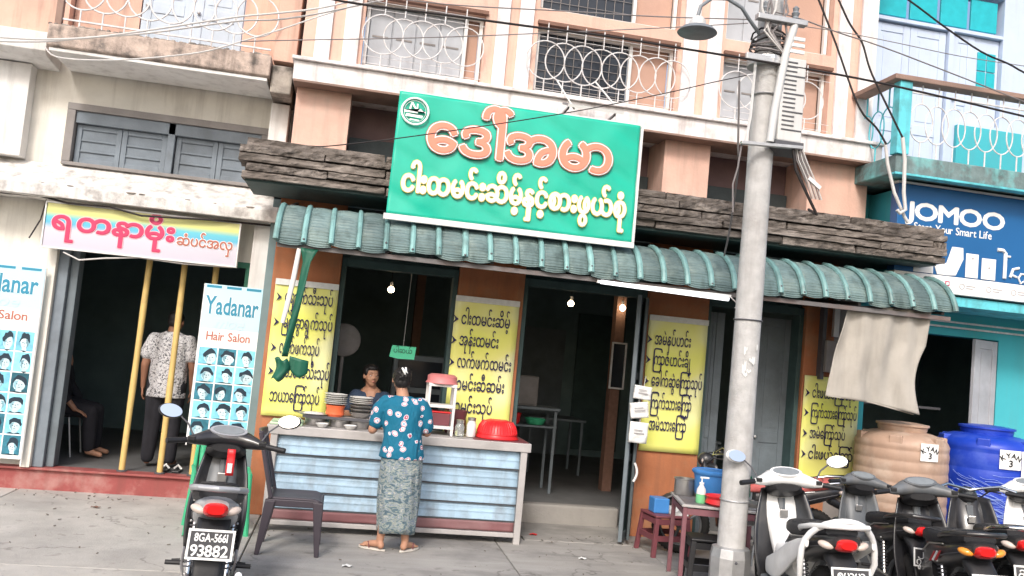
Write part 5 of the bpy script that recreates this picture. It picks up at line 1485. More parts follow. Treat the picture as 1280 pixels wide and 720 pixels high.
# colander with slots
t = thing('red_colander', 'bright red slotted plastic colander lying upside down on the counter', 'colander', (1.5, 8.33, 0.931))
cpf = [(0.205, 0.931), (0.212, 0.938), (0.2, 0.95), (0.19, 0.985), (0.17, 1.045), (0.135, 1.09), (0.09, 1.105), (0.001, 1.11)]
MB().lathe(cpf, (1.5, 8.33, 0), 40).build('colander_shell', 'red_plastic', t, smooth=True)
rb2 = MB()
for k in range(40):
    a = 2 * PI * k / 40
    rb2.tube([(1.5 + r * math.cos(a), 8.33 + r * math.sin(a), z) for r, z in ((0.192, 0.985), (0.186, 1.01), (0.176, 1.045), (0.142, 1.09))], 0.0035, 4)
rr_ = rb2.build('colander_ribs', 'red_plastic', t); rr_['kind'] = 'stuff'
MB().lathe([(0.198, 0.972), (0.198, 0.978), (0.193, 0.978)], (1.5, 8.33, 0), 40).build('colander_band', 'red_plastic', t, smooth=True)
t = thing('card_sign', 'mint green handwritten card hanging above the customer\'s head', 'sign', (0.57, 8.9, 1.6))
MB().add([(0.44, 8.9, 1.60), (0.46, 8.9, 1.715), (0.70, 8.9, 1.715), (0.69, 8.9, 1.59), (0.53, 8.9, 1.585)], [(0, 1, 2, 3, 4)]).build('card', 'neon_card', t)
lettering('\u1015\u102b\u1006\u101a\u103a', t, 'green_jamb', 0.475, 1.645, 8.895, size=0.07, width=0.19, bold=0.01)
MB().tube([(0.57, 8.9, 1.715), (0.58, 8.9, 2.5)], 0.002, 4).build('string', 'cable_white', t)

# ================================================================== LAMPS AND THINGS INSIDE THE SHOP
for x, y, z, lab in ((0.46, 10.5, 2.36, 'lit round bulb hanging in the left opening above the vendor'), (2.66, 10.5, 2.42, 'lit round bulb hanging in the middle of the doorway'), (3.26, 10.3, 2.42, 'lit round bulb by the brown pillar inside the doorway')):
    t = thing('light_bulb', lab, 'bulb', (x, y, z), group='bulbs inside the shop')
    MB().ball((x, y, z), 0.038, 12).build('bulb_glass', 'bulb', t, smooth=True)
    MB().tube([(x, y, z + 0.035), (x, y, z + 0.09)], 0.018, 8).build('socket', 'white_plastic', t, smooth=True)
    MB().tube([(x, y, z + 0.09), (x, y, 3.05)], 0.004, 5).build('cord', 'cable_black', t)


def table(label, x0, x1, y0, y1, zf, z, m='grey_door', shelf=None):
    t = thing('dining_table', label, 'table', ((x0 + x1) / 2, (y0 + y1) / 2, zf))
    MB().box(x0, x1, y0, y1, z - 0.03, z).build('table_top', m, t, bevel=0.004)
    for x in (x0 + 0.03, x1 - 0.06):
        for y in (y0 + 0.03, y1 - 0.06): MB().box(x, x + 0.03, y, y + 0.03, zf, z - 0.031).build('leg', m, t)
    if shelf: MB().box(x0 + 0.02, x1 - 0.02, y0 + 0.02, y1 - 0.02, shelf - 0.02, shelf).build('shelf', m, t)
    return t


table('two-tier steel table just inside the doorway with coloured bowls', 1.75, 2.5, 9.9, 10.4, 0.19, 1.16, shelf=0.95)
bowl('red_bowl', 'red bowl on the lower tier of the steel table inside the doorway', 'bowl', (1.98, 10.0, 0.951), 0.08, 0.12, 'red_plastic', 0.7)
bowl('green_bowl', 'green bowl on the lower tier of the steel table inside the doorway', 'bowl', (2.24, 10.02, 0.951), 0.12, 0.07, 'green_bag', 0.6)
t = thing('white_cabinet', 'grey box cabinet standing on the steel table inside the doorway', 'cabinet', (2.05, 10.2, 1.16))
MB().box(1.85, 2.25, 10.05, 10.35, 1.161, 1.5).build('cabinet_body', 'grey_frame', t, bevel=0.01)
MB().box(1.87, 2.23, 10.04, 10.049, 1.18, 1.48).build('cabinet_door', 'grey_frame', t, bevel=0.004)
table('dark dining table deep inside the shop behind the doorway', 2.5, 3.3, 11.6, 12.3, 0.19, 0.93)
table('dining table inside the dark opening right of the third menu', 3.75, 4.4, 9.7, 10.3, 0.19, 0.95)
t = thing('shelf_cabinet', 'dark glass cabinet behind the vendor in the left opening', 'cabinet', (0.8, 10.2, 0.19))
MB().box(0.55, 1.15, 10.0, 10.4, 0.19, 1.62).build('cabinet_body', 'grey_door', t, bevel=0.01)
for k in range(2): MB().box(0.6, 1.1, 9.985, 9.999, 0.9 + k * 0.36, 1.2 + k * 0.36).build('glass_door', 'window_glass_dark', t, bevel=0.003)
t = thing('wall_fan', 'pale round fan standing at the left edge of the food opening', 'fan', (-0.02, 9.4, 0.19))
MB().lathe([(0.02, -0.06), (0.1, -0.05), (0.17, -0.01), (0.175, 0.01), (0.1, 0.05), (0.02, 0.06)], (-0.02, 9.4, 1.72), 24, axis='y').build('fan_cage', 'grey_frame', t, smooth=True)
MB().tube([(-0.02, 9.42, 0.19), (-0.02, 9.42, 1.6)], 0.018, 8).build('fan_pole', 'grey_frame', t)
t = thing('wall_frame', 'thin white framed picture on the brown pillar inside the doorway', 'picture', (3.22, 10.38, 1.6))
for a, c, d, e in ((3.19, 3.21, 1.45, 1.98), (3.36, 3.38, 1.45, 1.98)): MB().box(a, c, 10.36, 10.38, d, e).build('frame', 'iron_white', t)
for z in (1.43, 1.981): MB().box(3.19, 3.38, 10.36, 10.38, z, z + 0.02).build('frame', 'iron_white', t)
MB().box(3.21, 3.36, 10.375, 10.39, 1.45, 1.98).build('picture_glass', 'window_glass_dark', t)

# papers hung by the iron door
for k, (x, z, w, h, a, lab) in enumerate(((2.87, 1.42, 0.17, 0.13, 0.08, 'topmost white paper packet hanging at the left of the third menu'), (2.85, 1.24, 0.18, 0.15, -0.14, 'middle white paper packet hanging at the left of the third menu'), (2.86, 1.0, 0.18, 0.2, 0.03, 'lowest and largest white packet hanging at the left of the third menu'))):
    t = thing('paper_packet', lab, 'packet', (x, 8.2, z), group='paper packets by the iron door')
    Mk = Matrix.Translation((x, 8.19, z + h / 2)) @ Matrix.Rotation(a, 4, 'Y')
    MB(Mk).sheet(lambda u, v: ((u - 0.5) * w, 0.02 * noise.noise(Vector((u * 4, v * 4, k))), (v - 0.5) * h), 8, 8, th=0.03).build('packet', 'paper_scrap', t, smooth=2)
    MB(Mk).box(-w * 0.3, w * 0.3, -0.014, -0.012, -0.01, 0.0).build('print_line', 'print_grey', t)
    MB(Mk).box(-w * 0.3, w * 0.2, -0.014, -0.012, 0.02, 0.028).build('print_line', 'print_grey', t)
    MB(Mk).tube([(0, 0, h / 2), (0.02, 0.05, h / 2 + 0.08), (0.03, 0.07, h / 2 + 0.1)], 0.003, 4).build('string', 'cable_white', t)
t = thing('switch_box', 'grey weathered electric switch box on the pillar left of the canvas', 'switch box', (5.12, 8.7, 1.85))
MB().box(5.02, 5.2, 8.62, 8.745, 1.86, 2.2).build('box_body', 'grey_frame', t, bevel=0.008)
MB().box(4.99, 5.03, 8.66, 8.745, 1.78, 2.9).build('conduit', 'iron_dark', t)
MB().box(5.14, 5.2, 8.7, 8.745, 2.25, 2.85).build('conduit', 'white_plastic', t)

# ================================================================== YELLOW POSTS
for x, xt, lab in ((-2.05, -2.03, 'leftmost of the three yellow bamboo posts in the salon doorway'), (-1.69, -1.69, 'middle of the three yellow bamboo posts in the salon doorway'), (-1.38, -1.38, 'short-looking rightmost yellow bamboo post rising behind the salon banner')):
    t = thing('yellow_post', lab, 'post', (x, 9.42, 0.215), group='yellow posts of the salon doorway')
    MB().tube([(x + (xt - x) * k / 8, 9.42, 0.218 + (2.355 - 0.218) * k / 8) for k in range(9)], [0.03 + (0.003 if k in (3, 6) else 0) for k in range(9)], 12).build('post_shaft', 'bamboo_yellow', t, smooth=True)
    MB().lathe([(0.05, 0.216), (0.05, 0.225), (0.035, 0.232)], (x, 9.42, 0), 14).build('post_foot', 'iron_dark', t)

# ================================================================== PLASTIC CHAIR
t = thing('plastic_chair', 'dark brown plastic chair standing in front of the left end of the counter', 'chair', (-0.27, 7.45, 0), local=True, rotz=R(-90))
# local: front +Y, so the back is at -Y
MB().sheet(lambda u, v: (-0.2 + 0.4 * u, -0.2 + 0.42 * v, 0.435 + 0.012 * (2 * u - 1) ** 2 - (0.02 * max(0, v - 0.85) / 0.15)), 14, 14).build('seat', 'dark_plastic', t, smooth=2).modifiers.new('thickness', 'SOLIDIFY').thickness = 0.022
MB().box(-0.2, 0.2, 0.2, 0.225, 0.375, 0.425).build('seat_skirt', 'dark_plastic', t, bevel=0.01)
for s in (-1, 1): MB().box(s * 0.2 - 0.012, s * 0.2 + 0.012, -0.2, 0.199, 0.375, 0.43).build('seat_skirt', 'dark_plastic', t, bevel=0.006)


def back(u, v):
    return (-0.2 + 0.4 * u, -0.2 - 0.13 * v - 0.03 * math.sin(PI * u) + 0.02, 0.44 + 0.5 * v)


for k in range(6):
    MB().sheet(lambda u, v: back(0.08 + 0.84 * (k + 0.12 + 0.76 * u) / 6, 0.06 + 0.84 * v), 2, 12, th=0.01).build('back_slat', 'dark_plastic', t, smooth=2)
MB().sheet(lambda u, v: back(u, 0.88 + 0.14 * v), 14, 3, th=0.022).build('back_top', 'dark_plastic', t, smooth=2)
for s in (0, 1): MB().tube([back(s, v / 6) for v in range(7)], 0.017, 8).build('back_post', 'dark_plastic', t, smooth=True)
for sx in (-1, 1):
    for sy, dy in ((0.19, 0.03), (-0.18, -0.06)):
        MB().loft([[Vector((sx * (0.185 + 0.035 * (1 - q)) + a * (0.02 + 0.022 * q), sy + dy * (1 - q) + b * (0.018 + 0.022 * q), 0.42 * q + 0.001)) for a, b in ((-1, -1), (1, -1), (1, 1), (-1, 1))] for q in (0, 0.5, 1)]).build('leg', 'dark_plastic', t, bevel=0.006)

# ================================================================== WASHING TABLE BY THE POLE
TW = (3.2, 7.0, 0)
t = thing('washing_table', 'low dark table with thin maroon iron legs behind the pole', 'table', TW, rotz=R(-13), local=True)
MB().box(-0.36, 0.36, -0.33, 0.33, 0.655, 0.675).build('table_top', 'counter_alu', t, bevel=0.003)
MB().box(-0.33, 0.33, -0.3, 0.3, 0.676, 0.679).build('rubber_mat', 'steel_beam', t)
for sx in (-1, 1):
    for sy in (-1, 1): MB().bar((sx * 0.33, sy * 0.3, 0.0), (sx * 0.33, sy * 0.3, 0.654), 0.035, 0.035).build('leg', 'maroon_iron', t, bevel=0.003)
for sy in (-1, 1): MB().bar((-0.312, sy * 0.3, 0.62), (0.312, sy * 0.3, 0.62), 0.03, 0.05).build('apron', 'maroon_iron', t)
for sx in (-1, 1): MB().bar((sx * 0.33, -0.28, 0.61), (sx * 0.33, 0.28, 0.61), 0.03, 0.04).build('apron', 'maroon_iron', t)
MB().lathe([(0.1, 0.53), (0.15, 0.55), (0.17, 0.64), (0.16, 0.64), (0.14, 0.56), (0.001, 0.54)], (0.16, -0.1, 0), 24).build('under_basin', 'dull_steel', t, smooth=True)
t = bowl('blue_bucket', 'blue plastic bucket standing on the washing table', 'bucket', (3.16, 7.1, 0.68), 0.155, 0.24, 'bucket_blue', 0.68)
MB().tube([(3.16 + 0.165 * math.cos(a / 14 * PI), 7.1 - 0.03 * math.sin(a / 14 * PI), 0.91 - 0.03 * math.sin(a / 14 * PI)) for a in range(15)], 0.004, 5).build('bucket_handle', 'zinc', t, smooth=True)
MB().lathe([(0.158, 0.885), (0.17, 0.9), (0.17, 0.915), (0.158, 0.918)], (3.16, 7.1, 0), 28).build('bucket_rim', 'bucket_blue', t, smooth=True)
t = thing('metal_pot', 'small dull metal pot at the back left corner of the washing table', 'pot', (2.98, 7.24, 0.68))
MB().lathe([(0.08, 0.68), (0.088, 0.69), (0.088, 0.81), (0.096, 0.815), (0.096, 0.82), (0.084, 0.818), (0.082, 0.7), (0.001, 0.69)], (2.98, 7.24, 0), 26).build('pot_body', 'dull_steel', t, smooth=True)
t = thing('soap_pump', 'clear pump bottle of green soap on the washing table', 'soap bottle', (2.97, 6.86, 0.68))
MB().lathe([(0.038, 0.68), (0.042, 0.69), (0.04, 0.75)], (2.97, 6.86, 0), 18).build('soap', 'soap_green', t, smooth=True)
MB().lathe([(0.039, 0.751), (0.036, 0.79), (0.018, 0.82), (0.016, 0.83)], (2.97, 6.86, 0), 18).build('bottle_shoulder', 'white_plastic', t, smooth=True)
MB().lathe([(0.02, 0.831), (0.02, 0.845), (0.006, 0.847), (0.006, 0.875)], (2.97, 6.86, 0), 12).build('pump', 'print_white', t, smooth=True)
MB().box(2.955, 3.03, 6.85, 6.87, 0.876, 0.89).build('pump_head', 'print_white', t, bevel=0.004)
t = bowl('red_basin', 'round red plastic basin on the washing table touching the pole', 'basin', (3.1, 6.78, 0.68), 0.115, 0.075, 'red_plastic', 0.8)
t = bowl('green_bucket', 'dark green bucket peeping out right behind the pole', 'bucket', (3.46, 7.2, 0.68), 0.1, 0.2, 'green_tarp', 0.8)
t = thing('steel_tray', 'shallow steel tray at the right end of the washing table', 'tray', (3.42, 6.78, 0.68))
MB().box(3.3, 3.54, 6.66, 6.9, 0.681, 0.69).build('tray_base', 'dull_steel', t, bevel=0.004)
MB().lathe([(0.07, 0.691), (0.1, 0.72), (0.096, 0.722), (0.001, 0.7)], (3.4, 6.8, 0), 20).build('bowl', 'dull_steel', t, smooth=True)


def stool(label, m, loc, rz, w, h, grp='plastic stools'):
    t = thing('plastic_stool', label, 'stool', loc, rotz=rz, local=True, group=grp)
    MB().box(-w / 2, w / 2, -w / 2, w / 2, h - 0.025, h).build('seat', m, t, bevel=0.012)
    for sx in (-1, 1):
        for sy in (-1, 1):
            MB().loft([[Vector((sx * (w / 2 - 0.025 + 0.03 * (1 - q)) + a * 0.02, sy * (w / 2 - 0.025 + 0.03 * (1 - q)) + b * 0.02, (h - 0.026) * q)) for a, b in ((-1, -1), (1, -1), (1, 1), (-1, 1))] for q in (0, 1)]).build('leg', m, t, bevel=0.004)
    for q, z in ((0.45, h * 0.45), (1, h - 0.06)):
        e = w / 2 - 0.02 + 0.03 * (1 - q)
        for a in range(4):
            p0 = Matrix.Rotation(a * PI / 2, 4, 'Z') @ Vector((-e + 0.02, -e, z)); p1 = Matrix.Rotation(a * PI / 2, 4, 'Z') @ Vector((e - 0.02, -e, z))
            MB().bar(p0, p1, 0.014, 0.05).build('stretcher', m, t)
    return t


stool('maroon plastic stool against the orange pillar carrying books and a blue tub', 'maroon_plastic', (3.14, 8.05, 0), R(6), 0.36, 0.38)
stool('black plastic stool pushed under the washing table', 'black_plastic', (3.02, 6.83, 0), R(-10), 0.28, 0.42)
t = thing('blue_tub', 'small square blue tub on the maroon stool', 'tub', (3.07, 8.05, 0.381))
MB().box(3.0, 3.15, 7.98, 8.14, 0.381, 0.52).build('tub_body', 'bucket_blue', t, bevel=0.01)
t = thing('paper_pile', 'small pile of white papers on the maroon stool', 'papers', (3.24, 8.02, 0.381))
for k in range(4): MB(Matrix.Translation((3.24, 8.02, 0.381 + k * 0.016)) @ Matrix.Rotation(0.15 * k, 4, 'Z')).box(-0.08, 0.08, -0.1, 0.1, 0.001, 0.015).build('booklet', 'paper_scrap', t)

# ================================================================== WATER TANKS


def tank(name, label, cx, cy, r, h, m, ribs=11):
    t = thing(name, label, 'water tank', (cx, cy, 0), group='plastic water tanks')
    pr = [(r * 0.96, 0)]
    n = 160
    for k in range(n + 1):
        z = 0.03 + (h - 0.2) * k / n
        rip = 0.007 * abs(math.sin(z / (h - 0.2) * PI * ribs))
        pr.append((r - 0.012 + rip, z))
    pr += [(r - 0.005, h - 0.15), (r - 0.03, h - 0.1), (r - 0.09, h - 0.06), (r - 0.17, h - 0.035), (r * 0.42, h - 0.02)]
    MB().lathe(pr, (cx, cy, 0), 56).build('tank_body', m, t, smooth=True)
    MB().lathe([(r * 0.5, h - 0.03), (r * 0.52, h + 0.0), (r * 0.52, h + 0.025), (r * 0.56, h + 0.03), (r * 0.56, h + 0.05), (r * 0.3, h + 0.065), (0.001, h + 0.07)], (cx, cy, 0), 36).build('lid', m, t, smooth=True)
    for k in range(6):
        a = 2 * PI * k / 6 - 1.25
        Mk = Matrix.Translation((cx + (r - 0.07) * math.cos(a), cy + (r - 0.07) * math.sin(a), h - 0.16)) @ Matrix.Rotation(a, 4, 'Z')
        MB(Mk).prismx([(-0.07, -0.08), (0.07, -0.08), (0.06, 0.1), (-0.06, 0.1)], -0.08, 0.055).build('shoulder_lug', m, t, bevel=0.01)
    return t


def curved_label(t, cx, cy, r, a0, a1, z0, z1, m, name='label', push=0.004):
    MB().sheet(lambda u, v: (cx + (r + push) * math.cos(a0 + (a1 - a0) * u), cy + (r + push) * math.sin(a0 + (a1 - a0) * u), z0 + (z1 - z0) * v), 10, 1).build(name, m, t, smooth=2)


def curved_text(t, s, cx, cy, r, amid, z, size, arc=0.0, m='print_black', w=0.1):
    n = len(s)
    for i, ch in enumerate(s):
        gv, gf = glyph(ch, 0.03)
        off = (i - (n - 1) / 2) * w
        tl = -arc * (i - (n - 1) / 2) * 0.35
        zo = -abs(i - (n - 1) / 2) ** 2 * arc * 0.012
        b = bbox(ch); mc = (b[0] + b[1]) / 2
        vs = []
        for px, py in gv:
            x, y = (px - mc) * size, (py - 0.35) * size
            x, y = x * math.cos(tl) - y * math.sin(tl), x * math.sin(tl) + y * math.cos(tl)
            a = amid + (off + x) / r
            vs.append((cx + (r + 0.008) * math.cos(a), cy + (r + 0.008) * math.sin(a), z + zo + y))
        MB().add(vs, gf).build('lettering', m, t)


t = tank('tan_water_tank', 'tan ribbed plastic water tank behind the black scooter, nearer the shop', 5.68, 8.2, 0.455, 1.36, 'tan_plastic')
am = R(-112)
curved_label(t, 5.68, 8.2, 0.455, am + R(10), am + R(34), 1.08, 1.25, 'print_white')
curved_text(t, 'KYAN', 5.68, 8.2, 0.455, am + R(22), 1.205, 0.062, 1.0, w=0.047)
curved_text(t, '3', 5.68, 8.2, 0.455, am + R(22), 1.135, 0.08)
am = R(-88)
t = tank('blue_water_tank', 'bright blue plastic water tank wrapped in clear film at the right edge', 6.7, 8.25, 0.485, 1.4, 'blue_plastic', 7)
curved_label(t, 6.7, 8.25, 0.485, am - R(26), am - R(1), 1.06, 1.25, 'print_white')
curved_text(t, 'KYAN', 6.7, 8.25, 0.485, am - R(13.5), 1.2, 0.068, 1.0, w=0.052)
curved_text(t, '3', 6.7, 8.25, 0.485, am - R(13.5), 1.12, 0.09)
curved_label(t, 6.7, 8.25, 0.485, am + R(0), am + R(26), 1.0, 1.25, 'print_white', 'notice')
curved_label(t, 6.7, 8.25, 0.485, am + R(0), am + R(26), 0.96, 1.0, 'print_crimson', 'notice_band')
for k in range(5): curved_label(t, 6.7, 8.25, 0.485, am + R(3), am + R(22 - 3 * (k % 2)), 1.05 + 0.035 * k, 1.06 + 0.035 * k, 'print_grey', 'notice_line', 0.006)
random.seed(31)
fm = MB()
for k in range(60):
    a0 = R(-170) + random.uniform(0, 0.9); a1 = a0 + random.uniform(0.8, 2.0)
    z0 = random.uniform(0.1, 1.0); dz = random.uniform(-0.28, 0.02)
    w = random.uniform(0.0012, 0.003)
    fm.tube([(6.7 + 0.495 * math.cos(a0 + (a1 - a0) * q / 14), 8.25 + 0.495 * math.sin(a0 + (a1 - a0) * q / 14), max(0.03, z0 + dz * q / 14 + 0.01 * math.sin(q + k))) for q in range(15)], w, 4)
f_ = fm.build('film_creases', 'pvc_film', t, smooth=True); f_['kind'] = 'stuff'

# ================================================================== PEOPLE
def remesh(name, mb, m, parent, voxel=0.006, smooth_it=6):
    """the union of overlapping forms grown into one continuous surface"""
    tmp = mb.build(name, m, parent)
    r = tmp.modifiers.new('r', 'REMESH'); r.mode = 'VOXEL'; r.voxel_size = voxel
    s = tmp.modifiers.new('s', 'SMOOTH'); s.factor = 0.5; s.iterations = smooth_it
    dg = bpy.context.evaluated_depsgraph_get(); dg.update()
    me = bpy.data.meshes.new_from_object(tmp.evaluated_get(dg))
    for p in me.polygons: p.use_smooth = True
    tmp.modifiers.clear()
    tmp.data = me
    me.materials.clear(); me.materials.append(MATS[m])
    return tmp


def limb(b, pts, rs, seg=12):
    for i in range(len(pts) - 1):
        b.tube([pts[i], Vector(pts[i]).lerp(Vector(pts[i + 1]), 0.5), pts[i + 1]], [rs[i], (rs[i] + rs[i + 1]) / 2, rs[i + 1]], seg)
    for p, r in zip(pts, rs): b.ball(p, r * 0.995, 10)


def hand(b, wrist, dirv, palm_n, side, curl=0.35):
    """palm, four unequal bent fingers and a thumb leaving the side of the palm"""
    w = Vector(wrist); d = Vector(dirv).normalized(); n = Vector(palm_n).normalized(); s = d.cross(n).normalized() * side
    n = s.cross(d).normalized() * (1 if side > 0 else -1)
    rings = []
    for q, wd, th in ((0.0, 0.024, 0.017), (0.03, 0.032, 0.016), (0.07, 0.038, 0.013), (0.085, 0.037, 0.011)):
        c = w + d * q
        rings.append([c + s * (wd * math.cos(2 * PI * k / 10)) + n * (th * math.sin(2 * PI * k / 10)) for k in range(10)])
    b.loft(rings)
    for k, ln in enumerate((0.066, 0.075, 0.07, 0.055)):
        p0 = w + d * 0.075 + s * (0.029 - 0.0195 * k)
        spread = s * (0.06 - 0.04 * k)
        d1 = (d + spread * 0.6 - n * curl * 0.5).normalized(); d2 = (d - n * curl * 1.6).normalized(); d3 = (d - n * curl * 2.8).normalized()
        p1 = p0 + d1 * ln * 0.42; p2 = p1 + d2 * ln * 0.33; p3 = p2 + d3 * ln * 0.25
        b.tube([p0, p1, p2, p3], [0.0088, 0.0083, 0.0076, 0.0062], 8)
        b.ball(p3, 0.0062, 8)
    p0 = w + d * 0.022 + s * 0.024
    p1 = p0 + (d * 0.6 + s * 0.75 - n * 0.2).normalized() * 0.035; p2 = p1 + (d * 0.95 + s * 0.25 - n * 0.3).normalized() * 0.03
    b.tube([p0, p1, p2], [0.0125, 0.0098, 0.008], 8); b.ball(p2, 0.008, 8)


def head(b, c, f, k=1.0):
    """skull, jaw, brow, nose, lips and ears looking along f (unit vector in the ground plane)"""
    c = Vector(c); f = Vector(f).normalized(); s = f.cross(Vector((0, 0, 1))).normalized(); u = Vector((0, 0, 1))
    ang = math.atan2(f.y, f.x) - PI / 2
    hb = MB(Matrix.Translation(c) @ Matrix.Rotation(ang, 4, 'Z') @ Matrix.Scale(k, 4))
    hb.ball((0, -0.012, 0.03), (0.073, 0.09, 0.083), 18)
    hb.ball((0, 0.02, -0.012), (0.062, 0.066, 0.075), 16)
    hb.ball((0, 0.04, -0.062), (0.04, 0.038, 0.036), 14)
    hb.ball((0, 0.055, -0.082), (0.02, 0.018, 0.016), 10)
    for sx in (-1, 1):
        hb.ball((sx * 0.036, 0.054, -0.026), (0.02, 0.016, 0.02), 10)
        hb.ball((sx * 0.028, 0.07, 0.027), (0.022, 0.012, 0.008), 10)
        hb.ball((sx * 0.074, -0.002, -0.002), (0.008, 0.018, 0.03), 10)
        hb.ball((sx * 0.0115, 0.089, -0.022), (0.0085, 0.009, 0.0075), 8)
    hb.tube([(0, 0.077, 0.02), (0, 0.088, -0.002), (0, 0.1, -0.018)], [0.007, 0.0095, 0.011], 8)
    hb.tube([(-0.022, 0.071, -0.049), (0, 0.083, -0.045), (0.022, 0.071, -0.049)], [0.003, 0.0068, 0.003], 8)
    hb.tube([(-0.018, 0.071, -0.056), (0, 0.081, -0.057), (0.018, 0.071, -0.056)], [0.003, 0.0075, 0.003], 8)
    b.add(hb.v, hb.f)
    return Matrix.Translation(c) @ Matrix.Rotation(ang, 4, 'Z') @ Matrix.Scale(k, 4)


def eyes(M, t):
    MB(M).tube([(-0.021, 0.0765, -0.052), (-0.009, 0.087, -0.049), (0, 0.0885, -0.0505), (0.009, 0.087, -0.049), (0.021, 0.0765, -0.052)], [0.0015, 0.0042, 0.0046, 0.0042, 0.0015], 8).build('lips', 'lips', t, smooth=True)
    for sx in (-1, 1):
        e = MB(M); e.ball((sx * 0.028, 0.069, 0.008), (0.0115, 0.0075, 0.005), 12)
        eo = e.build('eye', 'eye_white', t, smooth=True)
        MB(M).ball((sx * 0.028, 0.0755, 0.008), (0.0045, 0.0025, 0.0045), 10).build('iris', 'hair', eo, smooth=True)
        MB(M).tube([(sx * 0.016, 0.079, 0.034), (sx * 0.028, 0.082, 0.039), (sx * 0.043, 0.072, 0.035)], [0.0012, 0.002, 0.001], 6).build('eyebrow', 'hair', t, smooth=True)


# --- the customer, seen from behind (she faces +Y)
CX, CY = 0.545, 7.58
t = thing('person', 'woman seen from behind in a teal patterned blouse and grey-green sarong at the counter', 'person', (CX, CY, 0))
b = MB()
hM = head(b, (0.50, 7.63, 1.425), (-0.15, 1, 0), 0.96)
limb(b, [(0.51, 7.60, 1.36), (0.53, 7.585, 1.27)], [0.047, 0.058])
limb(b, [(0.54, 7.59, 1.2), (0.55, 7.575, 1.05), (0.57, 7.57, 0.88)], [0.085, 0.09, 0.1])
for s, sh, el, wr in ((-1, (0.375, 7.59, 1.235), (0.30, 7.60, 0.995), (0.335, 7.84, 0.985)), (1, (0.70, 7.59, 1.235), (0.765, 7.63, 1.0), (0.69, 7.86, 0.995))):
    limb(b, [(0.54, 7.585, 1.22), sh], [0.05, 0.042])
    limb(b, [sh, el], [0.042, 0.039]); limb(b, [el, wr], [0.039, 0.025])
    hand(b, wr, (0.05 if s < 0 else -0.1, 1, 0.05), (0, 0, 1), -s, 0.3)
for s, hp, kn, an, toe in ((-1, (0.50, 7.57, 0.82), (0.49, 7.6, 0.46), (0.455, 7.56, 0.085), (0.335, 7.63, 0.03)), (1, (0.62, 7.57, 0.82), (0.63, 7.6, 0.46), (0.665, 7.56, 0.085), (0.75, 7.66, 0.03))):
    limb(b, [hp, kn, (an[0] * 0.5 + kn[0] * 0.5, an[1] - 0.015, 0.29), an], [0.07, 0.047, 0.043, 0.032])
    h = Vector(an) + Vector((0.02 * -s * -1, -0.035, -0.045))
    tv = Vector(toe)
    limb(b, [(an[0], an[1], 0.07), (an[0] - 0.01 * s, an[1] - 0.03, 0.05)], [0.032, 0.03])
    mid = (Vector(an) + tv) / 2; mid.z = 0.052
    limb(b, [(an[0], an[1], 0.06), mid, (tv.x, tv.y, 0.037)], [0.032, 0.028, 0.02])
    d = (tv - Vector(an)); d.z = 0; d.normalize(); sd = d.cross(Vector((0, 0, 1)))
    for k in range(5):
        p0 = tv + sd * (0.026 - 0.013 * k) * 1.1 + Vector((0, 0, 0.005)); p0.z = 0.032
        L = (0.03, 0.034, 0.031, 0.027, 0.022)[k if s > 0 else 4 - k] if 0 else 0.028
        b.tube([p0 - d * 0.015, p0 + d * L], [0.009, 0.0075], 8); b.ball(p0 + d * L, 0.0075, 8)
body = remesh('body', b, 'skin', t, 0.0065, 3)
# hair gathered up with a white claw clip
hb = MB(hM)
hb.ball((0, -0.02, 0.038), (0.084, 0.096, 0.086), 16)
hb.ball((0, -0.05, -0.01), (0.073, 0.06, 0.06), 14)
hb.ball((0.0, -0.088, 0.05), (0.045, 0.034, 0.045), 12)
hb.ball((0.012, -0.07, 0.1), (0.04, 0.035, 0.03), 12)
for k in range(46):
    a = random.uniform(-1.9, 1.9); z0 = random.uniform(-0.02, 0.1)
    p0 = Vector((0.085 * math.sin(a), -0.02 - 0.09 * math.cos(a), z0)); p1 = Vector((0.03 * math.sin(a), -0.1, 0.06 + random.uniform(-0.02, 0.04)))
    mid = (p0 + p1) / 2; mid = mid * 1.0 + Vector((0.012 * math.sin(a), -0.022 * math.cos(a), 0.008))
    hb.tube([p0, mid, p1], [0.003, 0.006, 0.004], 5)
hobj = remesh('hair', hb, 'hair', t, 0.0055, 1)
ws = MB(hM)
for k in range(16):
    a = random.uniform(-2.2, 2.2)
    p0 = Vector((0.078 * math.sin(a), -0.02 - 0.075 * math.cos(a), -0.03)); ws.tube([p0, p0 + Vector((random.uniform(-.01, .01), -0.008, -0.025)), p0 + Vector((random.uniform(-.02, .02), -0.004, -0.05))], [0.0016, 0.0012, 0.0006], 4)
wo_ = ws.build('loose_strands', 'hair', hobj); wo_['kind'] = 'stuff'
cl = MB(hM)
cl.tube([(-0.028, -0.115, 0.118), (-0.01, -0.125, 0.09), (0.005, -0.12, 0.062)], [0.009, 0.011, 0.006], 8)
cl.tube([(0.006, -0.112, 0.122), (0.006, -0.124, 0.095), (0.025, -0.118, 0.07)], [0.009, 0.01, 0.006], 8)
cl.build('hair_clip', 'print_white', t, smooth=True)
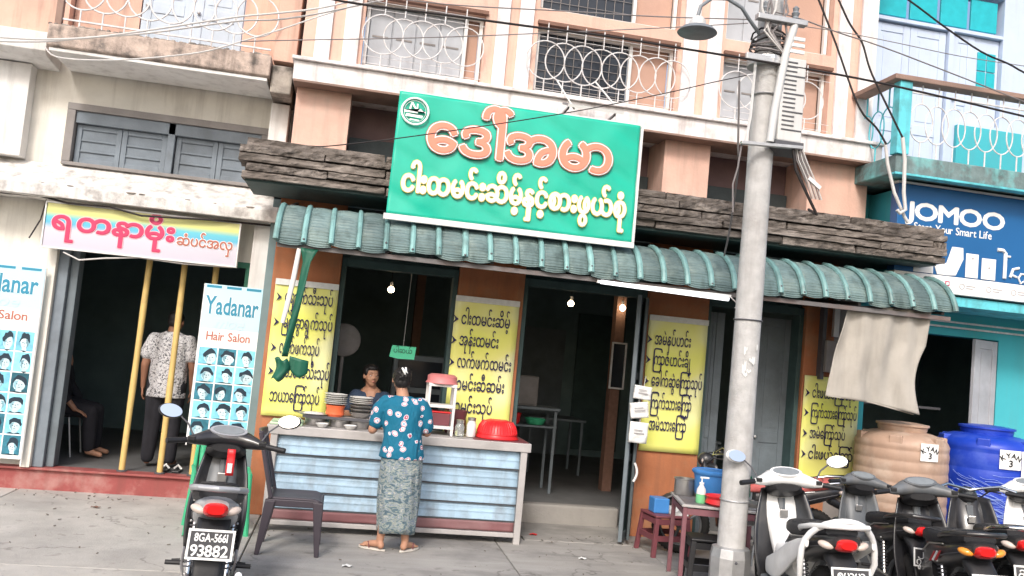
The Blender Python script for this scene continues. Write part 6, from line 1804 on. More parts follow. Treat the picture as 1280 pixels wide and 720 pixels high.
# blouse
bl = MB()
rings = []
for z, rx, ry, cx, cy in ((0.775, 0.192, 0.14, 0.567, 7.565), (0.84, 0.184, 0.138, 0.565, 7.565), (0.92, 0.168, 0.128, 0.56, 7.567), (1.0, 0.163, 0.122, 0.553, 7.57), (1.08, 0.17, 0.122, 0.548, 7.575),
                          (1.16, 0.178, 0.122, 0.543, 7.58), (1.225, 0.178, 0.11, 0.54, 7.585), (1.27, 0.14, 0.088, 0.535, 7.59), (1.3, 0.07, 0.06, 0.53, 7.59)):
    rings.append([(cx + rx * math.cos(2 * PI * k / 32) * (1 + 0.02 * math.sin(5 * k + z * 20)), cy + ry * math.sin(2 * PI * k / 32) * (1 + 0.035 * math.sin(k * 1.7 + z * 25)), z) for k in range(32)])
bl.loft(rings)
limb(bl, [(0.40, 7.59, 1.235), (0.345, 7.592, 1.17), (0.325, 7.6, 1.06)], [0.07, 0.068, 0.066])
limb(bl, [(0.68, 7.59, 1.235), (0.725, 7.595, 1.17), (0.752, 7.61, 1.05)], [0.07, 0.068, 0.066])
remesh('blouse', bl, 'blouse_cloth', t, 0.009, 4)
# sarong
sr = MB()
rings = []
for i in range(16):
    q = i / 15; z = 0.86 - 0.70 * q
    rx = 0.172 + 0.012 * math.sin(q * PI) - 0.012 * q; ry = 0.142 - 0.012 * q + 0.01 * math.sin(q * PI)
    ring = []
    for k in range(72):
        a = 2 * PI * k / 72
        fo = 1 + (0.012 + 0.035 * q) * math.sin(6 * a + 1.3 + 2.2 * q) * (0.4 + 0.6 * abs(math.sin(a / 2 + 0.6))) + 0.012 * math.sin(14 * a - 6 * q)
        ring.append((0.572 + 0.008 * q + rx * fo * math.cos(a), 7.575 + 0.012 * q + ry * fo * math.sin(a), z + 0.008 * math.sin(3 * a) * q))
    rings.append(ring)
sr.loft(rings)
sr.build('sarong', 'sarong_cloth', t, smooth=2)
for s, an, toe in ((-1, (0.455, 7.56), (0.32, 7.645)), (1, (0.665, 7.56), (0.77, 7.68))):
    a = Vector((*an, 0)); c = Vector((*toe, 0)); d = (c - a).normalized(); sd = d.cross(Vector((0, 0, 1)))
    sb_ = MB()
    L = (c - a).length + 0.1
    outline = []
    for k in range(24):
        g = 2 * PI * k / 24
        lx = math.cos(g); w = 0.042 if lx > 0 else 0.033
        outline.append(a - d * 0.06 + d * (L / 2) + d * (L / 2) * lx + sd * w * math.sin(g))
    sb_.loft([[p + Vector((0, 0, z)) for p in outline] for z in (0.003, 0.019)])
    so_ = sb_.build('sandal', 'sandal', t, bevel=0.003)
    m_ = a + d * 0.075
    MB().tube([m_ + sd * 0.036 + Vector((0, 0, 0.018)), m_ + sd * 0.02 + d * 0.02 + Vector((0, 0, 0.066)), m_ + d * 0.055 + Vector((0, 0, 0.05))], 0.005, 6).build('strap', 'maroon_plastic', so_, smooth=True)
    MB().tube([m_ - sd * 0.036 + Vector((0, 0, 0.018)), m_ - sd * 0.02 + d * 0.02 + Vector((0, 0, 0.066)), m_ + d * 0.055 + Vector((0, 0, 0.05))], 0.005, 6).build('strap', 'maroon_plastic', so_, smooth=True)

# --- the vendor, seated behind the counter and looking out
t = thing('person', 'dark-haired vendor in a dark top sitting behind the counter, looking towards the customer', 'person', (0.3, 9.0, 0.19))
b = MB()
vM = head(b, (0.285, 8.96, 1.385), (0.35, -1, 0), 1.0)
limb(b, [(0.29, 8.99, 1.32), (0.30, 9.01, 1.23)], [0.05, 0.06])
limb(b, [(0.30, 9.02, 1.18), (0.31, 9.06, 0.98), (0.31, 9.1, 0.8)], [0.12, 0.125, 0.14])
for s, sh, el, wr in ((-1, (0.14, 9.02, 1.18), (0.08, 8.94, 0.98), (0.16, 8.78, 1.02)), (1, (0.46, 9.02, 1.18), (0.52, 8.92, 0.98), (0.42, 8.78, 1.02))):
    limb(b, [(0.30, 9.02, 1.17), sh], [0.052, 0.045]); limb(b, [sh, el], [0.044, 0.04]); limb(b, [el, wr], [0.04, 0.026])
    hand(b, wr, (0.3 if s < 0 else -0.3, -1, -0.1), (0, 0, 1), s, 0.4)
for s in (-1, 1):
    limb(b, [(0.31 + s * 0.09, 9.1, 0.78), (0.31 + s * 0.13, 8.93 - 0.02, 0.72), (0.31 + s * 0.13, 8.93, 0.28), (0.31 + s * 0.13, 8.9, 0.23)], [0.09, 0.062, 0.04, 0.035])
remesh('body', b, 'skin', t, 0.0065, 2)
eyes(vM, t)
hb = MB(vM); hb.ball((0, -0.022, 0.042), (0.083, 0.088, 0.083), 16); hb.ball((0, -0.07, -0.01), (0.07, 0.05, 0.07), 12); hb.ball((0, -0.1, 0.0), (0.04, 0.04, 0.04), 10); hb.ball((0, 0.03, 0.082), (0.062, 0.05, 0.036), 12)
for sx in (-1, 1): hb.ball((sx * 0.062, 0.012, 0.045), (0.02, 0.035, 0.045), 10)
remesh('hair', hb, 'hair', t, 0.007, 3)
bl = MB()
bl.loft([[(0.305 + rx * math.cos(2 * PI * k / 28), cy + ry * math.sin(2 * PI * k / 28), z) for k in range(28)] for z, rx, ry, cy in ((0.74, 0.19, 0.16, 9.09), (0.9, 0.175, 0.14, 9.07), (1.05, 0.175, 0.13, 9.04), (1.17, 0.18, 0.12, 9.02), (1.23, 0.12, 0.085, 9.01))])
limb(bl, [(0.16, 9.02, 1.18), (0.1, 8.97, 1.06)], [0.07, 0.064]); limb(bl, [(0.44, 9.02, 1.18), (0.5, 8.96, 1.06)], [0.07, 0.064])
remesh('blouse', bl, 'shirt_dark', t, 0.01, 4)
bl = MB()
for s in (-1, 1): limb(bl, [(0.31 + s * 0.09, 9.1, 0.78), (0.31 + s * 0.13, 8.91, 0.72), (0.31 + s * 0.13, 8.93, 0.34)], [0.105, 0.08, 0.07])
bl.ball((0.31, 9.08, 0.76), (0.19, 0.15, 0.1), 14)
remesh('trousers', bl, 'trouser_dark', t, 0.012, 3)
stool('dark stool under the vendor behind the counter', 'black_plastic', (0.31, 9.1, 0.19), 0, 0.3, 0.45)

# --- the man standing in the salon
t = thing('person', 'person in a grey and white patterned shirt and dark trousers standing inside the salon', 'person', (-1.8, 9.85, 0.215))
b = MB()
X, Y, Z = -1.8, 9.85, 0.215
mM = head(b, (X + 0.02, Y + 0.01, Z + 1.525), (0.3, 1, 0), 1.0)
limb(b, [(X, Y, Z + 1.46), (X, Y, Z + 1.37)], [0.052, 0.065])
limb(b, [(X, Y, Z + 1.32), (X, Y, Z + 1.1), (X, Y, Z + 0.9)], [0.095, 0.1, 0.1])
for s in (-1, 1):
    sh = (X + s * 0.18, Y, Z + 1.33); el = (X + s * 0.24, Y - 0.01, Z + 1.05); wr = (X + s * 0.245, Y + 0.05, Z + 0.82)
    limb(b, [(X, Y, Z + 1.34), sh], [0.065, 0.06]); limb(b, [sh, el], [0.052, 0.042]); limb(b, [el, wr], [0.04, 0.027])
    hand(b, wr, (0.0, 0.15, -1), (s, 0, 0), 1 if s > 0 else -1, 0.35)
    limb(b, [(X + s * 0.09, Y, Z + 0.85), (X + s * 0.1, Y + 0.01, Z + 0.47), (X + s * 0.11, Y - 0.02, Z + 0.28), (X + s * 0.11, Y, Z + 0.08)], [0.07, 0.045, 0.042, 0.036])
    limb(b, [(X + s * 0.11, Y, Z + 0.06), (X + s * 0.14, Y + 0.16, Z + 0.035)], [0.036, 0.026])
remesh('body', b, 'skin_dark', t, 0.0075, 2)
eyes(mM, t)
hb = MB(mM); hb.ball((0, -0.018, 0.045), (0.081, 0.092, 0.08), 16); hb.ball((0, -0.05, 0.0), (0.074, 0.055, 0.055), 12)
remesh('hair', hb, 'hair', t, 0.007, 3)
bl = MB()
bl.loft([[(X + rx * math.cos(2 * PI * k / 28) * (1 + 0.02 * math.sin(4 * k + z * 9)), Y + ry * math.sin(2 * PI * k / 28), Z + z) for k in range(28)] for z, rx, ry in ((0.73, 0.2, 0.15), (0.9, 0.19, 0.145), (1.1, 0.185, 0.14), (1.3, 0.205, 0.13), (1.37, 0.17, 0.1), (1.42, 0.08, 0.07))])
for s in (-1, 1): limb(bl, [(X + s * 0.17, Y, Z + 1.33), (X + s * 0.225, Y - 0.005, Z + 1.18)], [0.078, 0.082])
remesh('shirt', bl, 'grey_shirt_cloth', t, 0.01, 4)
bl = MB()
for s in (-1, 1): limb(bl, [(X + s * 0.09, Y, Z + 0.86), (X + s * 0.1, Y + 0.01, Z + 0.47), (X + s * 0.11, Y, Z + 0.1)], [0.115, 0.085, 0.068])
remesh('trousers', bl, 'trouser_dark', t, 0.012, 3)

# --- the seated person in the dark of the salon
t = thing('person', 'person in dark clothes seated in the dark at the left of the salon', 'person', (-3.0, 10.3, 0.215))
b = MB(); X, Y = -3.0, 10.3
sM = head(b, (X, Y, 1.43), (1, -0.3, 0), 1.0)
limb(b, [(X, Y, 1.36), (X - 0.01, Y, 1.27)], [0.052, 0.065]); limb(b, [(X, Y, 1.22), (X - 0.02, Y, 1.0), (X - 0.02, Y, 0.76)], [0.13, 0.12, 0.14])
for s in (-1, 1):
    sh = (X, Y + s * 0.18, 1.22); el = (X + 0.06, Y + s * 0.22, 0.95); wr = (X + (0.26 if s < 0 else 0.2), Y + s * 0.2, 0.72)
    limb(b, [(X, Y, 1.24), sh], [0.065, 0.06]); limb(b, [sh, el], [0.052, 0.042]); limb(b, [el, wr], [0.04, 0.027])
    hand(b, wr, (1, 0.1 * s, -0.35), (0, 0, 1), s, 0.3)
    limb(b, [(X, Y + s * 0.09, 0.74), (X + 0.4, Y + s * 0.12, 0.7), (X + 0.42, Y + s * 0.12, 0.3)], [0.09, 0.062, 0.04])
    limb(b, [(X + 0.42, Y + s * 0.12, 0.28), (X + 0.55, Y + s * 0.13, 0.25)], [0.036, 0.026])
remesh('body', b, 'skin', t, 0.0075, 2)
eyes(sM, t)
hb = MB(sM); hb.ball((0, -0.018, 0.045), (0.081, 0.092, 0.08), 16); hb.ball((0, -0.05, 0.0), (0.074, 0.055, 0.055), 12)
remesh('hair', hb, 'hair', t, 0.007, 3)
bl = MB()
bl.loft([[(X - 0.01 + ry * math.cos(2 * PI * k / 24), Y + rx * math.sin(2 * PI * k / 24), z) for k in range(24)] for z, rx, ry in ((0.7, 0.19, 0.17), (0.95, 0.18, 0.15), (1.2, 0.2, 0.13), (1.28, 0.12, 0.09))])
for s in (-1, 1): limb(bl, [(X, Y + s * 0.17, 1.22), (X + 0.06, Y + s * 0.22, 0.95), (X + 0.17, Y + s * 0.21, 0.82)], [0.075, 0.06, 0.048])
remesh('shirt', bl, 'trouser_dark', t, 0.011, 3)
bl = MB()
for s in (-1, 1): limb(bl, [(X, Y + s * 0.09, 0.75), (X + 0.4, Y + s * 0.12, 0.7), (X + 0.42, Y + s * 0.12, 0.33)], [0.11, 0.08, 0.065])
remesh('trousers', bl, 'trouser_dark', t, 0.012, 3)
t = thing('metal_chair', 'thin-legged metal chair under the seated person in the salon', 'chair', (-3.0, 10.3, 0.215))
MB().box(-3.2, -2.78, 10.1, 10.5, 0.63, 0.655).build('seat', 'black_plastic', t, bevel=0.006)
MB().sheet(lambda u, v: (-3.2 - 0.04 * v, 10.1 + 0.4 * u, 0.75 + 0.35 * v), 4, 4, th=0.01).build('backrest', 'black_plastic', t)
for x, y, dx in ((-3.19, 10.11, -0.03), (-3.19, 10.49, -0.03), (-2.79, 10.11, 0.06), (-2.79, 10.49, 0.06)):
    MB().tube([(x, y, 0.63), (x + dx, y, 0.216)], 0.011, 8).build('leg', 'zinc', t, smooth=True)
for y in (10.11, 10.49): MB().tube([(-3.19, y, 0.64), (-3.24, y, 1.1)], 0.011, 8).build('back_post', 'zinc', t, smooth=True)
t = thing('sandal_pair', 'pair of sandals lying on the salon threshold beside the middle yellow post', 'sandals', (-1.62, 9.62, 0.216))
for x in (-1.68, -1.56):
    MB().box(x - 0.04, x + 0.04, 9.52, 9.74, 0.216, 0.235).build('sandal', 'black_plastic', t, bevel=0.01)
    MB().tube([(x - 0.038, 9.66, 0.235), (x, 9.67, 0.275), (x + 0.038, 9.66, 0.235)], 0.012, 6).build('strap', 'paper_scrap', t, smooth=True)

# ================================================================== MOTORBIKES
def ellipse_ring(c, rx, rz, n=20, power=2.6):
    out = []
    for k in range(n):
        a = 2 * PI * k / n
        ca, sa = math.cos(a), math.sin(a)
        out.append((c[0] + rx * math.copysign(abs(ca) ** (2 / power), ca), c[1], c[2] + rz * math.copysign(abs(sa) ** (2 / power), sa)))
    return out


def body_loft(secs, name, m, t, power=2.6, n=20):
    """secs: (y, z, half width, half height) along the bike"""
    b = MB()
    b.loft([ellipse_ring((0, y, z), rx, rz, n, power) for y, z, rx, rz in secs])
    return b.build(name, m, t, smooth=True)


def wheel(t, y, r, w=0.045, spokes=True):
    b = MB(); n = 40
    b.tube([(0, y + (r - w) * math.cos(2 * PI * k / n), r + (r - w) * math.sin(2 * PI * k / n)) for k in range(n)], w, 10, closed=True)
    wh = b.build('wheel', 'tyre', t, smooth=True)
    b = MB()
    b.tube([(0, y + (r - w * 1.75) * math.cos(2 * PI * k / n), r + (r - w * 1.75) * math.sin(2 * PI * k / n)) for k in range(n)], w * 0.5, 8, closed=True)
    for k in range(5):
        a = 2 * PI * k / 5
        b.tube([(0, y, r), (0, y + (r - w * 1.8) * math.cos(a), r + (r - w * 1.8) * math.sin(a))], [0.02, 0.012], 6)
    b.lathe([(0.045, -0.05), (0.05, -0.02), (0.05, 0.02), (0.045, 0.05)], (0, y, r), 16, axis='x')
    b.build('rim', 'bike_grey', wh, smooth=True)
    tr = MB()
    for k in range(48):
        a = 2 * PI * k / 48
        c = Vector((0, y + (r - 0.002) * math.cos(a), r + (r - 0.002) * math.sin(a)))
        for s in (-1, 1):
            tr.bar(c + Vector((s * 0.006, 0, 0)), c + Vector((s * 0.03, 0.012 * math.sin(a), -0.012 * math.cos(a))) * 1.0, 0.008, 0.006)
    tt = tr.build('tread', 'tyre', wh); tt['kind'] = 'stuff'
    return wh


def plate(t, y, z, w, h, tilt, l1, l2, zs=1.0):
    Mp = Matrix.Translation((0, y, z)) @ Matrix.Rotation(tilt, 4, 'X')
    p = MB(Mp).box(-w / 2, w / 2, -0.002, 0.002, -h / 2, h / 2).build('number_plate', 'plate_black', t, bevel=0.002)
    e = 0.012
    f = MB(Mp)
    f.box(-w / 2, w / 2, -0.006, -0.0022, -h / 2, -h / 2 + e); f.box(-w / 2, w / 2, -0.006, -0.0022, h / 2 - e, h / 2)
    f.box(-w / 2, -w / 2 + e, -0.006, -0.0022, -h / 2 + e + 0.0005, h / 2 - e - 0.0005); f.box(w / 2 - e, w / 2, -0.006, -0.0022, -h / 2 + e + 0.0005, h / 2 - e - 0.0005)
    f.build('plate_border', 'print_white', p)
    for s, zz, sz, wd in ((l1, h * 0.1, h * 0.36, w * 0.72), (l2, -h * 0.38, h * 0.5, w * 0.82)):
        lay, tw = layout(s)
        xs = wd / (tw * sz)
        b = MB(Mp); vs, fs = [], []
        for ch, gx, gy, gs in lay:
            gv, gf = glyph(ch, 0.02); n = len(vs)
            vs += [(-wd / 2 + (gx + px * gs) * sz * xs, -0.0075, zz + (gy + py) * sz * 1.05) for px, py in gv]
            fs += [tuple(k + n for k in f_) for f_ in gf]
        b.add(vs, fs); b.build('lettering', 'print_white', p)
    return p


def scooter(label, loc, rz, lean=0.0, scale=1.0, main='bike_black', head_m='bike_black', tail_m='bike_black', seat_m='seat_vinyl', cowl_m=None, rail_m='bike_silver',
            mirrors=True, l1='8G/ 4821', l2='93882', shield_m=None, style='slim', bars='cowl', decal=None, name='motorbike', wide=1.0, plate_w=0.22, tail_clear=True, bezel=None, fork_m='bike_grey', arc=False, plate_z=0.575):
    t = thing(name, label, 'motorbike', loc, local=True, group='motorbikes parked outside the shops', rot=(0, lean, rz))
    t.scale = (scale,) * 3
    cowl_m = cowl_m or head_m
    shield_m = shield_m or main
    W = wide
    wheel(t, -0.56, 0.285, 0.048)
    wheel(t, 0.66, 0.28, 0.042)
    # frame, engine, swing arm, exhaust, shocks
    MB().tube([(0, 0.42, 0.85), (0, 0.36, 0.6), (0, 0.25, 0.38), (0, 0.0, 0.32), (0, -0.25, 0.4), (0, -0.5, 0.62)], 0.032, 8).build('frame', 'bike_grey', t, smooth=True)
    MB().box(-0.1, 0.12, -0.22, 0.1, 0.22, 0.4).build('engine', 'bike_grey', t, bevel=0.03)
    en = MB()
    for k in range(6): en.box(-0.11, 0.13, 0.11 + k * 0.018, 0.118 + k * 0.018, 0.24, 0.37)
    en.build('engine_fins', 'dull_steel', t)
    MB().tube([(0.1, 0.1, 0.24), (0.13, -0.1, 0.2), (0.15, -0.3, 0.24)], 0.018, 8).build('exhaust_pipe', 'dull_steel', t, smooth=True)
    MB().tube([(0.15, -0.28, 0.24), (0.155, -0.4, 0.27), (0.16, -0.72, 0.34), (0.16, -0.76, 0.345)], [0.028, 0.046, 0.05, 0.035], 14).build('muffler', 'bike_black', t, smooth=True)
    MB().tube([(0.165, -0.42, 0.32), (0.17, -0.68, 0.385)], 0.02, 8).build('muffler_guard', 'chrome', t, smooth=True)
    for s in (-1, 1):
        MB().bar((s * 0.085, -0.1, 0.3), (s * 0.085, -0.58, 0.285), 0.022, 0.045).build('swing_arm', 'bike_grey', t, bevel=0.004)
        MB().tube([(s * 0.105, -0.5, 0.32), (s * 0.105, -0.4, 0.64)], 0.012, 8).build('shock_rod', 'chrome', t, smooth=True)
        sp = MB()
        n = 70
        sp.tube([(s * 0.105 + 0.026 * math.cos(k * 0.9), -0.49 + 0.08 * k / n + 0.026 * math.sin(k * 0.9) * 0.9, 0.36 + 0.24 * k / n) for k in range(n)], 0.0045, 5)
        sp.build('shock_spring', 'iron_dark', t, smooth=True)
        MB().tube([(s * 0.075, 0.66, 0.28), (s * 0.07, 0.52, 0.62), (s * 0.04, 0.46, 0.82)], [0.024, 0.026, 0.02], 10).build('fork', fork_m, t, smooth=True)
        MB().tube([(s * 0.1, 0.02, 0.28), (s * 0.22, 0.02, 0.27)], 0.014, 8).build('foot_peg', 'black_plastic', t, smooth=True)
    MB().tube([(-0.08, -0.05, 0.27), (-0.16, -0.02, 0.12), (-0.24, 0.0, 0.012)], 0.01, 8).build('side_stand', 'bike_grey', t, smooth=True)
    # front mudguard
    b = MB()
    b.sheet(lambda u, v: (0.062 * math.sin((u - 0.5) * PI) * 1.0, 0.66 + 0.32 * math.cos(R(20 + 130 * v)) * (0.86 + 0.14 * math.cos((u - 0.5) * PI)), 0.28 + 0.325 * math.sin(R(20 + 130 * v)) * (0.9 + 0.1 * math.cos((u - 0.5) * PI))), 8, 16)
    fm_ = b.build('front_mudguard', main, t, smooth=2); fm_.modifiers.new('th', 'SOLIDIFY').thickness = 0.005
    # leg shield
    b = MB()
    b.sheet(lambda u, v: ((u - 0.5) * 0.44 * W * (0.62 + 0.38 * math.sin(PI * min(1, 0.25 + v * 0.7))), 0.30 + 0.19 * v ** 1.3 - 0.12 * (2 * u - 1) ** 2 + 0.02, 0.30 + 0.62 * v), 16, 14)
    ls = b.build('leg_shield', shield_m, t, smooth=2); ls.modifiers.new('th', 'SOLIDIFY').thickness = 0.012
    body_loft([(0.52, 0.9, 0.03, 0.03), (0.5, 0.86, 0.1 * W, 0.1), (0.44, 0.76, 0.13 * W, 0.14), (0.36, 0.62, 0.1, 0.12), (0.28, 0.46, 0.08, 0.08)], 'front_cover', cowl_m, t)
    # floor tunnel and side panels
    body_loft([(0.36, 0.5, 0.07, 0.1), (0.2, 0.44, 0.085, 0.1), (0.02, 0.44, 0.09, 0.12), (-0.12, 0.5, 0.11, 0.14), (-0.3, 0.56, 0.13 * W, 0.14)], 'centre_cover', main, t)
    for s in (-1, 1):
        MB().box(min(s * 0.09, s * 0.2), max(s * 0.09, s * 0.2), -0.02, 0.3, 0.3, 0.325).build('foot_board', 'bike_grey', t, bevel=0.008) if style == 'scooter' else None
    # tail body
    body_loft([(-0.02, 0.6, 0.09, 0.1), (-0.2, 0.63, 0.135 * W, 0.115), (-0.42, 0.67, 0.15 * W, 0.1), (-0.62, 0.72, 0.145 * W, 0.085), (-0.78, 0.765, 0.12 * W, 0.062), (-0.86, 0.79, 0.075 * W, 0.035)], 'tail_body', tail_m, t)
    # seat
    b = MB()
    secs = [(0.06, 0.69, 0.06, 0.03), (-0.02, 0.725, 0.1, 0.055), (-0.22, 0.74, 0.14, 0.06), (-0.4, 0.76, 0.145, 0.06), (-0.48, 0.785, 0.145, 0.065), (-0.64, 0.81, 0.135, 0.055), (-0.78, 0.835, 0.1, 0.035)]
    st = body_loft(secs, 'seat', seat_m, t, 2.8, 24)
    for k in range(9):
        y = -0.1 - 0.065 * k
        zz = 0.797 + 0.02 * k / 4 if k < 5 else 0.822 + 0.012 * (k - 4)
        MB().tube([(x_ * 0.13, y - 0.02 * (1 - x_ * x_), zz + 0.002 - 0.022 * x_ ** 4 - (0.0 if k else 0.008)) for x_ in (-0.85, -0.5, 0, 0.5, 0.85)], 0.003, 5).build('seat_seam', 'black_plastic', st, smooth=True)
    # grab rail
    MB().tube([(-0.12 * W, -0.42, 0.78), (-0.165 * W, -0.55, 0.815), (-0.165 * W, -0.74, 0.86), (-0.11 * W, -0.88, 0.885), (0, -0.92, 0.89), (0.11 * W, -0.88, 0.885), (0.165 * W, -0.74, 0.86), (0.165 * W, -0.55, 0.815), (0.12 * W, -0.42, 0.78)], 0.017, 10).build('grab_rail', rail_m, t, smooth=True)
    if arc:     # broad white fairing that wraps the tail from side to side
        pts = [(0.235 * math.sin(R(a)), -0.72 - 0.12 * math.cos(R(a)) ** 2, 0.64 + 0.27 * math.cos(R(a)) ** 0.8 if math.cos(R(a)) > 0 else 0.64) for a in range(-90, 91, 12)]
        pts = [(-0.2, -0.62, 0.42)] + pts + [(0.2, -0.62, 0.42)]
        MB().tube(pts, [0.012] + [0.02] * (len(pts) - 2) + [0.012], 12).build('tail_fairing', rail_m, t, smooth=True)
        for s in (-1, 1):
            b = MB()
            b.loft([ellipse_ring((s * x, y, z), rx, rz, 18, 2.4) for y, z, rx, rz, x in ((0.2, 0.4, 0.018, 0.06, 0.15), (-0.05, 0.45, 0.022, 0.1, 0.165), (-0.3, 0.57, 0.022, 0.09, 0.18), (-0.55, 0.68, 0.02, 0.06, 0.195), (-0.76, 0.76, 0.012, 0.03, 0.21))])
            b.build('side_fairing', 'bike_white', t, smooth=True)
    # lights at the rear
    b = MB(); b.loft([ellipse_ring((0, -0.84, 0.765), 0.068, 0.042), ellipse_ring((0, -0.885, 0.772), 0.06, 0.036), ellipse_ring((0, -0.9, 0.775), 0.045, 0.024)])
    b.build('tail_light', 'lens_red', t, smooth=True)
    for s in (-1, 1):
        b = MB(Matrix.Translation((s * 0.105 * W, -0.82, 0.76)) @ Matrix.Rotation(s * 0.5, 4, 'Z') @ Matrix.Rotation(-s * 0.25, 4, 'Y'))
        b.ball((0, 0.005, 0), (0.05, 0.03, 0.024), 14)
        b.build('turn_light', 'lens_clear' if tail_clear else 'lens_amber', t, smooth=True)
    # rear mudguard and plate
    b = MB()
    b.loft([ellipse_ring((0, y, z), rx, rz, 16, 3) for y, z, rx, rz in ((-0.72, 0.68, 0.09, 0.05), (-0.84, 0.62, 0.085, 0.04), (-0.9, 0.5, 0.075, 0.03), (-0.95, 0.36, 0.06, 0.015))])
    b.build('rear_mudguard', 'black_plastic', t, smooth=True)
    plate(t, -0.945, plate_z, plate_w, plate_w * 0.66, R(-12), l1, l2)
    MB().ball((0, -0.965, 0.42), (0.026, 0.01, 0.02), 10).build('reflector', 'lens_red', t, smooth=True)
    # handlebar
    if bars == 'cowl':
        b = MB()
        b.loft([[(x, y + 0.0 + ry * math.cos(2 * PI * k / 16), z + rz * math.sin(2 * PI * k / 16)) for k in range(16)] for x, y, z, ry, rz in
                ((-0.25, 0.265, 0.985, 0.024, 0.022), (-0.2, 0.29, 0.99, 0.045, 0.036), (-0.13, 0.355, 1.0, 0.08, 0.055), (-0.06, 0.39, 1.008, 0.105, 0.068), (0, 0.4, 1.01, 0.112, 0.072), (0.06, 0.39, 1.008, 0.105, 0.068), (0.13, 0.355, 1.0, 0.08, 0.055), (0.2, 0.29, 0.99, 0.045, 0.036), (0.25, 0.265, 0.985, 0.024, 0.022))])
        b.build('handlebar_cowl', head_m, t, smooth=True)
        b = MB()
        b.loft([ellipse_ring((0, y, z), rx, rz, 18, 2.4) for y, z, rx, rz in ((0.27, 0.95, 0.09, 0.025), (0.33, 0.93, 0.13, 0.05), (0.4, 0.92, 0.13, 0.06), (0.48, 0.9, 0.08, 0.05))])
        b.build('lower_cowl', 'black_plastic', t, smooth=True)
        for s in (-1, 1):
            MB().box(min(s * 0.2, s * 0.245), max(s * 0.2, s * 0.245), 0.235, 0.275, 0.985, 1.012).build('switch_block', 'black_plastic', t, bevel=0.004)
        Mm = Matrix.Translation((0, 0.325, 1.058)) @ Matrix.Rotation(R(32), 4, 'X')
        mb_ = MB(Mm).add(*(lambda b2: (b2.v, b2.f))(MB().loft([[(0.12 * math.cos(2 * PI * k / 24), 0.055 * math.sin(2 * PI * k / 24), z) for k in range(24)] for z in (-0.02, 0.006)])))
        mt_ = mb_.build('meter_bezel', bezel or ('bike_grey' if head_m != 'bike_white' else 'bike_white'), t, smooth=True)
        MB(Mm).add(*(lambda b2: (b2.v, b2.f))(MB().loft([[(0.1 * math.cos(2 * PI * k / 24), 0.042 * math.sin(2 * PI * k / 24), z) for k in range(24)] for z in (0.006, 0.009)]))).build('meter_glass', 'meter_glass', mt_, smooth=True)
    else:
        MB().tube([(-0.3, 0.24, 1.0), (-0.2, 0.3, 1.03), (-0.08, 0.38, 1.0), (0, 0.4, 0.98), (0.08, 0.38, 1.0), (0.2, 0.3, 1.03), (0.3, 0.24, 1.0)], 0.012, 10).build('handlebar', 'chrome', t, smooth=True)
        MB().ball((0, 0.47, 0.93), (0.075, 0.08, 0.075), 16).build('headlight', head_m, t, smooth=True)
    MB().tube([(0, 0.47, 0.82), (0, 0.42, 0.97)], 0.035, 10).build('steering_head', 'bike_grey', t, smooth=True)
    for s in (-1, 1):
        MB().tube([(s * 0.23, 0.27, 0.985), (s * 0.27, 0.25, 0.983), (s * 0.37, 0.2, 0.975)], [0.018, 0.0185, 0.019], 10).build('grip', 'black_plastic', t, smooth=True)
        MB().tube([(s * 0.22, 0.3, 0.985), (s * 0.28, 0.31, 0.98), (s * 0.36, 0.26, 0.968)], 0.006, 6).build('brake_lever', 'chrome', t, smooth=True)
        MB().tube([(s * 0.2, 0.28, 0.98), (s * 0.16, 0.42, 0.98), (s * 0.08, 0.47, 0.9), (0.02, 0.46, 0.78)], 0.006, 6).build('cable', 'cable_black', t, smooth=True)
        if mirrors:
            ms = MB().tube([(s * 0.21, 0.29, 1.0), (s * 0.26, 0.33, 1.08), (s * 0.32, 0.33, 1.13)], 0.006, 8).build('mirror_stem', 'iron_dark', t, smooth=True)
            Mr = Matrix.Translation((s * 0.38, 0.32, 1.155)) @ Matrix.Rotation(s * -0.2, 4, 'Z') @ Matrix.Rotation(-s * 0.15, 4, 'Y') @ Matrix.Rotation(R(-14), 4, 'X')
            mh = MB(Mr).ball((0, 0.012, 0), (0.078, 0.026, 0.048), 18).build('mirror_shell', 'bike_white' if cowl_m == 'bike_white' else 'bike_black', t, smooth=True)
            MB(Mr).loft([[(0.07 * math.cos(2 * PI * k / 24), y, 0.042 * math.sin(2 * PI * k / 24)) for k in range(24)] for y in (-0.0135, -0.0155)]).build('mirror_glass', 'mirror', mh, smooth=True)
    # headlamp in front
    MB().ball((0, 0.5, 0.88 if bars == 'cowl' else 0.93), (0.07, 0.035, 0.05), 14).build('headlamp', 'lens_clear', t, smooth=True)
    # panel gaps, hinges and bolts that break up the bodywork
    for s in (-1, 1):
        MB().tube([(s * 0.137 * W, -0.2, 0.55), (s * 0.152 * W, -0.42, 0.64), (s * 0.147 * W, -0.6, 0.7), (s * 0.12 * W, -0.77, 0.745)], 0.0035, 5).build('panel_gap', 'iron_dark', t, smooth=True)
        MB().tube([(s * 0.118, -0.08, 0.62), (s * 0.142 * W, -0.28, 0.71), (s * 0.147 * W, -0.55, 0.755)], 0.005, 5).build('trim_line', 'dull_steel', t, smooth=True)
        for y, z in ((-0.12, 0.5), (-0.45, 0.62), (0.1, 0.42)): MB().ball((s * (0.1 if y > 0 else 0.148 * W), y, z), 0.008, 8).build('bolt', 'zinc', t, smooth=True)
        MB().tube([(s * 0.12, -0.6, 0.33), (s * 0.15, -0.35, 0.36), (s * 0.15, -0.25, 0.42)], 0.009, 6).build('passenger_peg_arm', 'dull_steel', t, smooth=True)
        MB().tube([(s * 0.15, -0.35, 0.355), (s * 0.24, -0.35, 0.355)], 0.014, 8).build('passenger_peg', 'black_plastic', t, smooth=True)
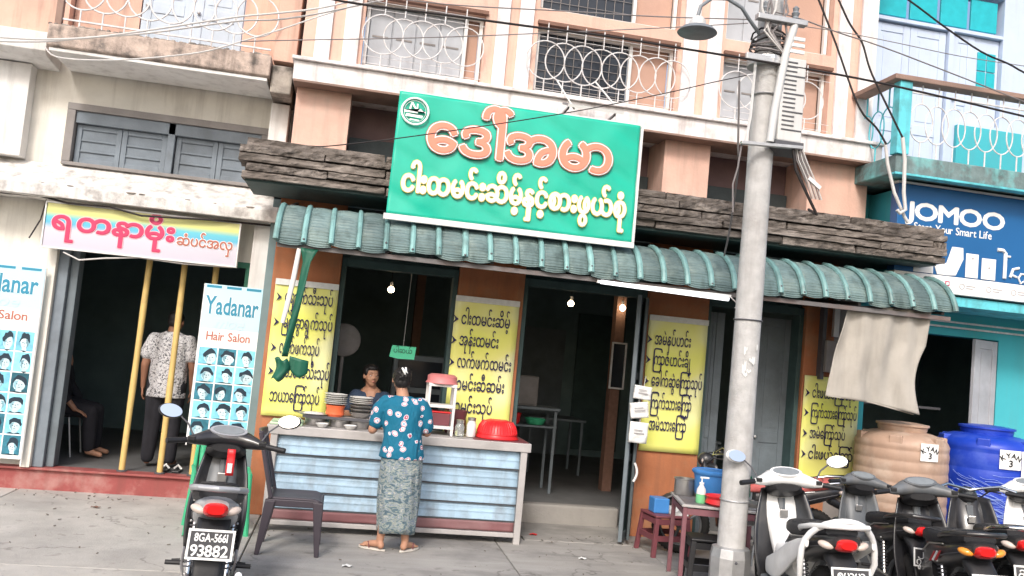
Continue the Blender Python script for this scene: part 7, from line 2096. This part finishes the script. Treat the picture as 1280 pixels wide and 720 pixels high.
    MB().box(-0.03, 0.03, 0.33, 0.345, 0.72, 0.78).build('ignition_lock', 'dull_steel', t, bevel=0.006)
    MB().tube([(-0.07, 0.05, 0.3), (-0.1, -0.3, 0.31), (-0.1, -0.56, 0.33), (-0.1, -0.58, 0.25), (-0.1, -0.3, 0.24), (-0.07, 0.05, 0.25)], 0.012, 6, closed=True).build('chain_case', 'iron_dark', t, smooth=True)
    if decal:
        for k in range(3):
            for s in (-1, 1):
                x0 = s * 0.158 * W
                MB().prismx([(-0.36 - 0.05 * k, 0.6 + 0.012 * k), (-0.33 - 0.05 * k, 0.6 + 0.012 * k), (-0.42 - 0.05 * k, 0.68 + 0.012 * k), (-0.44 - 0.05 * k, 0.68 + 0.012 * k)], x0 - 0.003, x0 + 0.003).build('decal', decal if k % 2 == 0 else 'print_white', t)
    return t


# left: grey scooter seen from behind, leaning on its stand before the salon
t1 = scooter('grey and silver motorbike seen from behind at the lower left, before the salon doorway', (-0.70, 5.82, 0), R(6), lean=R(2), scale=1.0, main='bike_black', head_m='bike_black', cowl_m='bike_grey', tail_m='bike_silver', bezel='bike_silver',
             l1='8GA-5661', l2='93882', plate_w=0.235, wide=0.86, plate_z=0.605)
t = thing('hanging_packet', 'small red and white packet hanging under the handlebar of the left grey motorbike', 'packet', (-0.66, 6.1, 0.7))
MB().sheet(lambda u, v: (-0.68 + 0.05 * u, 6.05 + 0.008 * math.sin(6 * v), 0.95 - 0.17 * v), 3, 5, th=0.02).build('packet', 'red_plastic', t, smooth=2)
MB().box(-0.67, -0.64, 6.035, 6.049, 0.8, 0.86).build('packet_label', 'paper_scrap', t)
t = thing('plastic_chair', 'bright green plastic armchair half hidden behind the left grey motorbike', 'chair', (-0.93, 7.95, 0), local=True, rotz=R(12))
t.scale = (0.9, 0.9, 0.86)
MB().sheet(lambda u, v: (-0.23 + 0.46 * u, -0.22 + 0.44 * v, 0.4 + 0.01 * (2 * u - 1) ** 2), 10, 10, th=0.0).build('seat', 'green_bag', t, smooth=2).modifiers.new('th', 'SOLIDIFY').thickness = 0.02
for s_ in (-1, 1):
    MB().tube([(s_ * 0.27, -0.2, 0.0), (s_ * 0.255, -0.2, 0.3), (s_ * 0.25, -0.2, 0.6), (s_ * 0.25, 0.0, 0.625), (s_ * 0.24, 0.2, 0.6)], [0.026, 0.024, 0.02, 0.02, 0.02], 8).build('arm', 'green_bag', t, smooth=True)
    MB().tube([(s_ * 0.26, 0.27, 0.0), (s_ * 0.235, 0.22, 0.4), (s_ * 0.21, 0.3, 0.85)], [0.026, 0.022, 0.016], 8).build('leg', 'green_bag', t, smooth=True)
for k in range(5):
    MB().sheet(lambda u, v: (-0.2 + 0.4 * (k + 0.15 + 0.7 * u) / 5, 0.22 + 0.09 * v, 0.43 + 0.4 * v), 2, 5, th=0.01).build('back_slat', 'green_bag', t, smooth=2)
MB().tube([(-0.21, 0.3, 0.84), (0, 0.33, 0.88), (0.21, 0.3, 0.84)], 0.022, 8).build('back_top', 'green_bag', t, smooth=True)

# right: the row of motorbikes
scooter('white scooter with black panels and two mirrors right of the pole, seen from behind', (3.31, 5.84, 0), R(-10), lean=R(-2), scale=1.0, main='bike_white', head_m='bike_white', cowl_m='bike_white', tail_m='bike_black', rail_m='bike_white',
        shield_m='bike_black', l1='\u1045\u101a\u101a', l2='\u1041\u1045\u1043\u1048\u1041', style='scooter', wide=1.1, plate_w=0.24, arc=True, bezel='bike_white')
scooter('grey scooter squeezed between the white scooter and the black motorbike with decals', (4.47, 6.8, 0), R(-8), lean=R(3), scale=0.92, main='bike_grey', head_m='bike_grey', tail_m='bike_black', mirrors=False, style='scooter',
        l1='\u1042\u1000', l2='\u1047\u1043\u1041\u1045', rail_m='bike_black')
scooter('black motorbike with red and white side decals in front of the tan water tank', (4.42, 5.85, 0), R(-17), lean=R(-3), scale=1.0, main='bike_black', head_m='bike_grey', cowl_m='bike_black', mirrors=False, decal='bike_red',
        l1='\u1041\u1015\u101a', l2='\u1042\u1001\u1045\u1048', rail_m='bike_black', tail_clear=False)
t4 = scooter('black motorbike with bare chrome handlebar and blue fork at the lower right corner', (5.08, 6.15, 0), R(-22), lean=R(-3), scale=1.0, main='bike_black', head_m='bike_black', cowl_m='bike_black', fork_m='bike_blue', mirrors=False,
             l1='\u1041\u1015\u101a', l2='\u1046\u1049\u1042\u1040', rail_m='chrome', bars='open')
scooter('black motorcycle with a red seat standing behind the pole by the grey door', (3.95, 7.95, 0), R(75), lean=R(-4), scale=0.98, main='bike_black', head_m='bike_black', seat_m='seat_red', mirrors=False, l1='\u1043\u1010', l2='\u1048\u1041\u1046\u1042', rail_m='chrome', bars='open')
t5 = scooter('white-fronted motorbike half cut off by the right edge', (5.85, 6.45, 0), R(-24), lean=R(-3), scale=1.0, main='bike_white', head_m='bike_white', cowl_m='bike_white', mirrors=False, l1='\u1042\u1015', l2='\u1043\u1044\u1041\u1049', rail_m='bike_black')
